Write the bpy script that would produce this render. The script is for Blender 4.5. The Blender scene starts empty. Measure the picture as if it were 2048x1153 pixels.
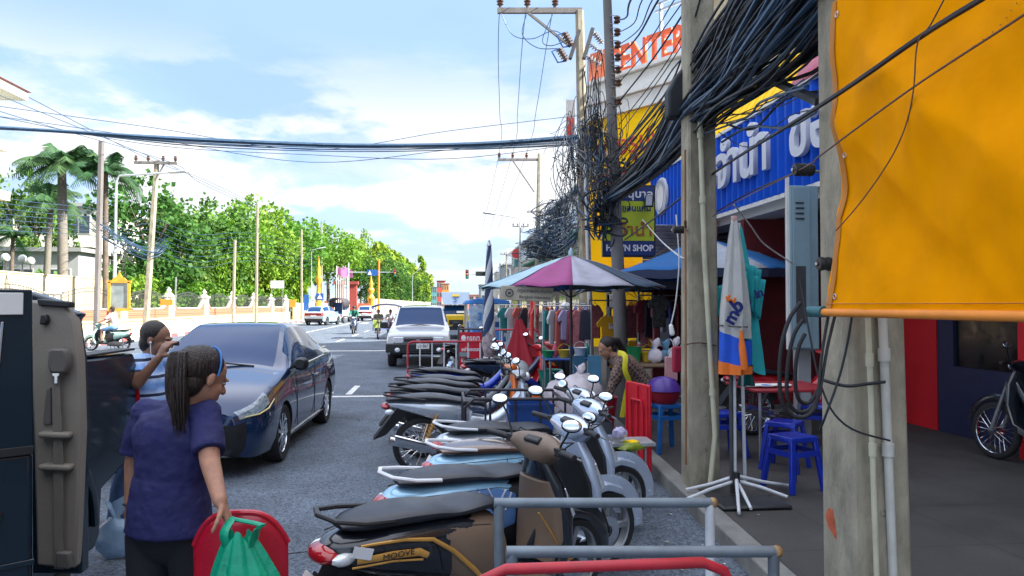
import bpy, bmesh, math, random
from mathutils import Vector as V, Matrix as M, Euler, noise
random.seed(7)
PI = math.pi
SC = bpy.context.scene
COL = SC.collection
R = math.radians
# ------------------------------------------------------------------ camera geometry
FPX = 1450.0; CAMZ = 1.7
YAW = -math.atan(139 / FPX); PITCH = math.atan(33.5 / FPX)
CROT = Euler((PI / 2 + PITCH, 0, YAW), 'XYZ').to_matrix()
def ray(px, py): return CROT @ V(((px - 1024) / FPX, (576.5 - py) / FPX, -1))
def at(px, py, Y):
    r = ray(px, py); return V((0, 0, CAMZ)) + r * (Y / r.y)
def gx(px, Y): return at(px, 600, Y).x
def gnd(px, py, z=0.0):
    r = ray(px, py); return V((0, 0, CAMZ)) + r * ((z - CAMZ) / r.z)
# ------------------------------------------------------------------ mesh building
def frame_of(d, up=V((0, 0, 1))):
    d = d.normalized()
    if abs(d.dot(up)) > 0.98: up = V((0, 1, 0))
    a = d.cross(up).normalized(); return a, a.cross(d).normalized()
def crom(vals, n):
    out = []; k = len(vals)
    for i in range(k - 1):
        p = [vals[max(i - 1, 0)], vals[i], vals[i + 1], vals[min(i + 2, k - 1)]]
        for j in range(n):
            t = j / n; r = []
            for a, b, c, d in zip(*p):
                r.append(0.5 * (2 * b + (c - a) * t + (2 * a - 5 * b + 4 * c - d) * t * t + (3 * b - a - 3 * c + d) * t ** 3))
            out.append(tuple(r))
    out.append(tuple(vals[-1])); return out
class MB:
    def __init__(s): s.v = []; s.f = []; s.m = []; s.mi = 0; s.T = None
    def add(s, vs, fs, mi=None):
        b = len(s.v)
        s.v += [tuple(s.T @ V(p)) if s.T else tuple(p) for p in vs]
        s.f += [tuple(b + i for i in f) for f in fs]; s.m += [s.mi if mi is None else mi] * len(fs); return s
    def box(s, c, size, rot=None, mi=None):
        x, y, z = [q / 2 for q in size]
        vs = [V((a * x, b * y, d * z)) for a in (-1, 1) for b in (-1, 1) for d in (-1, 1)]
        if rot is not None:
            rm = rot if isinstance(rot, M) else Euler(rot).to_matrix()
            vs = [rm @ p for p in vs]
        vs = [p + V(c) for p in vs]
        return s.add(vs, [(0, 1, 3, 2), (4, 6, 7, 5), (0, 4, 5, 1), (2, 3, 7, 6), (0, 2, 6, 4), (1, 5, 7, 3)], mi)
    def bb(s, x0, x1, y0, y1, z0, z1, mi=None):
        return s.box(((x0 + x1) / 2, (y0 + y1) / 2, (z0 + z1) / 2), (x1 - x0, y1 - y0, z1 - z0), None, mi)
    def bar(s, p0, p1, w, h=None, mi=None, up=V((0, 0, 1))):
        p0, p1 = V(p0), V(p1); h = h or w; a, b = frame_of(p1 - p0, up)
        vs = [p + a * (i * w / 2) + b * (j * h / 2) for p in (p0, p1) for i, j in ((-1, -1), (1, -1), (1, 1), (-1, 1))]
        return s.add(vs, [(0, 3, 2, 1), (4, 5, 6, 7)] + [(i, (i + 1) % 4, 4 + (i + 1) % 4, 4 + i) for i in range(4)], mi)
    def tube(s, pts, r, n=8, closed=False, cap=True, mi=None, flat=None, pw=None):
        pts = [V(p) for p in pts]; k = len(pts)
        rs = r if isinstance(r, (list, tuple)) else [r] * k
        vs = []; prev = None
        for i, p in enumerate(pts):
            if closed: d = pts[(i + 1) % k] - pts[i - 1]
            else: d = pts[min(i + 1, k - 1)] - pts[max(i - 1, 0)]
            if d.length < 1e-9: d = V((0, 0, 1))
            d.normalize()
            if flat is not None: a, b = frame_of(d, V(flat))
            elif prev is None: a, b = frame_of(d)
            else:
                a = prev - d * prev.dot(d)
                if a.length < 1e-6: a, b = frame_of(d)
                else: a.normalize(); b = a.cross(d)
            prev = a; q = rs[i]; ra, rb = q if isinstance(q, (tuple, list)) else (q, q)
            for j in range(n):
                t = 2 * PI * j / n; c, sn = math.cos(t), math.sin(t)
                if pw: c = math.copysign(abs(c) ** (2 / pw), c); sn = math.copysign(abs(sn) ** (2 / pw), sn)
                vs.append(p + a * (ra * c) + b * (rb * sn))
        fs = []
        for i in range(k if closed else k - 1):
            for j in range(n):
                a0 = i * n; a1 = ((i + 1) % k) * n; j2 = (j + 1) % n
                fs.append((a0 + j, a1 + j, a1 + j2, a0 + j2))
        if cap and not closed:
            fs.append(tuple(range(n))); fs.append(tuple(reversed(range((k - 1) * n, k * n))))
        return s.add(vs, fs, mi)
    def cyl(s, p0, p1, r0, r1=None, n=12, mi=None): return s.tube([p0, p1], [r0, r0 if r1 is None else r1], n, mi=mi)
    def cone_caps(s, p0, p1, r0, r1, n=12, side=None, mi=None, ext=1.0):
        """tapered capsule; r may be (a,b)"""
        p0, p1 = V(p0), V(p1); r0 = r0 if isinstance(r0, tuple) else (r0, r0); r1 = r1 if isinstance(r1, tuple) else (r1, r1)
        d = p1 - p0; L = d.length; d = d.normalized() if L > 1e-7 else V((0, 0, 1)); pts = []; rs = []
        for t in (-1, -.92, -.7, -.38, 0):
            c = math.sqrt(max(0, 1 - t * t)) or .03; pts.append(p0 + d * (t * min(r0) * ext)); rs.append((r0[0] * c, r0[1] * c))
        for t in (0.0001, .38, .7, .92, 1):
            c = math.sqrt(max(0, 1 - t * t)) or .03; pts.append(p1 + d * (t * min(r1) * ext)); rs.append((r1[0] * c, r1[1] * c))
        if L < 1e-7: pts.pop(5); rs.pop(5)
        a, b = frame_of(d, V(side)) if side is not None else frame_of(d)
        vs = [p + a * (q[0] * math.cos(2 * PI * j / n)) + b * (q[1] * math.sin(2 * PI * j / n)) for p, q in zip(pts, rs) for j in range(n)]
        k = len(pts); fs = [(i * n + j, (i + 1) * n + j, (i + 1) * n + (j + 1) % n, i * n + (j + 1) % n) for i in range(k - 1) for j in range(n)]
        fs += [tuple(range(n)), tuple(reversed(range((k - 1) * n, k * n)))]
        return s.add(vs, fs, mi)
    def ell(s, c, r, rot=None, n=12, mi=None):
        c = V(c); r = r if isinstance(r, (tuple, list)) else (r, r, r)
        rm = rot if isinstance(rot, M) else (Euler(rot).to_matrix() if rot else M.Identity(3)); h = max(4, n // 2)
        vs = [c + rm @ V((0, 0, -r[2]))]
        for i in range(1, h):
            f = -PI / 2 + PI * i / h
            vs += [c + rm @ V((r[0] * math.cos(f) * math.cos(2 * PI * j / n), r[1] * math.cos(f) * math.sin(2 * PI * j / n), r[2] * math.sin(f))) for j in range(n)]
        vs.append(c + rm @ V((0, 0, r[2]))); t = len(vs) - 1
        fs = [(0, 1 + (j + 1) % n, 1 + j) for j in range(n)]
        for i in range(h - 2):
            for j in range(n):
                a = 1 + i * n; fs.append((a + j, a + (j + 1) % n, a + n + (j + 1) % n, a + n + j))
        a = 1 + (h - 2) * n; fs += [(a + j, a + (j + 1) % n, t) for j in range(n)]
        return s.add(vs, fs, mi)
    def prism(s, poly, o, ux, uy, ext, mi=None):
        """polygon (2D) placed at o with axes ux, uy, extruded by vector ext"""
        o, ux, uy, ext = V(o), V(ux), V(uy), V(ext); n = len(poly)
        a = [o + ux * p[0] + uy * p[1] for p in poly]
        return s.add(a + [p + ext for p in a], [tuple(range(n)), tuple(reversed(range(n, 2 * n)))] + [(i, i + n, (i + 1) % n + n, (i + 1) % n) for i in range(n)], mi)
    def lathe(s, prof, o, axis=V((0, 0, 1)), n=20, mi=None, a0=0, a1=2 * PI):
        o, axis = V(o), V(axis).normalized(); a, b = frame_of(axis); k = len(prof); full = abs(a1 - a0 - 2 * PI) < 1e-6
        m = n if full else n + 1
        vs = [o + axis * h + (a * math.cos(a0 + (a1 - a0) * j / n) + b * math.sin(a0 + (a1 - a0) * j / n)) * r for r, h in prof for j in range(m)]
        fs = []
        for i in range(k - 1):
            for j in range(n):
                j2 = (j + 1) % m; fs.append((i * m + j, i * m + j2, (i + 1) * m + j2, (i + 1) * m + j))
        return s.add(vs, fs, mi)
    def prof(s, secs, n=16, sub=4, pw=2.6, mi=None, cy=0.0):
        """body along x: secs (x, zlow, zhigh, halfwidth[, ycentre])"""
        q = crom([tuple(c) + ((cy,) if len(c) == 4 else ()) for c in secs], sub); pts = []; vs = []
        for x, zl, zh, w, yc in q:
            for j in range(n):
                t = 2 * PI * j / n; c, sn = math.cos(t), math.sin(t)
                c = math.copysign(abs(c) ** (2 / pw), c); sn = math.copysign(abs(sn) ** (2 / pw), sn)
                vs.append((x, yc + max(w, .003) * c, (zl + zh) / 2 + max((zh - zl) / 2, .002) * sn))
        k = len(q); fs = [(i * n + j, i * n + (j + 1) % n, (i + 1) * n + (j + 1) % n, (i + 1) * n + j) for i in range(k - 1) for j in range(n)]
        fs += [tuple(reversed(range(n))), tuple(range((k - 1) * n, k * n))]
        return s.add(vs, fs, mi)
    def grid(s, fn, nu, nv, mi=None, thick=0):
        vs = [V(fn(i / nu, j / nv)) for i in range(nu + 1) for j in range(nv + 1)]
        fs = [(i * (nv + 1) + j, (i + 1) * (nv + 1) + j, (i + 1) * (nv + 1) + j + 1, i * (nv + 1) + j + 1) for i in range(nu) for j in range(nv)]
        return s.add(vs, fs, mi)
    def mesh(s, name='mesh', mats=(), smooth=True, angle=40):
        me = bpy.data.meshes.new(name); me.from_pydata(s.v, [], s.f); me.validate()
        for m in mats: me.materials.append(m)
        if len(mats) > 1 and len(me.polygons) == len(s.m): me.polygons.foreach_set('material_index', s.m)
        if smooth:
            me.polygons.foreach_set('use_smooth', [True] * len(me.polygons)); me.set_sharp_from_angle(angle=R(angle))
        me.update(); return me
    def build(s, name, mats, parent=None, smooth=True, angle=40, world=False, bevel=0, solid=0, origin=None):
        if not isinstance(mats, (list, tuple)): mats = [mats]
        if world and parent is not None:
            o = V(parent.location); s.v = [tuple(V(p) - o) for p in s.v]
        if origin is not None:
            o = V(origin); s.v = [tuple(V(p) - o) for p in s.v]
        me = s.mesh(name, mats, smooth, angle); ob = bpy.data.objects.new(name, me); COL.objects.link(ob); ob.parent = parent
        if origin is not None: ob.location = origin
        if solid:
            q = ob.modifiers.new('s', 'SOLIDIFY'); q.thickness = solid; q.offset = 0
        if bevel:
            q = ob.modifiers.new('b', 'BEVEL'); q.width = bevel; q.segments = 2; q.limit_method = 'ANGLE'; q.angle_limit = R(40); q.harden_normals = False
        return ob
def apply_mods(ob):
    dg = bpy.context.evaluated_depsgraph_get(); me = bpy.data.meshes.new_from_object(ob.evaluated_get(dg), depsgraph=dg)
    ob.modifiers.clear(); old = ob.data; ob.data = me; bpy.data.meshes.remove(old); return ob
def organic(mb, name, mat, parent=None, voxel=.01, sm=4, fac=.5, world=False, origin=None, decimate=0):
    ob = mb.build(name, mat, parent, world=world, origin=origin)
    q = ob.modifiers.new('r', 'REMESH'); q.mode = 'VOXEL'; q.voxel_size = voxel; q.use_smooth_shade = True
    if sm: q = ob.modifiers.new('s', 'SMOOTH'); q.iterations = sm; q.factor = fac
    if decimate: q = ob.modifiers.new('d', 'DECIMATE'); q.ratio = decimate
    apply_mods(ob)
    ob.data.polygons.foreach_set('use_smooth', [True] * len(ob.data.polygons)); return ob
def tag(o, label=None, cat=None, group=None, kind=None):
    if label: o['label'] = label
    if cat: o['category'] = cat
    if group: o['group'] = group
    if kind: o['kind'] = kind
    return o
def thing(name, label, cat, loc=(0, 0, 0), rz=0, group=None):
    o = bpy.data.objects.new(name, None); COL.objects.link(o); o.empty_display_size = .1
    o.location = loc; o.rotation_euler = (0, 0, rz); return tag(o, label, cat, group)
def kids(o): return [c for c in bpy.data.objects if c.parent == o]
def copy_tree(o, loc=None, rz=None, label=None, parent=None, scale=None):
    c = o.copy(); COL.objects.link(c); c.parent = parent
    if loc is not None: c.location = loc
    if rz is not None: c.rotation_euler = (c.rotation_euler[0], c.rotation_euler[1], rz)
    if scale is not None: c.scale = (scale, scale, scale) if not isinstance(scale, tuple) else scale
    if label: c['label'] = label
    for k in kids(o): copy_tree(k, parent=c)
    return c
def text(body, size, mat, parent=None, loc=(0, 0, 0), rot=(PI / 2, 0, 0), ext=.004, name='lettering', align='CENTER', sx=1.0, bold=0.0, world=False, mtx=None):
    cu = bpy.data.curves.new(name, 'FONT'); cu.body = body; cu.size = size; cu.extrude = ext; cu.align_x = align; cu.align_y = 'CENTER'; cu.offset = bold; cu.resolution_u = 3
    t = bpy.data.objects.new(name + '_t', cu); COL.objects.link(t)
    dg = bpy.context.evaluated_depsgraph_get(); dg.update(); me = bpy.data.meshes.new_from_object(t.evaluated_get(dg), depsgraph=dg)
    bpy.data.objects.remove(t); bpy.data.curves.remove(cu)
    me.materials.clear(); me.materials.append(mat)
    o = bpy.data.objects.new(name, me); COL.objects.link(o); o.parent = parent
    if mtx is not None: me.transform(mtx @ M.Diagonal((sx, 1, 1, 1)))
    else:
        me.transform(M.Translation(V(loc)) @ Euler(rot).to_matrix().to_4x4() @ M.Diagonal((sx, 1, 1, 1)))
    if world and parent is not None: me.transform(M.Translation(-V(parent.location)))
    return o
# ------------------------------------------------------------------ materials
MC = {}
def mat(name, col=(.5, .5, .5), rough=.5, metal=0, var=.12, scale=6, bump=0, bscale=None, coat=0, trans=0, ior=1.45, alpha=1, emit=None, dirt=0, dirtcol=(.05, .045, .04), spec=.5, sub=0, detail=4, rvar=.08, stretch=None, thin=False):
    if name in MC: return MC[name]
    m = bpy.data.materials.new(name); m.use_nodes = True; nt = m.node_tree; b = nt.nodes['Principled BSDF']; L = nt.links.new
    b.inputs['Base Color'].default_value = (*col, 1); b.inputs['Roughness'].default_value = rough; b.inputs['Metallic'].default_value = metal
    b.inputs['Specular IOR Level'].default_value = spec; b.inputs['IOR'].default_value = ior
    if coat: b.inputs['Coat Weight'].default_value = coat; b.inputs['Coat Roughness'].default_value = .04
    if trans: b.inputs['Transmission Weight'].default_value = trans
    if alpha < 1: b.inputs['Alpha'].default_value = alpha
    if emit: b.inputs['Emission Color'].default_value = (*emit[0], 1); b.inputs['Emission Strength'].default_value = emit[1]
    tc = nt.nodes.new('ShaderNodeTexCoord'); src = tc.outputs['Object']
    if stretch:
        mp = nt.nodes.new('ShaderNodeMapping'); mp.inputs['Scale'].default_value = stretch; L(src, mp.inputs[0]); src = mp.outputs[0]
    n = nt.nodes.new('ShaderNodeTexNoise'); n.inputs['Scale'].default_value = scale; n.inputs['Detail'].default_value = detail; n.inputs['Roughness'].default_value = .6; L(src, n.inputs[0])
    if var or dirt:
        r = nt.nodes.new('ShaderNodeMapRange'); r.inputs[1].default_value = .3; r.inputs[2].default_value = .7; r.inputs[3].default_value = 1 - var; r.inputs[4].default_value = 1 + var; L(n.outputs[0], r.inputs[0])
        mx = nt.nodes.new('ShaderNodeMix'); mx.data_type = 'RGBA'; mx.blend_type = 'MULTIPLY'; mx.inputs[0].default_value = 1; mx.inputs[6].default_value = (*col, 1); L(r.outputs[0], mx.inputs[7]); out = mx.outputs[2]
        if dirt:
            n2 = nt.nodes.new('ShaderNodeTexNoise'); n2.inputs['Scale'].default_value = scale * .37; n2.inputs['Detail'].default_value = 7; n2.inputs['Roughness'].default_value = .7; L(src, n2.inputs[0])
            r2 = nt.nodes.new('ShaderNodeMapRange'); r2.inputs[1].default_value = .5; r2.inputs[2].default_value = .72; r2.inputs[3].default_value = 0; r2.inputs[4].default_value = dirt; L(n2.outputs[0], r2.inputs[0])
            m2 = nt.nodes.new('ShaderNodeMix'); m2.data_type = 'RGBA'; L(r2.outputs[0], m2.inputs[0]); L(out, m2.inputs[6]); m2.inputs[7].default_value = (*dirtcol, 1); out = m2.outputs[2]
        L(out, b.inputs['Base Color'])
    if rvar:
        r3 = nt.nodes.new('ShaderNodeMapRange'); r3.inputs[1].default_value = .3; r3.inputs[2].default_value = .7; r3.inputs[3].default_value = max(0, rough - rvar); r3.inputs[4].default_value = min(1, rough + rvar); L(n.outputs[0], r3.inputs[0]); L(r3.outputs[0], b.inputs['Roughness'])
    if bump:
        n4 = nt.nodes.new('ShaderNodeTexNoise'); n4.inputs['Scale'].default_value = bscale or scale * 4; n4.inputs['Detail'].default_value = 5; L(src, n4.inputs[0])
        bp = nt.nodes.new('ShaderNodeBump'); bp.inputs['Strength'].default_value = bump; bp.inputs['Distance'].default_value = .02; L(n4.outputs[0], bp.inputs['Height']); L(bp.outputs[0], b.inputs['Normal'])
    if sub or thin:
        tr = nt.nodes.new('ShaderNodeBsdfTranslucent'); ms = nt.nodes.new('ShaderNodeMixShader'); ms.inputs[0].default_value = sub
        if var or dirt: L(out, tr.inputs[0])
        else: tr.inputs[0].default_value = (*col, 1)
        L(b.outputs[0], ms.inputs[1]); L(tr.outputs[0], ms.inputs[2]); L(ms.outputs[0], nt.nodes['Material Output'].inputs[0])
    MC[name] = m; return m
BLK = mat('black_plastic', (.018, .019, .021), .45, var=.2)
RUB = mat('rubber', (.022, .022, .023), .85, var=.25, scale=30, bump=.15)
CHR = mat('chrome', (.75, .76, .78), .14, 1, var=.08, rvar=.06)
STL = mat('galvanised_steel', (.42, .44, .46), .45, .8, var=.15, dirt=.3)
SEAT = mat('black_vinyl', (.014, .017, .025), .36, var=.15, bump=.1, bscale=160)
GLS = mat('dark_glass', (.006, .04, .13), .04, var=0, rvar=0, spec=.32)
MIR = mat('mirror_glass', (.9, .92, .94), .03, 1, var=0, rvar=0)
WHT = mat('white_paint', (.72, .72, .7), .4, var=.05, dirt=.15)
REDL = mat('red_lens', (.42, .01, .02), .12, var=.1, coat=1)
ORGL = mat('orange_lens', (.7, .2, .02), .15, var=.1, coat=1)
CLR = mat('clear_lens', (.72, .76, .8), .08, .2, var=.15, scale=40, coat=1)
REDP = mat('red_pipe_paint', (.42, .02, .035), .38, var=.15, dirt=.35, scale=12, dirtcol=(.13, .05, .035))
SKIN = mat('tan_skin', (.36, .18, .115), .55, var=.2, scale=22, bump=.2, bscale=220)
SKIN2 = mat('brown_skin', (.24, .12, .075), .5, var=.1, scale=14, bump=.06, bscale=120)
HAIR = mat('black_hair', (.02, .014, .012), .45, var=.5, scale=60, stretch=(1, 1, .1), bump=.5, bscale=160)
# ================================================================== camera, light, sky
cam = bpy.data.cameras.new('camera'); cam.sensor_width = 36; cam.lens = FPX / 2048 * 36; cam.clip_end = 6000; cam.clip_start = .05
co = bpy.data.objects.new('camera', cam); COL.objects.link(co); co.location = (0, 0, CAMZ); co.rotation_euler = CROT.to_euler(); SC.camera = co
SC.view_settings.view_transform = 'Standard'; SC.view_settings.look = 'None'; SC.view_settings.exposure = 2.68; SC.view_settings.gamma = 1
SC.cycles.max_bounces = 6; SC.cycles.transparent_max_bounces = 12
SUNAZ, SUNEL = 106, 37          # compass azimuth (clockwise from +Y), elevation
sd = V((math.sin(R(SUNAZ)) * math.cos(R(SUNEL)), math.cos(R(SUNAZ)) * math.cos(R(SUNEL)), math.sin(R(SUNEL))))
su = bpy.data.lights.new('sun', 'SUN'); su.energy = 2.7; su.angle = R(.5); su.color = (1, .95, .86)
so = bpy.data.objects.new('sun', su); COL.objects.link(so); so.rotation_euler = sd.to_track_quat('Z', 'Y').to_euler(); so.location = (20, -10, 40)
w = bpy.data.worlds.new('World'); SC.world = w; w.use_nodes = True; nt = w.node_tree; L = nt.links.new
bg = nt.nodes['Background']; bg.inputs[1].default_value = .09
sk = nt.nodes.new('ShaderNodeTexSky'); sk.sky_type = 'NISHITA'; sk.sun_disc = False; sk.sun_elevation = R(SUNEL); sk.sun_rotation = R(SUNAZ); sk.air_density = 1.3; sk.dust_density = .6; sk.ozone_density = 2.5
tc = nt.nodes.new('ShaderNodeTexCoord')
sep = nt.nodes.new('ShaderNodeSeparateXYZ'); L(tc.outputs['Generated'], sep.inputs[0])
mz = nt.nodes.new('ShaderNodeMath'); mz.operation = 'MAXIMUM'; mz.inputs[1].default_value = 0; L(sep.outputs[2], mz.inputs[0])
ad = nt.nodes.new('ShaderNodeMath'); ad.operation = 'ADD'; ad.inputs[1].default_value = .22; L(mz.outputs[0], ad.inputs[0])
dv = nt.nodes.new('ShaderNodeVectorMath'); dv.operation = 'DIVIDE'; L(tc.outputs['Generated'], dv.inputs[0])
cb = nt.nodes.new('ShaderNodeCombineXYZ'); L(ad.outputs[0], cb.inputs[0]); L(ad.outputs[0], cb.inputs[1]); cb.inputs[2].default_value = .35; L(cb.outputs[0], dv.inputs[1])
def cloud(scale, lo, hi, det, loc, rough=.55, dist=.3):
    mp = nt.nodes.new('ShaderNodeMapping'); mp.inputs['Location'].default_value = loc; L(dv.outputs[0], mp.inputs[0])
    n = nt.nodes.new('ShaderNodeTexNoise'); n.inputs['Scale'].default_value = scale; n.inputs['Detail'].default_value = det; n.inputs['Roughness'].default_value = rough; n.inputs['Distortion'].default_value = dist; L(mp.outputs[0], n.inputs[0])
    r = nt.nodes.new('ShaderNodeMapRange'); r.interpolation_type = 'SMOOTHSTEP'; r.inputs[1].default_value = lo; r.inputs[2].default_value = hi; L(n.outputs[0], r.inputs[0]); return r.outputs[0]
veil = cloud(.9, .25, .7, 5, (3.1, 1.7, 0)); puff = cloud(1.5, .44, .54, 9, (7.3, 2.2, .4), .58, .15)
# puffs concentrated in the low part of the sky
lowr = nt.nodes.new('ShaderNodeMapRange'); lowr.interpolation_type = 'SMOOTHSTEP'; lowr.inputs[1].default_value = .36; lowr.inputs[2].default_value = .18; L(mz.outputs[0], lowr.inputs[0])
pm = nt.nodes.new('ShaderNodeMath'); pm.operation = 'MULTIPLY'; L(puff, pm.inputs[0]); L(lowr.outputs[0], pm.inputs[1])
vm = nt.nodes.new('ShaderNodeMath'); vm.operation = 'MULTIPLY_ADD'; L(veil, vm.inputs[0]); vm.inputs[1].default_value = .12; vm.inputs[2].default_value = .86
m1 = nt.nodes.new('ShaderNodeMix'); m1.data_type = 'RGBA'; L(vm.outputs[0], m1.inputs[0]); L(sk.outputs[0], m1.inputs[6]); m1.inputs[7].default_value = (.86, 1.28, 2.1, 1)
m2 = nt.nodes.new('ShaderNodeMix'); m2.data_type = 'RGBA'; L(pm.outputs[0], m2.inputs[0]); L(m1.outputs[2], m2.inputs[6]); m2.inputs[7].default_value = (2.15, 2.15, 2.15, 1)
wisp = cloud(1.1, .45, .78, 8, (1.3, 5.2, .8), .62, .8)
wm = nt.nodes.new('ShaderNodeMath'); wm.operation = 'MULTIPLY'; wm.inputs[1].default_value = .75; L(wisp, wm.inputs[0])
m3 = nt.nodes.new('ShaderNodeMix'); m3.data_type = 'RGBA'; L(wm.outputs[0], m3.inputs[0]); L(m2.outputs[2], m3.inputs[6]); m3.inputs[7].default_value = (1.75, 1.9, 2.15, 1)
hz = nt.nodes.new('ShaderNodeMapRange'); hz.interpolation_type = 'SMOOTHSTEP'; hz.inputs[1].default_value = .20; hz.inputs[2].default_value = .0; hz.inputs[4].default_value = .75; L(mz.outputs[0], hz.inputs[0])
m4 = nt.nodes.new('ShaderNodeMix'); m4.data_type = 'RGBA'; L(hz.outputs[0], m4.inputs[0]); L(m3.outputs[2], m4.inputs[6]); m4.inputs[7].default_value = (1.5, 1.8, 2.1, 1)
ov = nt.nodes.new('ShaderNodeMapRange'); ov.interpolation_type = 'SMOOTHSTEP'; ov.inputs[1].default_value = .40; ov.inputs[2].default_value = .75; L(mz.outputs[0], ov.inputs[0])  # overhead sky, above the view, brightened to add fill light to the shade
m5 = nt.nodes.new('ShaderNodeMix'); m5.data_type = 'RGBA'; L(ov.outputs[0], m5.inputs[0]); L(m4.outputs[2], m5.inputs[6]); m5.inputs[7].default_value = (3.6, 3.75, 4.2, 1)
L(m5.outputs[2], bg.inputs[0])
# ================================================================== ground, road, pavements
ASP = mat('asphalt', (.088, .108, .138), .85, var=.28, scale=1.3, bump=.0, detail=9, dirt=.35, dirtcol=(.045, .05, .06), spec=.3)
nt = ASP.node_tree; L = nt.links.new; b = nt.nodes['Principled BSDF']
tcn = nt.nodes.new('ShaderNodeTexCoord'); vo = nt.nodes.new('ShaderNodeTexVoronoi'); vo.inputs['Scale'].default_value = 70; L(tcn.outputs['Object'], vo.inputs[0])
cr = nt.nodes.new('ShaderNodeMapRange'); cr.inputs[1].default_value = 0; cr.inputs[2].default_value = 1; cr.inputs[3].default_value = .55; cr.inputs[4].default_value = 1.75
sp = nt.nodes.new('ShaderNodeSeparateColor'); L(vo.outputs['Color'], sp.inputs[0]); L(sp.outputs[0], cr.inputs[0])
mxx = nt.nodes.new('ShaderNodeMix'); mxx.data_type = 'RGBA'; mxx.blend_type = 'MULTIPLY'; mxx.inputs[0].default_value = 1
src = b.inputs['Base Color'].links[0].from_socket; L(src, mxx.inputs[6]); L(cr.outputs[0], mxx.inputs[7]); L(mxx.outputs[2], b.inputs['Base Color'])
bp = nt.nodes.new('ShaderNodeBump'); bp.inputs['Strength'].default_value = .5; bp.inputs['Distance'].default_value = .008; L(vo.outputs['Distance'], bp.inputs['Height']); L(bp.outputs[0], b.inputs['Normal'])
SOIL = mat('soil', (.12, .11, .07), .95, var=.3, scale=.3)
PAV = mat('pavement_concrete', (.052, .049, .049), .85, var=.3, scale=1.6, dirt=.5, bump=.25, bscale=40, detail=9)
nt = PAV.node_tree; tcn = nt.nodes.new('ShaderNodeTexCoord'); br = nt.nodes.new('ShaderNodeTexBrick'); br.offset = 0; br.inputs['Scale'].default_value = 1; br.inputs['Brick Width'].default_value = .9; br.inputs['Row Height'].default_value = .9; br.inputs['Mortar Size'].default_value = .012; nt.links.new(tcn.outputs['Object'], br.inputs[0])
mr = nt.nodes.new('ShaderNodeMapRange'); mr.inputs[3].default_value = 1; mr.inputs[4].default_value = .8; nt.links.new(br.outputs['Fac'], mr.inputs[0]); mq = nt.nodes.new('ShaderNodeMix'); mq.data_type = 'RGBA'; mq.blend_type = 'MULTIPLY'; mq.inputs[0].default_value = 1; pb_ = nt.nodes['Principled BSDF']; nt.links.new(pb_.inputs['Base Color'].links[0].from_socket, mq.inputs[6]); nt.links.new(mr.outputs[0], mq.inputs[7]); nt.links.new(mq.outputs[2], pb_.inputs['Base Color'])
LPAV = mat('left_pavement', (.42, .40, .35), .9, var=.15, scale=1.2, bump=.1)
KRB = mat('kerb_concrete', (.2, .2, .19), .85, var=.2, scale=4, dirt=.5, bump=.2)
KR = mat('kerb_red', (.5, .1, .1), .7, var=.2, dirt=.3); KW = mat('kerb_white', (.7, .68, .62), .7, var=.1, dirt=.3)
MRK = mat('road_paint', (.62, .62, .6), .7, var=.15, scale=20, dirt=.7, dirtcol=(.1, .1, .1))
def st(mb, name, m, **k): return tag(mb.build(name, m, **k), kind='structure')
st(MB().bb(-900, 900, -60, 2400, -.5, -.02), 'ground', SOIL)
def XL(y): return -14.3 if y < 60 else -14.3 + (y - 60) * .045
mb = MB(); ys = [-40, 0, 30, 60, 90, 130, 180, 250, 400, 700]
for a, b2 in zip(ys, ys[1:]): mb.add([(XL(a), a, 0), (1.66 + max(0, a) * .06, a, 0), (1.66 + max(0, b2) * .06, b2, 0), (XL(b2), b2, 0)], [(0, 1, 2, 3)])
st(mb, 'road', ASP)
def XR(y): return 1.66 + max(0, y) * .06
mb = MB(); 
for a, b2 in zip(ys, ys[1:]):
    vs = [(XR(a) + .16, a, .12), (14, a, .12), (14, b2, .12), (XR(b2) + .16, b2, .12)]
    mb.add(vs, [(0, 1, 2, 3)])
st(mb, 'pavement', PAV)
mb = MB()
for a, b2 in zip(ys, ys[1:]):
    p = [(XR(a), a), (XR(a) + .16, a), (XR(b2) + .16, b2), (XR(b2), b2)]
    mb.add([(x, y, -.01) for x, y in p] + [(x, y, .125) for x, y in p], [(4, 5, 6, 7), (0, 1, 5, 4), (1, 2, 6, 5), (3, 7, 6, 2), (0, 4, 7, 3)])
st(mb, 'kerb', KRB, bevel=.015)
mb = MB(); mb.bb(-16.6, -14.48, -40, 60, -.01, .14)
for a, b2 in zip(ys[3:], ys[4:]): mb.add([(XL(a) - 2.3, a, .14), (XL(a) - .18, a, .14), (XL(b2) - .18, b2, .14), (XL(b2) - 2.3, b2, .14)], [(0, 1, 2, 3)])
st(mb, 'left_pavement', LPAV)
mb = MB(); y = 10
while y < 200:
    a, b2 = y, y + 1.0; k = int(y) % 2
    p = [(XL(a) - .18, a), (XL(a), a), (XL(b2), b2), (XL(b2) - .18, b2)]
    mb.add([(x, yy, -.01) for x, yy in p] + [(x, yy, .16) for x, yy in p], [(4, 5, 6, 7), (0, 1, 5, 4), (1, 2, 6, 5), (3, 7, 6, 2), (0, 4, 7, 3)], k); y += 1
st(mb, 'left_kerb', [KR, KW])
mb = MB()
def strip(x0, x1, y0, y1): mb.add([(x0, y0, .004), (x1, y0, .004), (x1, y1, .004), (x0, y1, .004)], [(0, 1, 2, 3)])
p = gnd(706, 781); strip(p.x - .06, p.x + .06, p.y - .7, p.y + .8)
for y in range(22, 150, 6): strip(-4.9, -4.78, y, y + 2.6)
strip(-5.6, -1.6, 27.0, 27.35); strip(-8.4, -8.28, 20, 110)
for y in (13.6, ): strip(-2.9, 1.2, y, y + .18)
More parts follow.
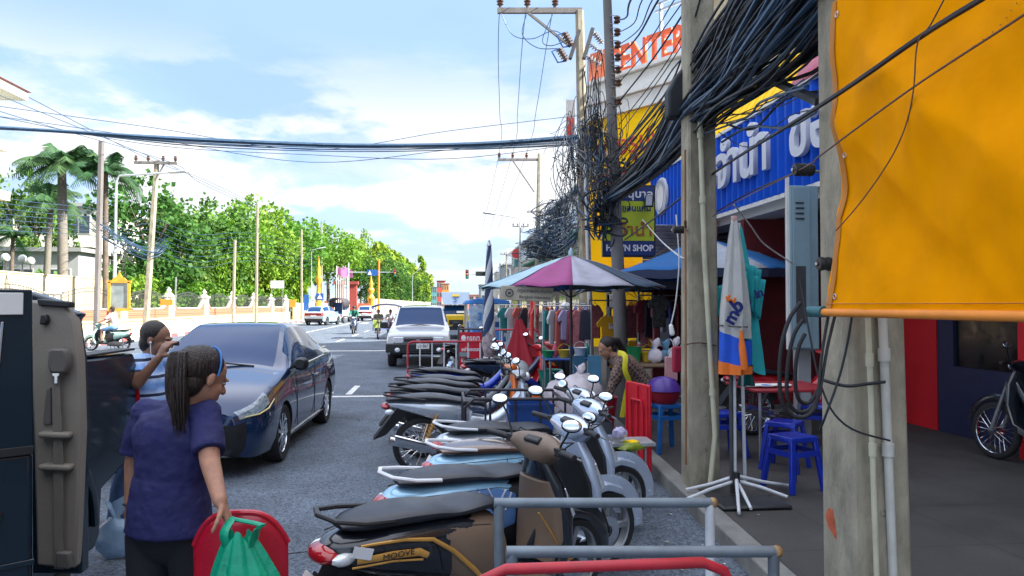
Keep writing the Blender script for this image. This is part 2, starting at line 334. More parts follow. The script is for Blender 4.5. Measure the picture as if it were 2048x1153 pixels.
for i in range(8): strip(-13.4 + i * 1.2, -12.8 + i * 1.2, 66, 69)
st(mb, 'road_markings', MRK)
LIT = mat('litter_scraps', (.4, .4, .38), .8, var=.6, scale=5); mb = MB(); rl = random.Random(77)
for k in range(150):
    y = rl.uniform(3, 26); x = XR(y) + rl.choice((rl.uniform(-.5, -.02), rl.uniform(.2, 3.2))); z = .123 if x > XR(y) + .16 else .003; s = rl.uniform(.008, .03); a = rl.uniform(0, 6)
    mb.add([(x + s * math.cos(a), y + s * math.sin(a), z), (x + s * math.cos(a + 1.6), y + s * math.sin(a + 1.6), z + s * .5), (x - s * math.cos(a), y - s * math.sin(a), z + .002), (x - s * math.cos(a + 1.8), y - s * math.sin(a + 1.8), z + s * .3)], [(0, 1, 2, 3)])
tag(mb.build('litter', LIT), 'pale scraps of litter scattered along the right kerb and pavement', 'litter', kind='stuff')
rl = random.Random(5)
mb = MB()
for k in range(9):
    x, y = rl.uniform(-4, 1.2), rl.uniform(4, 14); pts = []; a = rl.uniform(0, 6)
    for i in range(14): pts.append((x, y, .0035)); a += rl.uniform(-.6, .6); x += .13 * math.cos(a); y += .13 * math.sin(a)
    mb.tube(pts, [(.006, .001)] * 14, 4, flat=(0, 0, 1))
st(mb, 'road_cracks', mat('crack_black', (.02, .02, .022), 1))
# distant land: low ridge of town clutter handled elsewhere; grass behind the left wall
GRS = mat('lawn', (.05, .09, .02), .9, var=.4, scale=3)
st(MB().bb(-120, -16.8, 10, 400, -.2, .05), 'lawn', GRS)
# ================================================================== left side of the street
CRM = mat('cream_plaster', (.58, .50, .33), .85, var=.1, scale=1.5, dirt=.25, dirtcol=(.3, .27, .2), bump=.1)
WPL = mat('white_plaster', (.68, .66, .58), .85, var=.08, scale=2, dirt=.3, dirtcol=(.35, .32, .25))
PNK = mat('pink_brick', (.42, .14, .10), .85, var=.2, scale=3, dirt=.25, dirtcol=(.3, .17, .13), bump=.2)
nt = PNK.node_tree; br = nt.nodes.new('ShaderNodeTexBrick'); tcn = nt.nodes.new('ShaderNodeTexCoord'); mp = nt.nodes.new('ShaderNodeMapping'); mp.inputs['Rotation'].default_value = (PI / 2, 0, PI / 2)
nt.links.new(tcn.outputs['Object'], mp.inputs[0]); nt.links.new(mp.outputs[0], br.inputs[0]); br.inputs['Scale'].default_value = 5
br.inputs['Color1'].default_value = (.40, .085, .045, 1); br.inputs['Color2'].default_value = (.46, .13, .07, 1); br.inputs['Mortar'].default_value = (.5, .34, .27, 1); nt.links.new(br.outputs[0], nt.nodes['Principled BSDF'].inputs['Base Color'])
IRN = mat('dark_iron', (.07, .07, .075), .5, .3)
GOLD = mat('gold_paint', (.78, .42, .06), .35, .4, var=.2)
ORP = mat('orange_paint', (.75, .25, .03), .6)
POLE = mat('concrete_pole', (.31, .28, .21), .85, var=.32, scale=7, dirt=.85, dirtcol=(.10, .095, .08), bump=.35, bscale=60, stretch=(1, 1, .45), detail=10)
DPOLE = mat('weathered_pole', (.16, .15, .145), .85, var=.25, scale=5, dirt=.5, bump=.35, bscale=60, stretch=(1, 1, .25))
INS = mat('brown_porcelain', (.08, .035, .02), .2, coat=.5); GINS = mat('grey_porcelain', (.3, .32, .34), .2, coat=.5)
LAMPM = mat('lamp_casing', (.5, .55, .58), .4, .5)
# boundary wall
wallx = -16.1; base = (wallx, 20, 0)
wl = thing('boundary_wall', 'cream and pink brick boundary wall with arched iron railings along the far pavement', 'wall', base)
mb = MB(); mb.bb(wallx - .15, wallx + .15, 12, 78, 0, .86); mb.bb(wallx - .2, wallx + .22, 12, 78, .86, .95); mb.build('base', CRM, wl, world=True, bevel=.01)
posts = [12.6 + 6.4 * i for i in range(11)]
for y in posts:
    mb = MB(); mb.bb(wallx - .22, wallx + .24, y - .22, y + .22, .95, 2.15); mb.bb(wallx - .3, wallx + .32, y - .3, y + .3, 2.15, 2.25)
    mb.lathe([(.24, 2.25), (.26, 2.32), (.12, 2.4), (.1, 2.48), (.15, 2.55), (.05, 2.7), (0, 2.75)], (wallx, y, 0), n=10); mb.build('post', WPL, wl, world=True)
for a, b2 in zip(posts, posts[1:]):
    L0, L1 = a + .22, b2 - .22; n = 24; top = lambda t: 1.42 + .62 * max(0, (abs(t - .5) - .33) / .17) ** 1.3
    poly = [(L0, .95), (L1, .95)] + [(L1 + (L0 - L1) * i / n, top(i / n)) for i in range(n + 1)]
    MB().prism(poly, (wallx - .08, 0, 0), (0, 1, 0), (0, 0, 1), (.16, 0, 0)).build('brick_panel', PNK, wl, world=True)
    mb = MB(); mb.tube([(wallx, L1 + (L0 - L1) * i / n, top(i / n) + .045) for i in range(n + 1)], [(.13, .055)] * (n + 1), 4, flat=(0, 0, 1)); mb.build('coping', WPL, wl, world=True, smooth=False)
    mb = MB(); rt = lambda t: 2.05 + .42 * math.sin(PI * min(1, max(0, t)))
    for q, off in ((0, 0), (1, -.16)): mb.tube([(wallx, L0 + (L1 - L0) * i / 20, rt(i / 20) + off) for i in range(21)], .018, 5)
    for i in range(1, 34):
        t = i / 34; yy = L0 + (L1 - L0) * t; mb.cyl((wallx, yy, top(1 - t) + .05), (wallx, yy, rt(t) + .08), .011, n=4)
    mb.build('railing', IRN, wl, world=True)
pw = thing('plain_wall', 'tall plain cream wall standing behind the railed boundary wall', 'wall', (-19.6, 34, 0))
mb = MB(); mb.bb(-19.7, -19.5, 20, 44, 0, 3.15); mb.bb(-19.74, -19.46, 20, 44, 3.15, 3.22); mb.build('wall_face', CRM, pw, world=True)
# ---- buildings
BW = mat('window_dark', (.03, .045, .06), .15, var=.2, coat=.6); SHT = mat('white_frame', (.55, .55, .52), .6)
BCR = mat('building_cream', (.52, .49, .41), .85, var=.1, scale=.5, dirt=.35, dirtcol=(.25, .23, .2))
RTL = mat('red_roof_tile', (.48, .08, .04), .7, var=.2, scale=2)
GRY = mat('grey_render', (.35, .36, .36), .85, var=.12, scale=.6, dirt=.4)
def building(name, label, x0, x1, y0, y1, h, floors, bays, wm=BCR, face='Y', roofm=GRY, cat='building', balc=False, z0=0):
    t = thing(name, label, cat, ((x0 + x1) / 2, y0, 0)); mb = MB(); mb.bb(x0, x1, y0, y1, z0, h); mb.build('wall', wm, t, world=True)
    mb = MB(); mb.bb(x0 - .3, x1 + .3, y0 - .3, y1 + .3, h, h + .25); mb.build('roof', roofm, t, world=True)
    fh = (h - z0) / floors
    for k in range(floors):
        for j in range(bays):
            if face == 'Y':
                bw = (x1 - x0) / bays; cx = x0 + bw * (j + .5); cz = z0 + fh * (k + .55); ww, hh = bw * .62, fh * .48
                f = MB(); f.bb(cx - ww / 2, cx + ww / 2, y0 - .06, y0 + .02, cz - hh / 2, cz + hh / 2); fo = f.build('window', SHT, t, world=True)
                g = MB()
                for i in (0, 1): g.bb(cx - ww / 2 + .06 + i * ww / 2, cx - .05 + i * (ww / 2 - .01), y0 - .09, y0 - .05, cz - hh / 2 + .06, cz + hh / 2 - .06)
                o = V(t.location); g.v = [tuple(V(p) - o) for p in g.v]; g.build('pane', BW, fo)
            else:
                sx = x0 if face == '-X' else x1; s = -1 if face == '-X' else 1; bw = (y1 - y0) / bays; cy = y0 + bw * (j + .5); cz = z0 + fh * (k + .55); ww, hh = bw * .62, fh * .48
                f = MB(); f.bb(sx - .06, sx + .06, cy - ww / 2, cy + ww / 2, cz - hh / 2, cz + hh / 2); fo = f.build('window', SHT, t, world=True)
                g = MB()
                for i in (0, 1): g.bb(sx + s * .05 if s > 0 else sx - .09, sx + .09 if s > 0 else sx - .05, cy - ww / 2 + .06 + i * ww / 2, cy - .05 + i * (ww / 2 - .01), cz - hh / 2 + .06, cz + hh / 2 - .06)
                o = V(t.location); g.v = [tuple(V(p) - o) for p in g.v]; g.build('pane', BW, fo)
    if balc:
        for k in range(1, floors):
            mb = MB(); z = z0 + fh * k; mb.bb(x0 - .1, x1 + .1, y0 - 1.1, y0, z - .12, z); mb.bb(x0 - .1, x1 + .1, y0 - 1.1, y0 - 1.0, z, z + .75); mb.build('balcony', WPL, t, world=True)
    return t
building('school_building', 'long cream two storey building behind the palms with balcony bands', -40, -26.2, 58, 70, 9.2, 3, 5, balc=True)
building('apartment_block', 'beige block with brown windows peeping between the dark trees', -30, -20.6, 78, 88, 10.6, 3, 4)
gb = building('grey_outbuilding', 'low grey building with a dark open ground floor behind the cream wall', -27, -22.6, 47.5, 53, 5.0, 1, 2, wm=GRY)
tw = thing('tiered_pavilion', 'cream tower with red tiled projecting eave at the left picture edge', 'building', (-24, 34, 0))
MB().bb(-29, -20.9, 30, 32.2, 0, 10.2).build('wall', CRM, tw, world=True)
for z, xr, red in ((10.4, gx(50, 32.6), 1), (8.2, gx(14, 32.6), 0), (6.1, gx(17, 32.6), 0)):
    mb = MB(); mb.bb(-30, xr, 29.4, 32.6, z, z + .38); mb.build('eave', WPL, tw, world=True)
    if red: MB().add([(-30, 29.3, z + .38), (xr + .1, 29.3, z + .38), (xr + .1, 32.7, z + .38), (-30, 32.7, z + .38), (-27, 30.5, z + 1.3), (-22, 30.5, z + 1.3), (-22, 31.5, z + 1.3), (-27, 31.5, z + 1.3)], [(3, 2, 1, 0), (0, 1, 5, 4), (1, 2, 6, 5), (2, 3, 7, 6), (3, 0, 4, 7), (4, 5, 6, 7)]).build('roof', RTL, tw, world=True, smooth=False)
# ---- trees
def leafm(n, col, col2):
    m = mat(n, col, .55, var=.45, scale=1.1, sub=.35, rvar=0, spec=.3); nt = m.node_tree; oi = nt.nodes.new('ShaderNodeObjectInfo'); hs = nt.nodes.new('ShaderNodeHueSaturation'); mr = nt.nodes.new('ShaderNodeMapRange'); mr.inputs[3].default_value = .46; mr.inputs[4].default_value = .52; nt.links.new(oi.outputs['Random'], mr.inputs[0]); nt.links.new(mr.outputs[0], hs.inputs['Hue']); mv = nt.nodes.new('ShaderNodeMapRange'); mv.inputs[3].default_value = 1.25; mv.inputs[4].default_value = .7; nt.links.new(oi.outputs['Random'], mv.inputs[0]); nt.links.new(mv.outputs[0], hs.inputs['Value']); pb = nt.nodes['Principled BSDF']; s = pb.inputs['Base Color'].links[0].from_socket; nt.links.new(s, hs.inputs['Color']); nt.links.new(hs.outputs[0], pb.inputs['Base Color']); return m
LF1 = leafm('leaf_bright', (.12, .27, .025), 0); LF2 = leafm('leaf_dark', (.065, .17, .03), 0); LF3 = leafm('leaf_yellowgreen', (.17, .30, .02), 0); LF4 = leafm('leaf_deep', (.03, .10, .02), 0); LFP = leafm('palm_leaf', (.045, .12, .045), 0)
BRK = mat('bark', (.13, .10, .075), .9, var=.3, scale=3, bump=.5)
def leaves(blobs, n, s, rnd, droop=0, shell=.55):
    mb = MB(); tot = sum(b[1][0] * b[1][1] * b[1][2] for b in blobs)
    for c, r, in blobs:
        k = int(n * r[0] * r[1] * r[2] / tot)
        for i in range(k):
            d = V((rnd.gauss(0, 1), rnd.gauss(0, 1), rnd.gauss(0, 1))).normalized(); q = rnd.random() ** .5 * (1 - shell) + shell if rnd.random() < .8 else rnd.random()
            lump = 1 + .28 * noise.noise(V((d.x * 2.2 + c[0], d.y * 2.2 + c[1], d.z * 2.2 + c[2])))
            p = V(c) + V((d.x * r[0], d.y * r[1], d.z * r[2])) * q * lump
            if noise.noise(p * .75) < -.02: continue
            a = V((rnd.gauss(0, 1), rnd.gauss(0, 1), rnd.gauss(0, .6))).normalized()
            if droop: b = (V((rnd.gauss(0, .35), rnd.gauss(0, .35), -1))).normalized(); a = a.cross(b).normalized()
            else: b = a.cross(V((rnd.gauss(0, 1), rnd.gauss(0, 1), rnd.gauss(0, 1)))).normalized()
            ss = s * rnd.uniform(.6, 1.5); w_ = ss * (.35 if droop else .55); l = ss * (1.6 if droop else 1)
            mb.add([p - a * w_ * .3, p + b * l * .45 - a * w_, p + b * l, p + b * l * .5 + a * w_], [(0, 1, 2, 3)])
    return mb
def tree(name, label, x, y, h, blobs, n, s, lm, trunk_r=.18, seed=1, droop=0, group=None, fork=3, th=.4):
    rnd = random.Random(seed); t = thing(name, label, 'tree', (x, y, 0), rnd.random() * 6, group); 
    leaves([((c[0] * h, c[1] * h, c[2] * h), (r[0] * h, r[1] * h, r[2] * h)) for c, r in blobs], n, s, rnd, droop).build('crown', lm, t, smooth=False)
    mb = MB(); top = V((0, 0, h * th)); mb.tube([(0, 0, -.1), (.02 * h * rnd.uniform(-1, 1), .02 * h * rnd.uniform(-1, 1), h * th * .5), top], [trunk_r * 1.3, trunk_r, trunk_r * .8], 8)
    for k in range(fork):
        c, r = blobs[k % len(blobs)]; e = V(c) * h + V((rnd.uniform(-.5, .5) * r[0] * h, rnd.uniform(-.5, .5) * r[1] * h, rnd.uniform(0, .5) * r[2] * h)); m_ = (top + e) / 2 + V((0, 0, .04 * h))
        mb.tube([top, m_, e], [trunk_r * .6, trunk_r * .35, trunk_r * .1], 6)
        for q in range(3): mb.tube([m_, m_ + V((rnd.uniform(-1, 1), rnd.uniform(-1, 1), rnd.uniform(.2, 1))) * .14 * h], [trunk_r * .25, trunk_r * .06], 5)
    mb.build('trunk', BRK, t); return t
BR = [((0, 0, .66), (.30, .30, .26)), ((.2, .1, .55), (.22, .22, .2)), ((-.2, -.08, .56), (.22, .2, .22)), ((.04, -.2, .5), (.2, .2, .2)), ((.0, .06, .82), (.17, .17, .14))]
BL = [((0, 0, .62), (.26, .26, .2)), ((.24, 0, .72), (.16, .16, .14)), ((-.22, .06, .74), (.16, .18, .14)), ((0, .0, .85), (.18, .14, .13)), ((.1, -.2, .5), (.2, .17, .2)), ((-.1, .0, .35), (.24, .24, .18))]
def ty_(px, Y, m=4.6):
    for k in range(40): Y = max(Y, 1.0); Y += ((XL(Y) - 2.2 - m) - gx(px, Y)) / (-.045 + gx(px, 1.0)) * .6
    return Y
T = [tree('broadleaf_tree', 'dark dense tree behind the leaning lamp pole', gx(300, 53), 53, 10.2, BL, 8000, .26, LF2, seed=3)]
def grove(src, px, Y, topy, label, rz, sq=1.0, base_h=10.2):
    Y = max(Y, ty_(px, Y)); h = 1.7 + (610 - topy) * Y / 1450; s = h / base_h; o = copy_tree(src, (gx(px, Y), Y, 0), rz, label, scale=(s * sq, s * sq, s)); return o
grove(T[0], 352, 48, 405, 'second dark tree, right of the leaning concrete pole', 2.1); grove(T[0], 400, 52, 392, 'dark tree with ragged top beside the bright green trees', 4)
grove(T[0], 60, 50, 330, 'dense dark tree behind the big palm', 1, .62)
tb = tree('broadleaf_tree', 'tall bright green tree with open top over the pink wall', gx(455, 72), 72, 10.6, BR, 9500, .25, LF1, seed=5)
for px, Y, ty, lb, rz, sq in ((515, 62, 385, 'tall bright tree with forked crown beside the first street pole', 1.2, .9), (560, 70, 415, 'bright tree between the two slim street poles', 2.6, 1), (610, 78, 428, 'round bright tree left of the golden column', 4.1, 1), (655, 88, 440, 'bright tree rising behind the golden column', 5.4, 1), (695, 95, 462, 'bright tree behind the pink flags', .5, .9), (722, 108, 452, 'wispy pale tree at the end of the leafy row', 3.3, .6), (430, 66, 430, 'bright tree half hidden by the darker trees', 3.9, .9)):
    grove(tb, px, Y, ty, lb, rz, sq, 10.6)
tw2 = tree('weeping_tree', 'slim weeping yellow-green tree just inside the wall, leftmost of them', gx(447, 66), 66, 7.8, [((0, 0, .5), (.13, .13, .5)), ((.03, 0, .35), (.17, .17, .34)), ((-.02, .02, .7), (.1, .1, .28))], 5200, .24, LF3, .1, 11, 1, None, 2, .6)
for px, Y, ty, lb in ((480, 52, 455, 'weeping tree between wall posts, second of the slim row'), (525, 58, 470, 'weeping tree beside the tallest thin pole'), (556, 62, 455, 'weeping tree above the white notice board'), (592, 68, 480, 'weeping tree near the blue notice on the wall'), (425, 47, 480, 'short weeping shrub tree below the dark trees')):
    grove(tw2, px, Y, ty, lb, px, 1.0, 7.8)
cb_ = tree('columnar_tree', 'first tall columnar tree past the white-panelled gate', gx(752, 150), 150, 11.6, [((0, 0, .5), (.085, .085, .5)), ((0, 0, .3), (.11, .11, .3)), ((0, 0, .75), (.055, .055, .27))], 3600, .42, LF3, .12, 21, 1, None, 1, .7)
T[0].scale = (1.1,) * 3; tb.scale = (1.17,) * 3; tw2.scale = (1.2,) * 3; cb_.scale = (1.3, 1.3, 1.25)
names = ['columnar tree in the long roadside row'] ; G = 'columnar trees in the long roadside row'
tag(cb_, 'slim columnar yellow-green tree in the long roadside row', None, G)
for i in range(22):
    f = (i + 1) / 22; px = 752 + 108 * f; Y = 112 + 150 * f ** 1.3; ty = 486 + 70 * f + random.uniform(-8, 8)
    if i == 17: ty = 512
    grove(cb_, px, Y, ty, None, i * 1.3, 1.55, 11.6)
for px, Y, ty, i in ((770, 135, 500, 1), (800, 170, 525, 2), (828, 210, 545, 3), (735, 120, 520, 4)):
    h = 1.7 + (610 - ty) * Y / 1450; s = h / 10.2; copy_tree(T[0], (gx(px, Y), Y, 0), i, ['dark tree behind the start of the columnar row', 'dark tree behind the middle of the columnar row', 'dark distant tree near the end of the columnar row', 'dark tree between the leafy row and the columnar row'][i - 1], scale=s)
# shrubs at the wall
hb = tree('shrub', 'bushy bright shrub inside the railings under the dark trees', gx(395, 58), 58, 3.6, [((0, 0, .5), (.6, .5, .5)), ((.12, 0, .4), (.5, .4, .4))], 4200, .2, LF1, .05, 31, 0, None, 2, .3)
for px, Y, lb in ((345, 42, 'bright shrub behind the orange notice board'), (290, 42, 'bright shrub below the golden frame'), (440, 49, 'bright shrub inside the fourth wall panel'), (500, 55, 'leafy shrub beneath the weeping trees'), (90, 46, 'dark shrub by the globe lamps'), (560, 66, 'leafy shrub by the white notice board')): Y = ty_(px, Y, 2.9 if px > 100 else 7); copy_tree(hb, (gx(px, Y), Y, 0), px, lb, scale=1.0)
# palms
def palm(name, label, x, y, h, n, fl, lean=0, seed=0, tr=.2):
    rnd = random.Random(seed); t = thing(name, label, 'palm', (x, y, 0)); top = V((lean, 0, h))
    mb = MB(); mb.tube([(0, 0, -.1), (lean * .3, 0, h * .3), (lean * .7, 0, h * .7), top], [tr * 1.4, tr, tr * .9, tr * .75], 10); mb.build('trunk', mat('palm_bark', (.17, .155, .13), .9, var=.3, scale=5, bump=.4, stretch=(1, 1, 4)) if tr > .16 else BRK, t)
    for k in range(n):
        az = k * 2.4 + rnd.uniform(-.2, .2); el = R(rnd.uniform(-5, 75)); fm = MB(); pts = []; d = V((math.cos(az), math.sin(az), 0)); ll = fl * rnd.uniform(.8, 1.1)
        for i in range(13):
            q = i / 12; pts.append(top + d * (ll * q * math.cos(el) * (1 - .12 * q) + .1) + V((0, 0, ll * (q * math.sin(el) - .62 * q * q * (1.1 - .35 * math.sin(el))))))
        fm.tube(pts, [.03 * (1 - .8 * i / 12) for i in range(13)], 4)
        for i in range(1, 13):
            for u in (0, .5):
                p = pts[i - 1].lerp(pts[i], u); dr = (pts[i] - pts[i - 1]).normalized(); sd_ = dr.cross(V((0, 0, 1))).normalized(); l = fl * .26 * math.sin(PI * min(1, (i + u) / 13.5)) + .08
                for s in (-1, 1):
                    e = p + sd_ * s * l * .75 + dr * l * .45 + V((0, 0, -l * .55 + rnd.uniform(-.05, .05))); w_ = dr * .045
                    fm.add([p - w_, p + w_, e + w_ * .3, e - w_ * .3], [(0, 1, 2, 3)])
        fm.build('frond', LFP, t, smooth=False)
    return t
palm('palm_tree', 'big royal palm with a thick grey trunk behind the cream wall', gx(128, 40), 40, 9.0, 34, 2.6, -.2, 1, .26)
palm('palm_tree', 'slim tall palm close behind the dark concrete pole', gx(212, 40), 40, 8.7, 20, 2.3, -.1, 2, .15)
palm('palm_tree', 'young palm with drooping fronds in front of the cream building', gx(20, 44), 44, 5.6, 10, 1.8, .1, 3, .12)
palm('palm_tree', 'shaggy palm behind the big royal palm', gx(88, 46), 46, 8.0, 24, 2.3, .3, 4, .2)
# ---- poles on the left
def crossarm(mb, x, z, half, y=0): mb.box((x, y - .1, z), (half * 2, .1, .12))
def insulator(mb, p, s=1.0): mb.lathe([(.03 * s, 0), (.03 * s, .05 * s), (.08 * s, .08 * s), (.05 * s, .11 * s), (.085 * s, .15 * s), (.05 * s, .19 * s), (.06 * s, .25 * s), (0, .28 * s)], p, n=8)
def pole(label, px0, py0, px1, py1, Y, w0=.13, w1=.08, arms=(), m=POLE, name='utility_pole', cat='pole', z0=0.0, side=6):
    b0 = at(px0, py0, Y); t_ = at(px1, py1, Y); k = (b0.z - z0) / (t_.z - b0.z); b0 = b0 - (t_ - b0) * k
    t = thing(name, label, cat, b0); q = t_ - b0; MB().tube([(0, 0, 0), q * .5, q], [w0, (w0 + w1) / 2, w1], side).build('shaft', m, t, smooth=side > 6)
    for (f, hl, off) in arms:
        mb = MB(); p = q * f; mb.box((p.x + off, p.y - .14, p.z), (hl * 2, .1, .12)); mb.bar((p.x, p.y - .1, p.z - .8), (p.x + off + hl * .4, p.y - .1, p.z), .05); mb.build('crossarm', DPOLE, t)
        im = MB()
        for s in (-.92, -.35, .35, .92) if off == 0 else (-.92, 0, .92): insulator(im, (p.x + off + s * hl, p.y - .14, p.z + .05), 1.1)
        im.build('insulators', INS, t)
    return t
pole('leaning pale concrete pole with crossarm beside the pink wall', 291, 655, 314, 322, 36, .17, .12, [(.985, .98, 0)])
pole('dark old pole in front of the slim palm', 192, 690, 203, 283, 31.5, .14, .12, m=DPOLE)
pole('short pale pole left of the tall thin pole', 466, 640, 470, 480, 52.7, .12, .1)
pole('tall thin pole rising beyond the weeping trees', 512, 640, 515, 405, 57, .13, .09)
pole('pale pole near the blue notice, right of the trees', 603, 640, 603, 460, 78, .13, .1)
pole('pale pole beside the golden column', 643, 640, 643, 448, 92, .14, .1)
pole('cream gate pole right of the dark passenger truck', 757, 620, 758, 520, 105, .16, .12, m=ORP)
pole('short thin pole inside the wall by the shrub', 600 - 250, 640, 352, 555, 42, .04, .04, m=STL, name='thin_pole')
def lamp(label, px0, Y, ptop, pend, z0=0, r=.07):
    b0 = at(px0, 600, Y); b0.z = z0; t = thing('street_lamp', label, 'street lamp', b0); a = at(ptop[0], ptop[1], Y) - b0; e = at(pend[0], pend[1], Y) - b0
    s = 1 if e.x > a.x else -1; MB().tube([(0, 0, 0), a * .5, a - V((0, 0, .25)), a + V((s * .12, 0, 0)), e], [r, r * .8, r * .6, r * .5, r * .45], 8).build('shaft', LAMPM, t)
    d = (e - a).normalized(); mb = MB(); mb.cone_caps(e - d * .1, e + d * .55, (.13, .06), (.16, .07), 10, side=(0, 0, 1)); mb.build('lamp_head', LAMPM, t); return t
lamp('thin curved street lamp on the far pavement by the golden frame', 228, 33, (233, 352), (345, 345), r=.09)
lamp('grey street lamp over the right hand shops', 1042, 45, (1040, 436), (985, 428))
lamp('distant street lamp above the columnar trees', 825, 130, (825, 549), (836, 541))
lamp('tall thin street lamp left of the golden column', 623, 84, (623, 500), (640, 497))
# ---- golden frame, notices, lamps
fr = thing('ceremonial_frame', 'golden picture frame with pointed crest standing at the curved lamp', 'frame', at(238, 620, 32.6))
w_, z0_, z1_ = .40, 0, 1.2; mb = MB()
for x in (-w_, w_): mb.bar((x, 0, z0_), (x, 0, z1_), .1)
mb.bar((-w_ - .05, 0, z0_), (w_ + .05, 0, z0_), .12); mb.bar((-w_ - .1, 0, z1_), (w_ + .1, 0, z1_), .1)
mb.prism([(-.32, .05), (.32, .05), (.2, .18), (.12, .2), (0, .42), (-.12, .2), (-.2, .18)], (0, .04, z1_), (1, 0, 0), (0, 0, 1), (0, -.08, 0)); mb.build('frame', GOLD, fr)
MB().bb(-w_ + .05, w_ - .05, .0, .03, .06, z1_ - .05).build('picture', mat('faded_picture', (.25, .3, .3), .5, var=.4, scale=2), fr)
def board(name, label, cat, px0, py0, px1, py1, Y, m, legs=True, body=None, tm=None, ts=.3, th=.05):
    a = at(px0, py1, Y); b = at(px1, py0, Y); c = (a + b) / 2; t = thing(name, label, cat, (c.x, Y, 0 if legs else a.z)); o = V(t.location)
    MB().bb(a.x - o.x, b.x - o.x, -th / 2, th / 2, a.z - o.z, b.z - o.z).build('panel', m, t, bevel=.01)
    if legs:
        mb = MB()
        for x in (a.x + .1, b.x - .1): mb.cyl((x - o.x, 0.04, 0), (x - o.x, .04, b.z - .05), .03, n=6)
        mb.build('legs' if 0 else 'leg_frame', STL, t)
    if body: text(body, ts * (b.z - a.z), tm, t, (0, -th / 2 - .012, (a.z + b.z) / 2 - o.z))
    return t
BLU = mat('sign_blue', (.02, .1, .35), .4); board('notice_board', 'small orange notice board on the pink wall', 'sign', 321, 599, 346, 611, 38.5, ORP, False)
board('notice_board', 'white and red notice board above the wall panels', 'sign', 541, 562, 568, 577, 64, WHT)
board('notice_board', 'blue and white notice standing behind the silver car', 'sign', 607, 590, 618, 622, 80, BLU)
board('notice_board', 'orange triangular-topped notice on the far pavement', 'sign', 578, 600, 592, 615, 74, ORP)
cs = board('crossing_sign', 'blue pedestrian crossing sign beside the golden column', 'sign', 632, 587, 647, 601, 74, BLU)
o = V(cs.location); a = at(639.5, 594, 73.9) - o; MB().prism([(-.27, -.22), (.27, -.22), (0, .26)], a, (1, 0, 0), (0, 0, 1), (0, -.02, 0)).build('symbol', WHT, cs)
for px, Y, lb in ((10, 40, 'white globe lamp nearest the left picture edge'), (44, 41, 'white globe lamp under the big palm'), (60, 43, 'white globe lamp, third from the left edge')):
    t = thing('globe_lamp', lb, 'lamp', (gx(px, Y), Y, 0)); MB().cyl((0, 0, 0), (0, 0, 3.9), .05, .035).build('post', IRN, t); mb = MB(); mb.ell((0, 0, 4.15), (.22, .22, .24)); mb.build('globe', WHT, t)
def golden(label, px, Y, ty, w):
    z = at(px, ty, Y).z; t = thing('golden_column', label, 'column', (gx(px, Y), Y, 0)); s = w
    MB().lathe([(s, 0), (s, 1.2), (s * .7, 1.3), (s * .8, 2.2), (s * 1.1, 2.6), (s * .6, 3.0), (s * .5, z * .55), (s * .9, z * .62), (s * .9, z * .66), (s * .5, z * .7), (s * .6, z * .8), (s * .25, z * .86), (.02, z)], (0, 0, 0), n=10).build('shaft', GOLD, t); return t
golden('tall golden ceremonial column with ringed top in front of the trees', 637, 88, 512, .42); golden('shorter golden pointed spire beside the mast sign', 742, 100, 550, .5)
gt = thing('temple_gate', 'dark red and orange gate with stepped pillars behind the passenger truck', 'gate', (gx(692, 98), 98, 0))
for px in (679, 706):
    x = gx(px, 98); mb = MB(); mb.bb(x - .5, x + .5, 97.5, 98.5, 0, 4.4); mb.bb(x - .7, x + .7, 97.3, 98.7, 4.4, 4.8); mb.build('pillar', mat('maroon_stone', (.28, .05, .04), .7), gt, world=True)
mb = MB(); x0, x1 = gx(679, 98), gx(706, 98); mb.bb(x0 + .5, x1 - .5, 97.9, 98.1, 0, 2.0); mb.build('orange_panel', ORP, gt, world=True)
RPL = mat('red_plaster', (.45, .12, .06), .8, var=.3); MB().bb(gx(650, 98), x0 - .7, 97.6, 98.0, 0, 2.2).build('wing_wall', RPL, gt, world=True); MB().bb(x1 + .7, gx(740, 98), 97.6, 98.0, 0, 1.9).build('wing_wall', RPL, gt, world=True)
# pink flags
PKF = mat('pink_flag', (.62, .22, .45), .8, sub=.3)
for i in range(6):
    px = 673 + i * 4.2; Y = 92 + i * .4; t = thing('flag_pole', ['leftmost pink flag on a thin white pole', 'second pink flag from the left of the row', 'third pink flag from the left of the row', 'fourth pink flag from the left of the row', 'fifth pink flag from the left of the row', 'rightmost pink flag on a thin white pole'][i], 'flag', (gx(px, Y), Y, 0), group='pink flags by the temple gate')
    h = at(px, 532 + (i % 3) * 2, Y).z; MB().cyl((0, 0, 0), (0, 0, h), .04, n=6).build('pole', WHT, t)
    MB().grid(lambda u, v: ((u - .1) * .8, .06 * math.sin(6 * u + i), h - .05 - v * .95 - .35 * u * (1 + .2 * math.sin(i * 2))), 6, 4).build('flag', PKF, t)
# overhead mast with signs and signals
BT = mat('signal_black', (.02, .025, .025), .5)
def signal(mb_parent, p, s=1.0):
    b = MB().box(p, (.36 * s, .25 * s, 1.05 * s)).build('signal_head', BT, mb_parent, bevel=.03)
    for k, (m_, z) in enumerate(((REDL, .32), (ORGL, 0), (mat('green_lens', (.02, .25, .15), .2), -.32))): MB().lathe([(0, -.03), (.1 * s, -.02), (.12 * s, 0)], V(p) + V((0, -.13 * s, z * s)), (0, 1, 0), 10).build('lens', m_, b)
def mast(label, px, Y, arm_y, pend, base_m=LAMPM):
    b0 = at(px, 600, Y); b0.z = 0; t = thing('traffic_mast', label, 'traffic mast', b0); a = at(px, arm_y, Y) - b0; e = at(pend, arm_y, Y) - b0
    MB().cyl((0, 0, 0), a + V((0, 0, 1.2)), .12, .09, 8).build('shaft', base_m, t); MB().cyl(a, e, .06, .04, 6).build('arm', base_m, t); return t, a, e
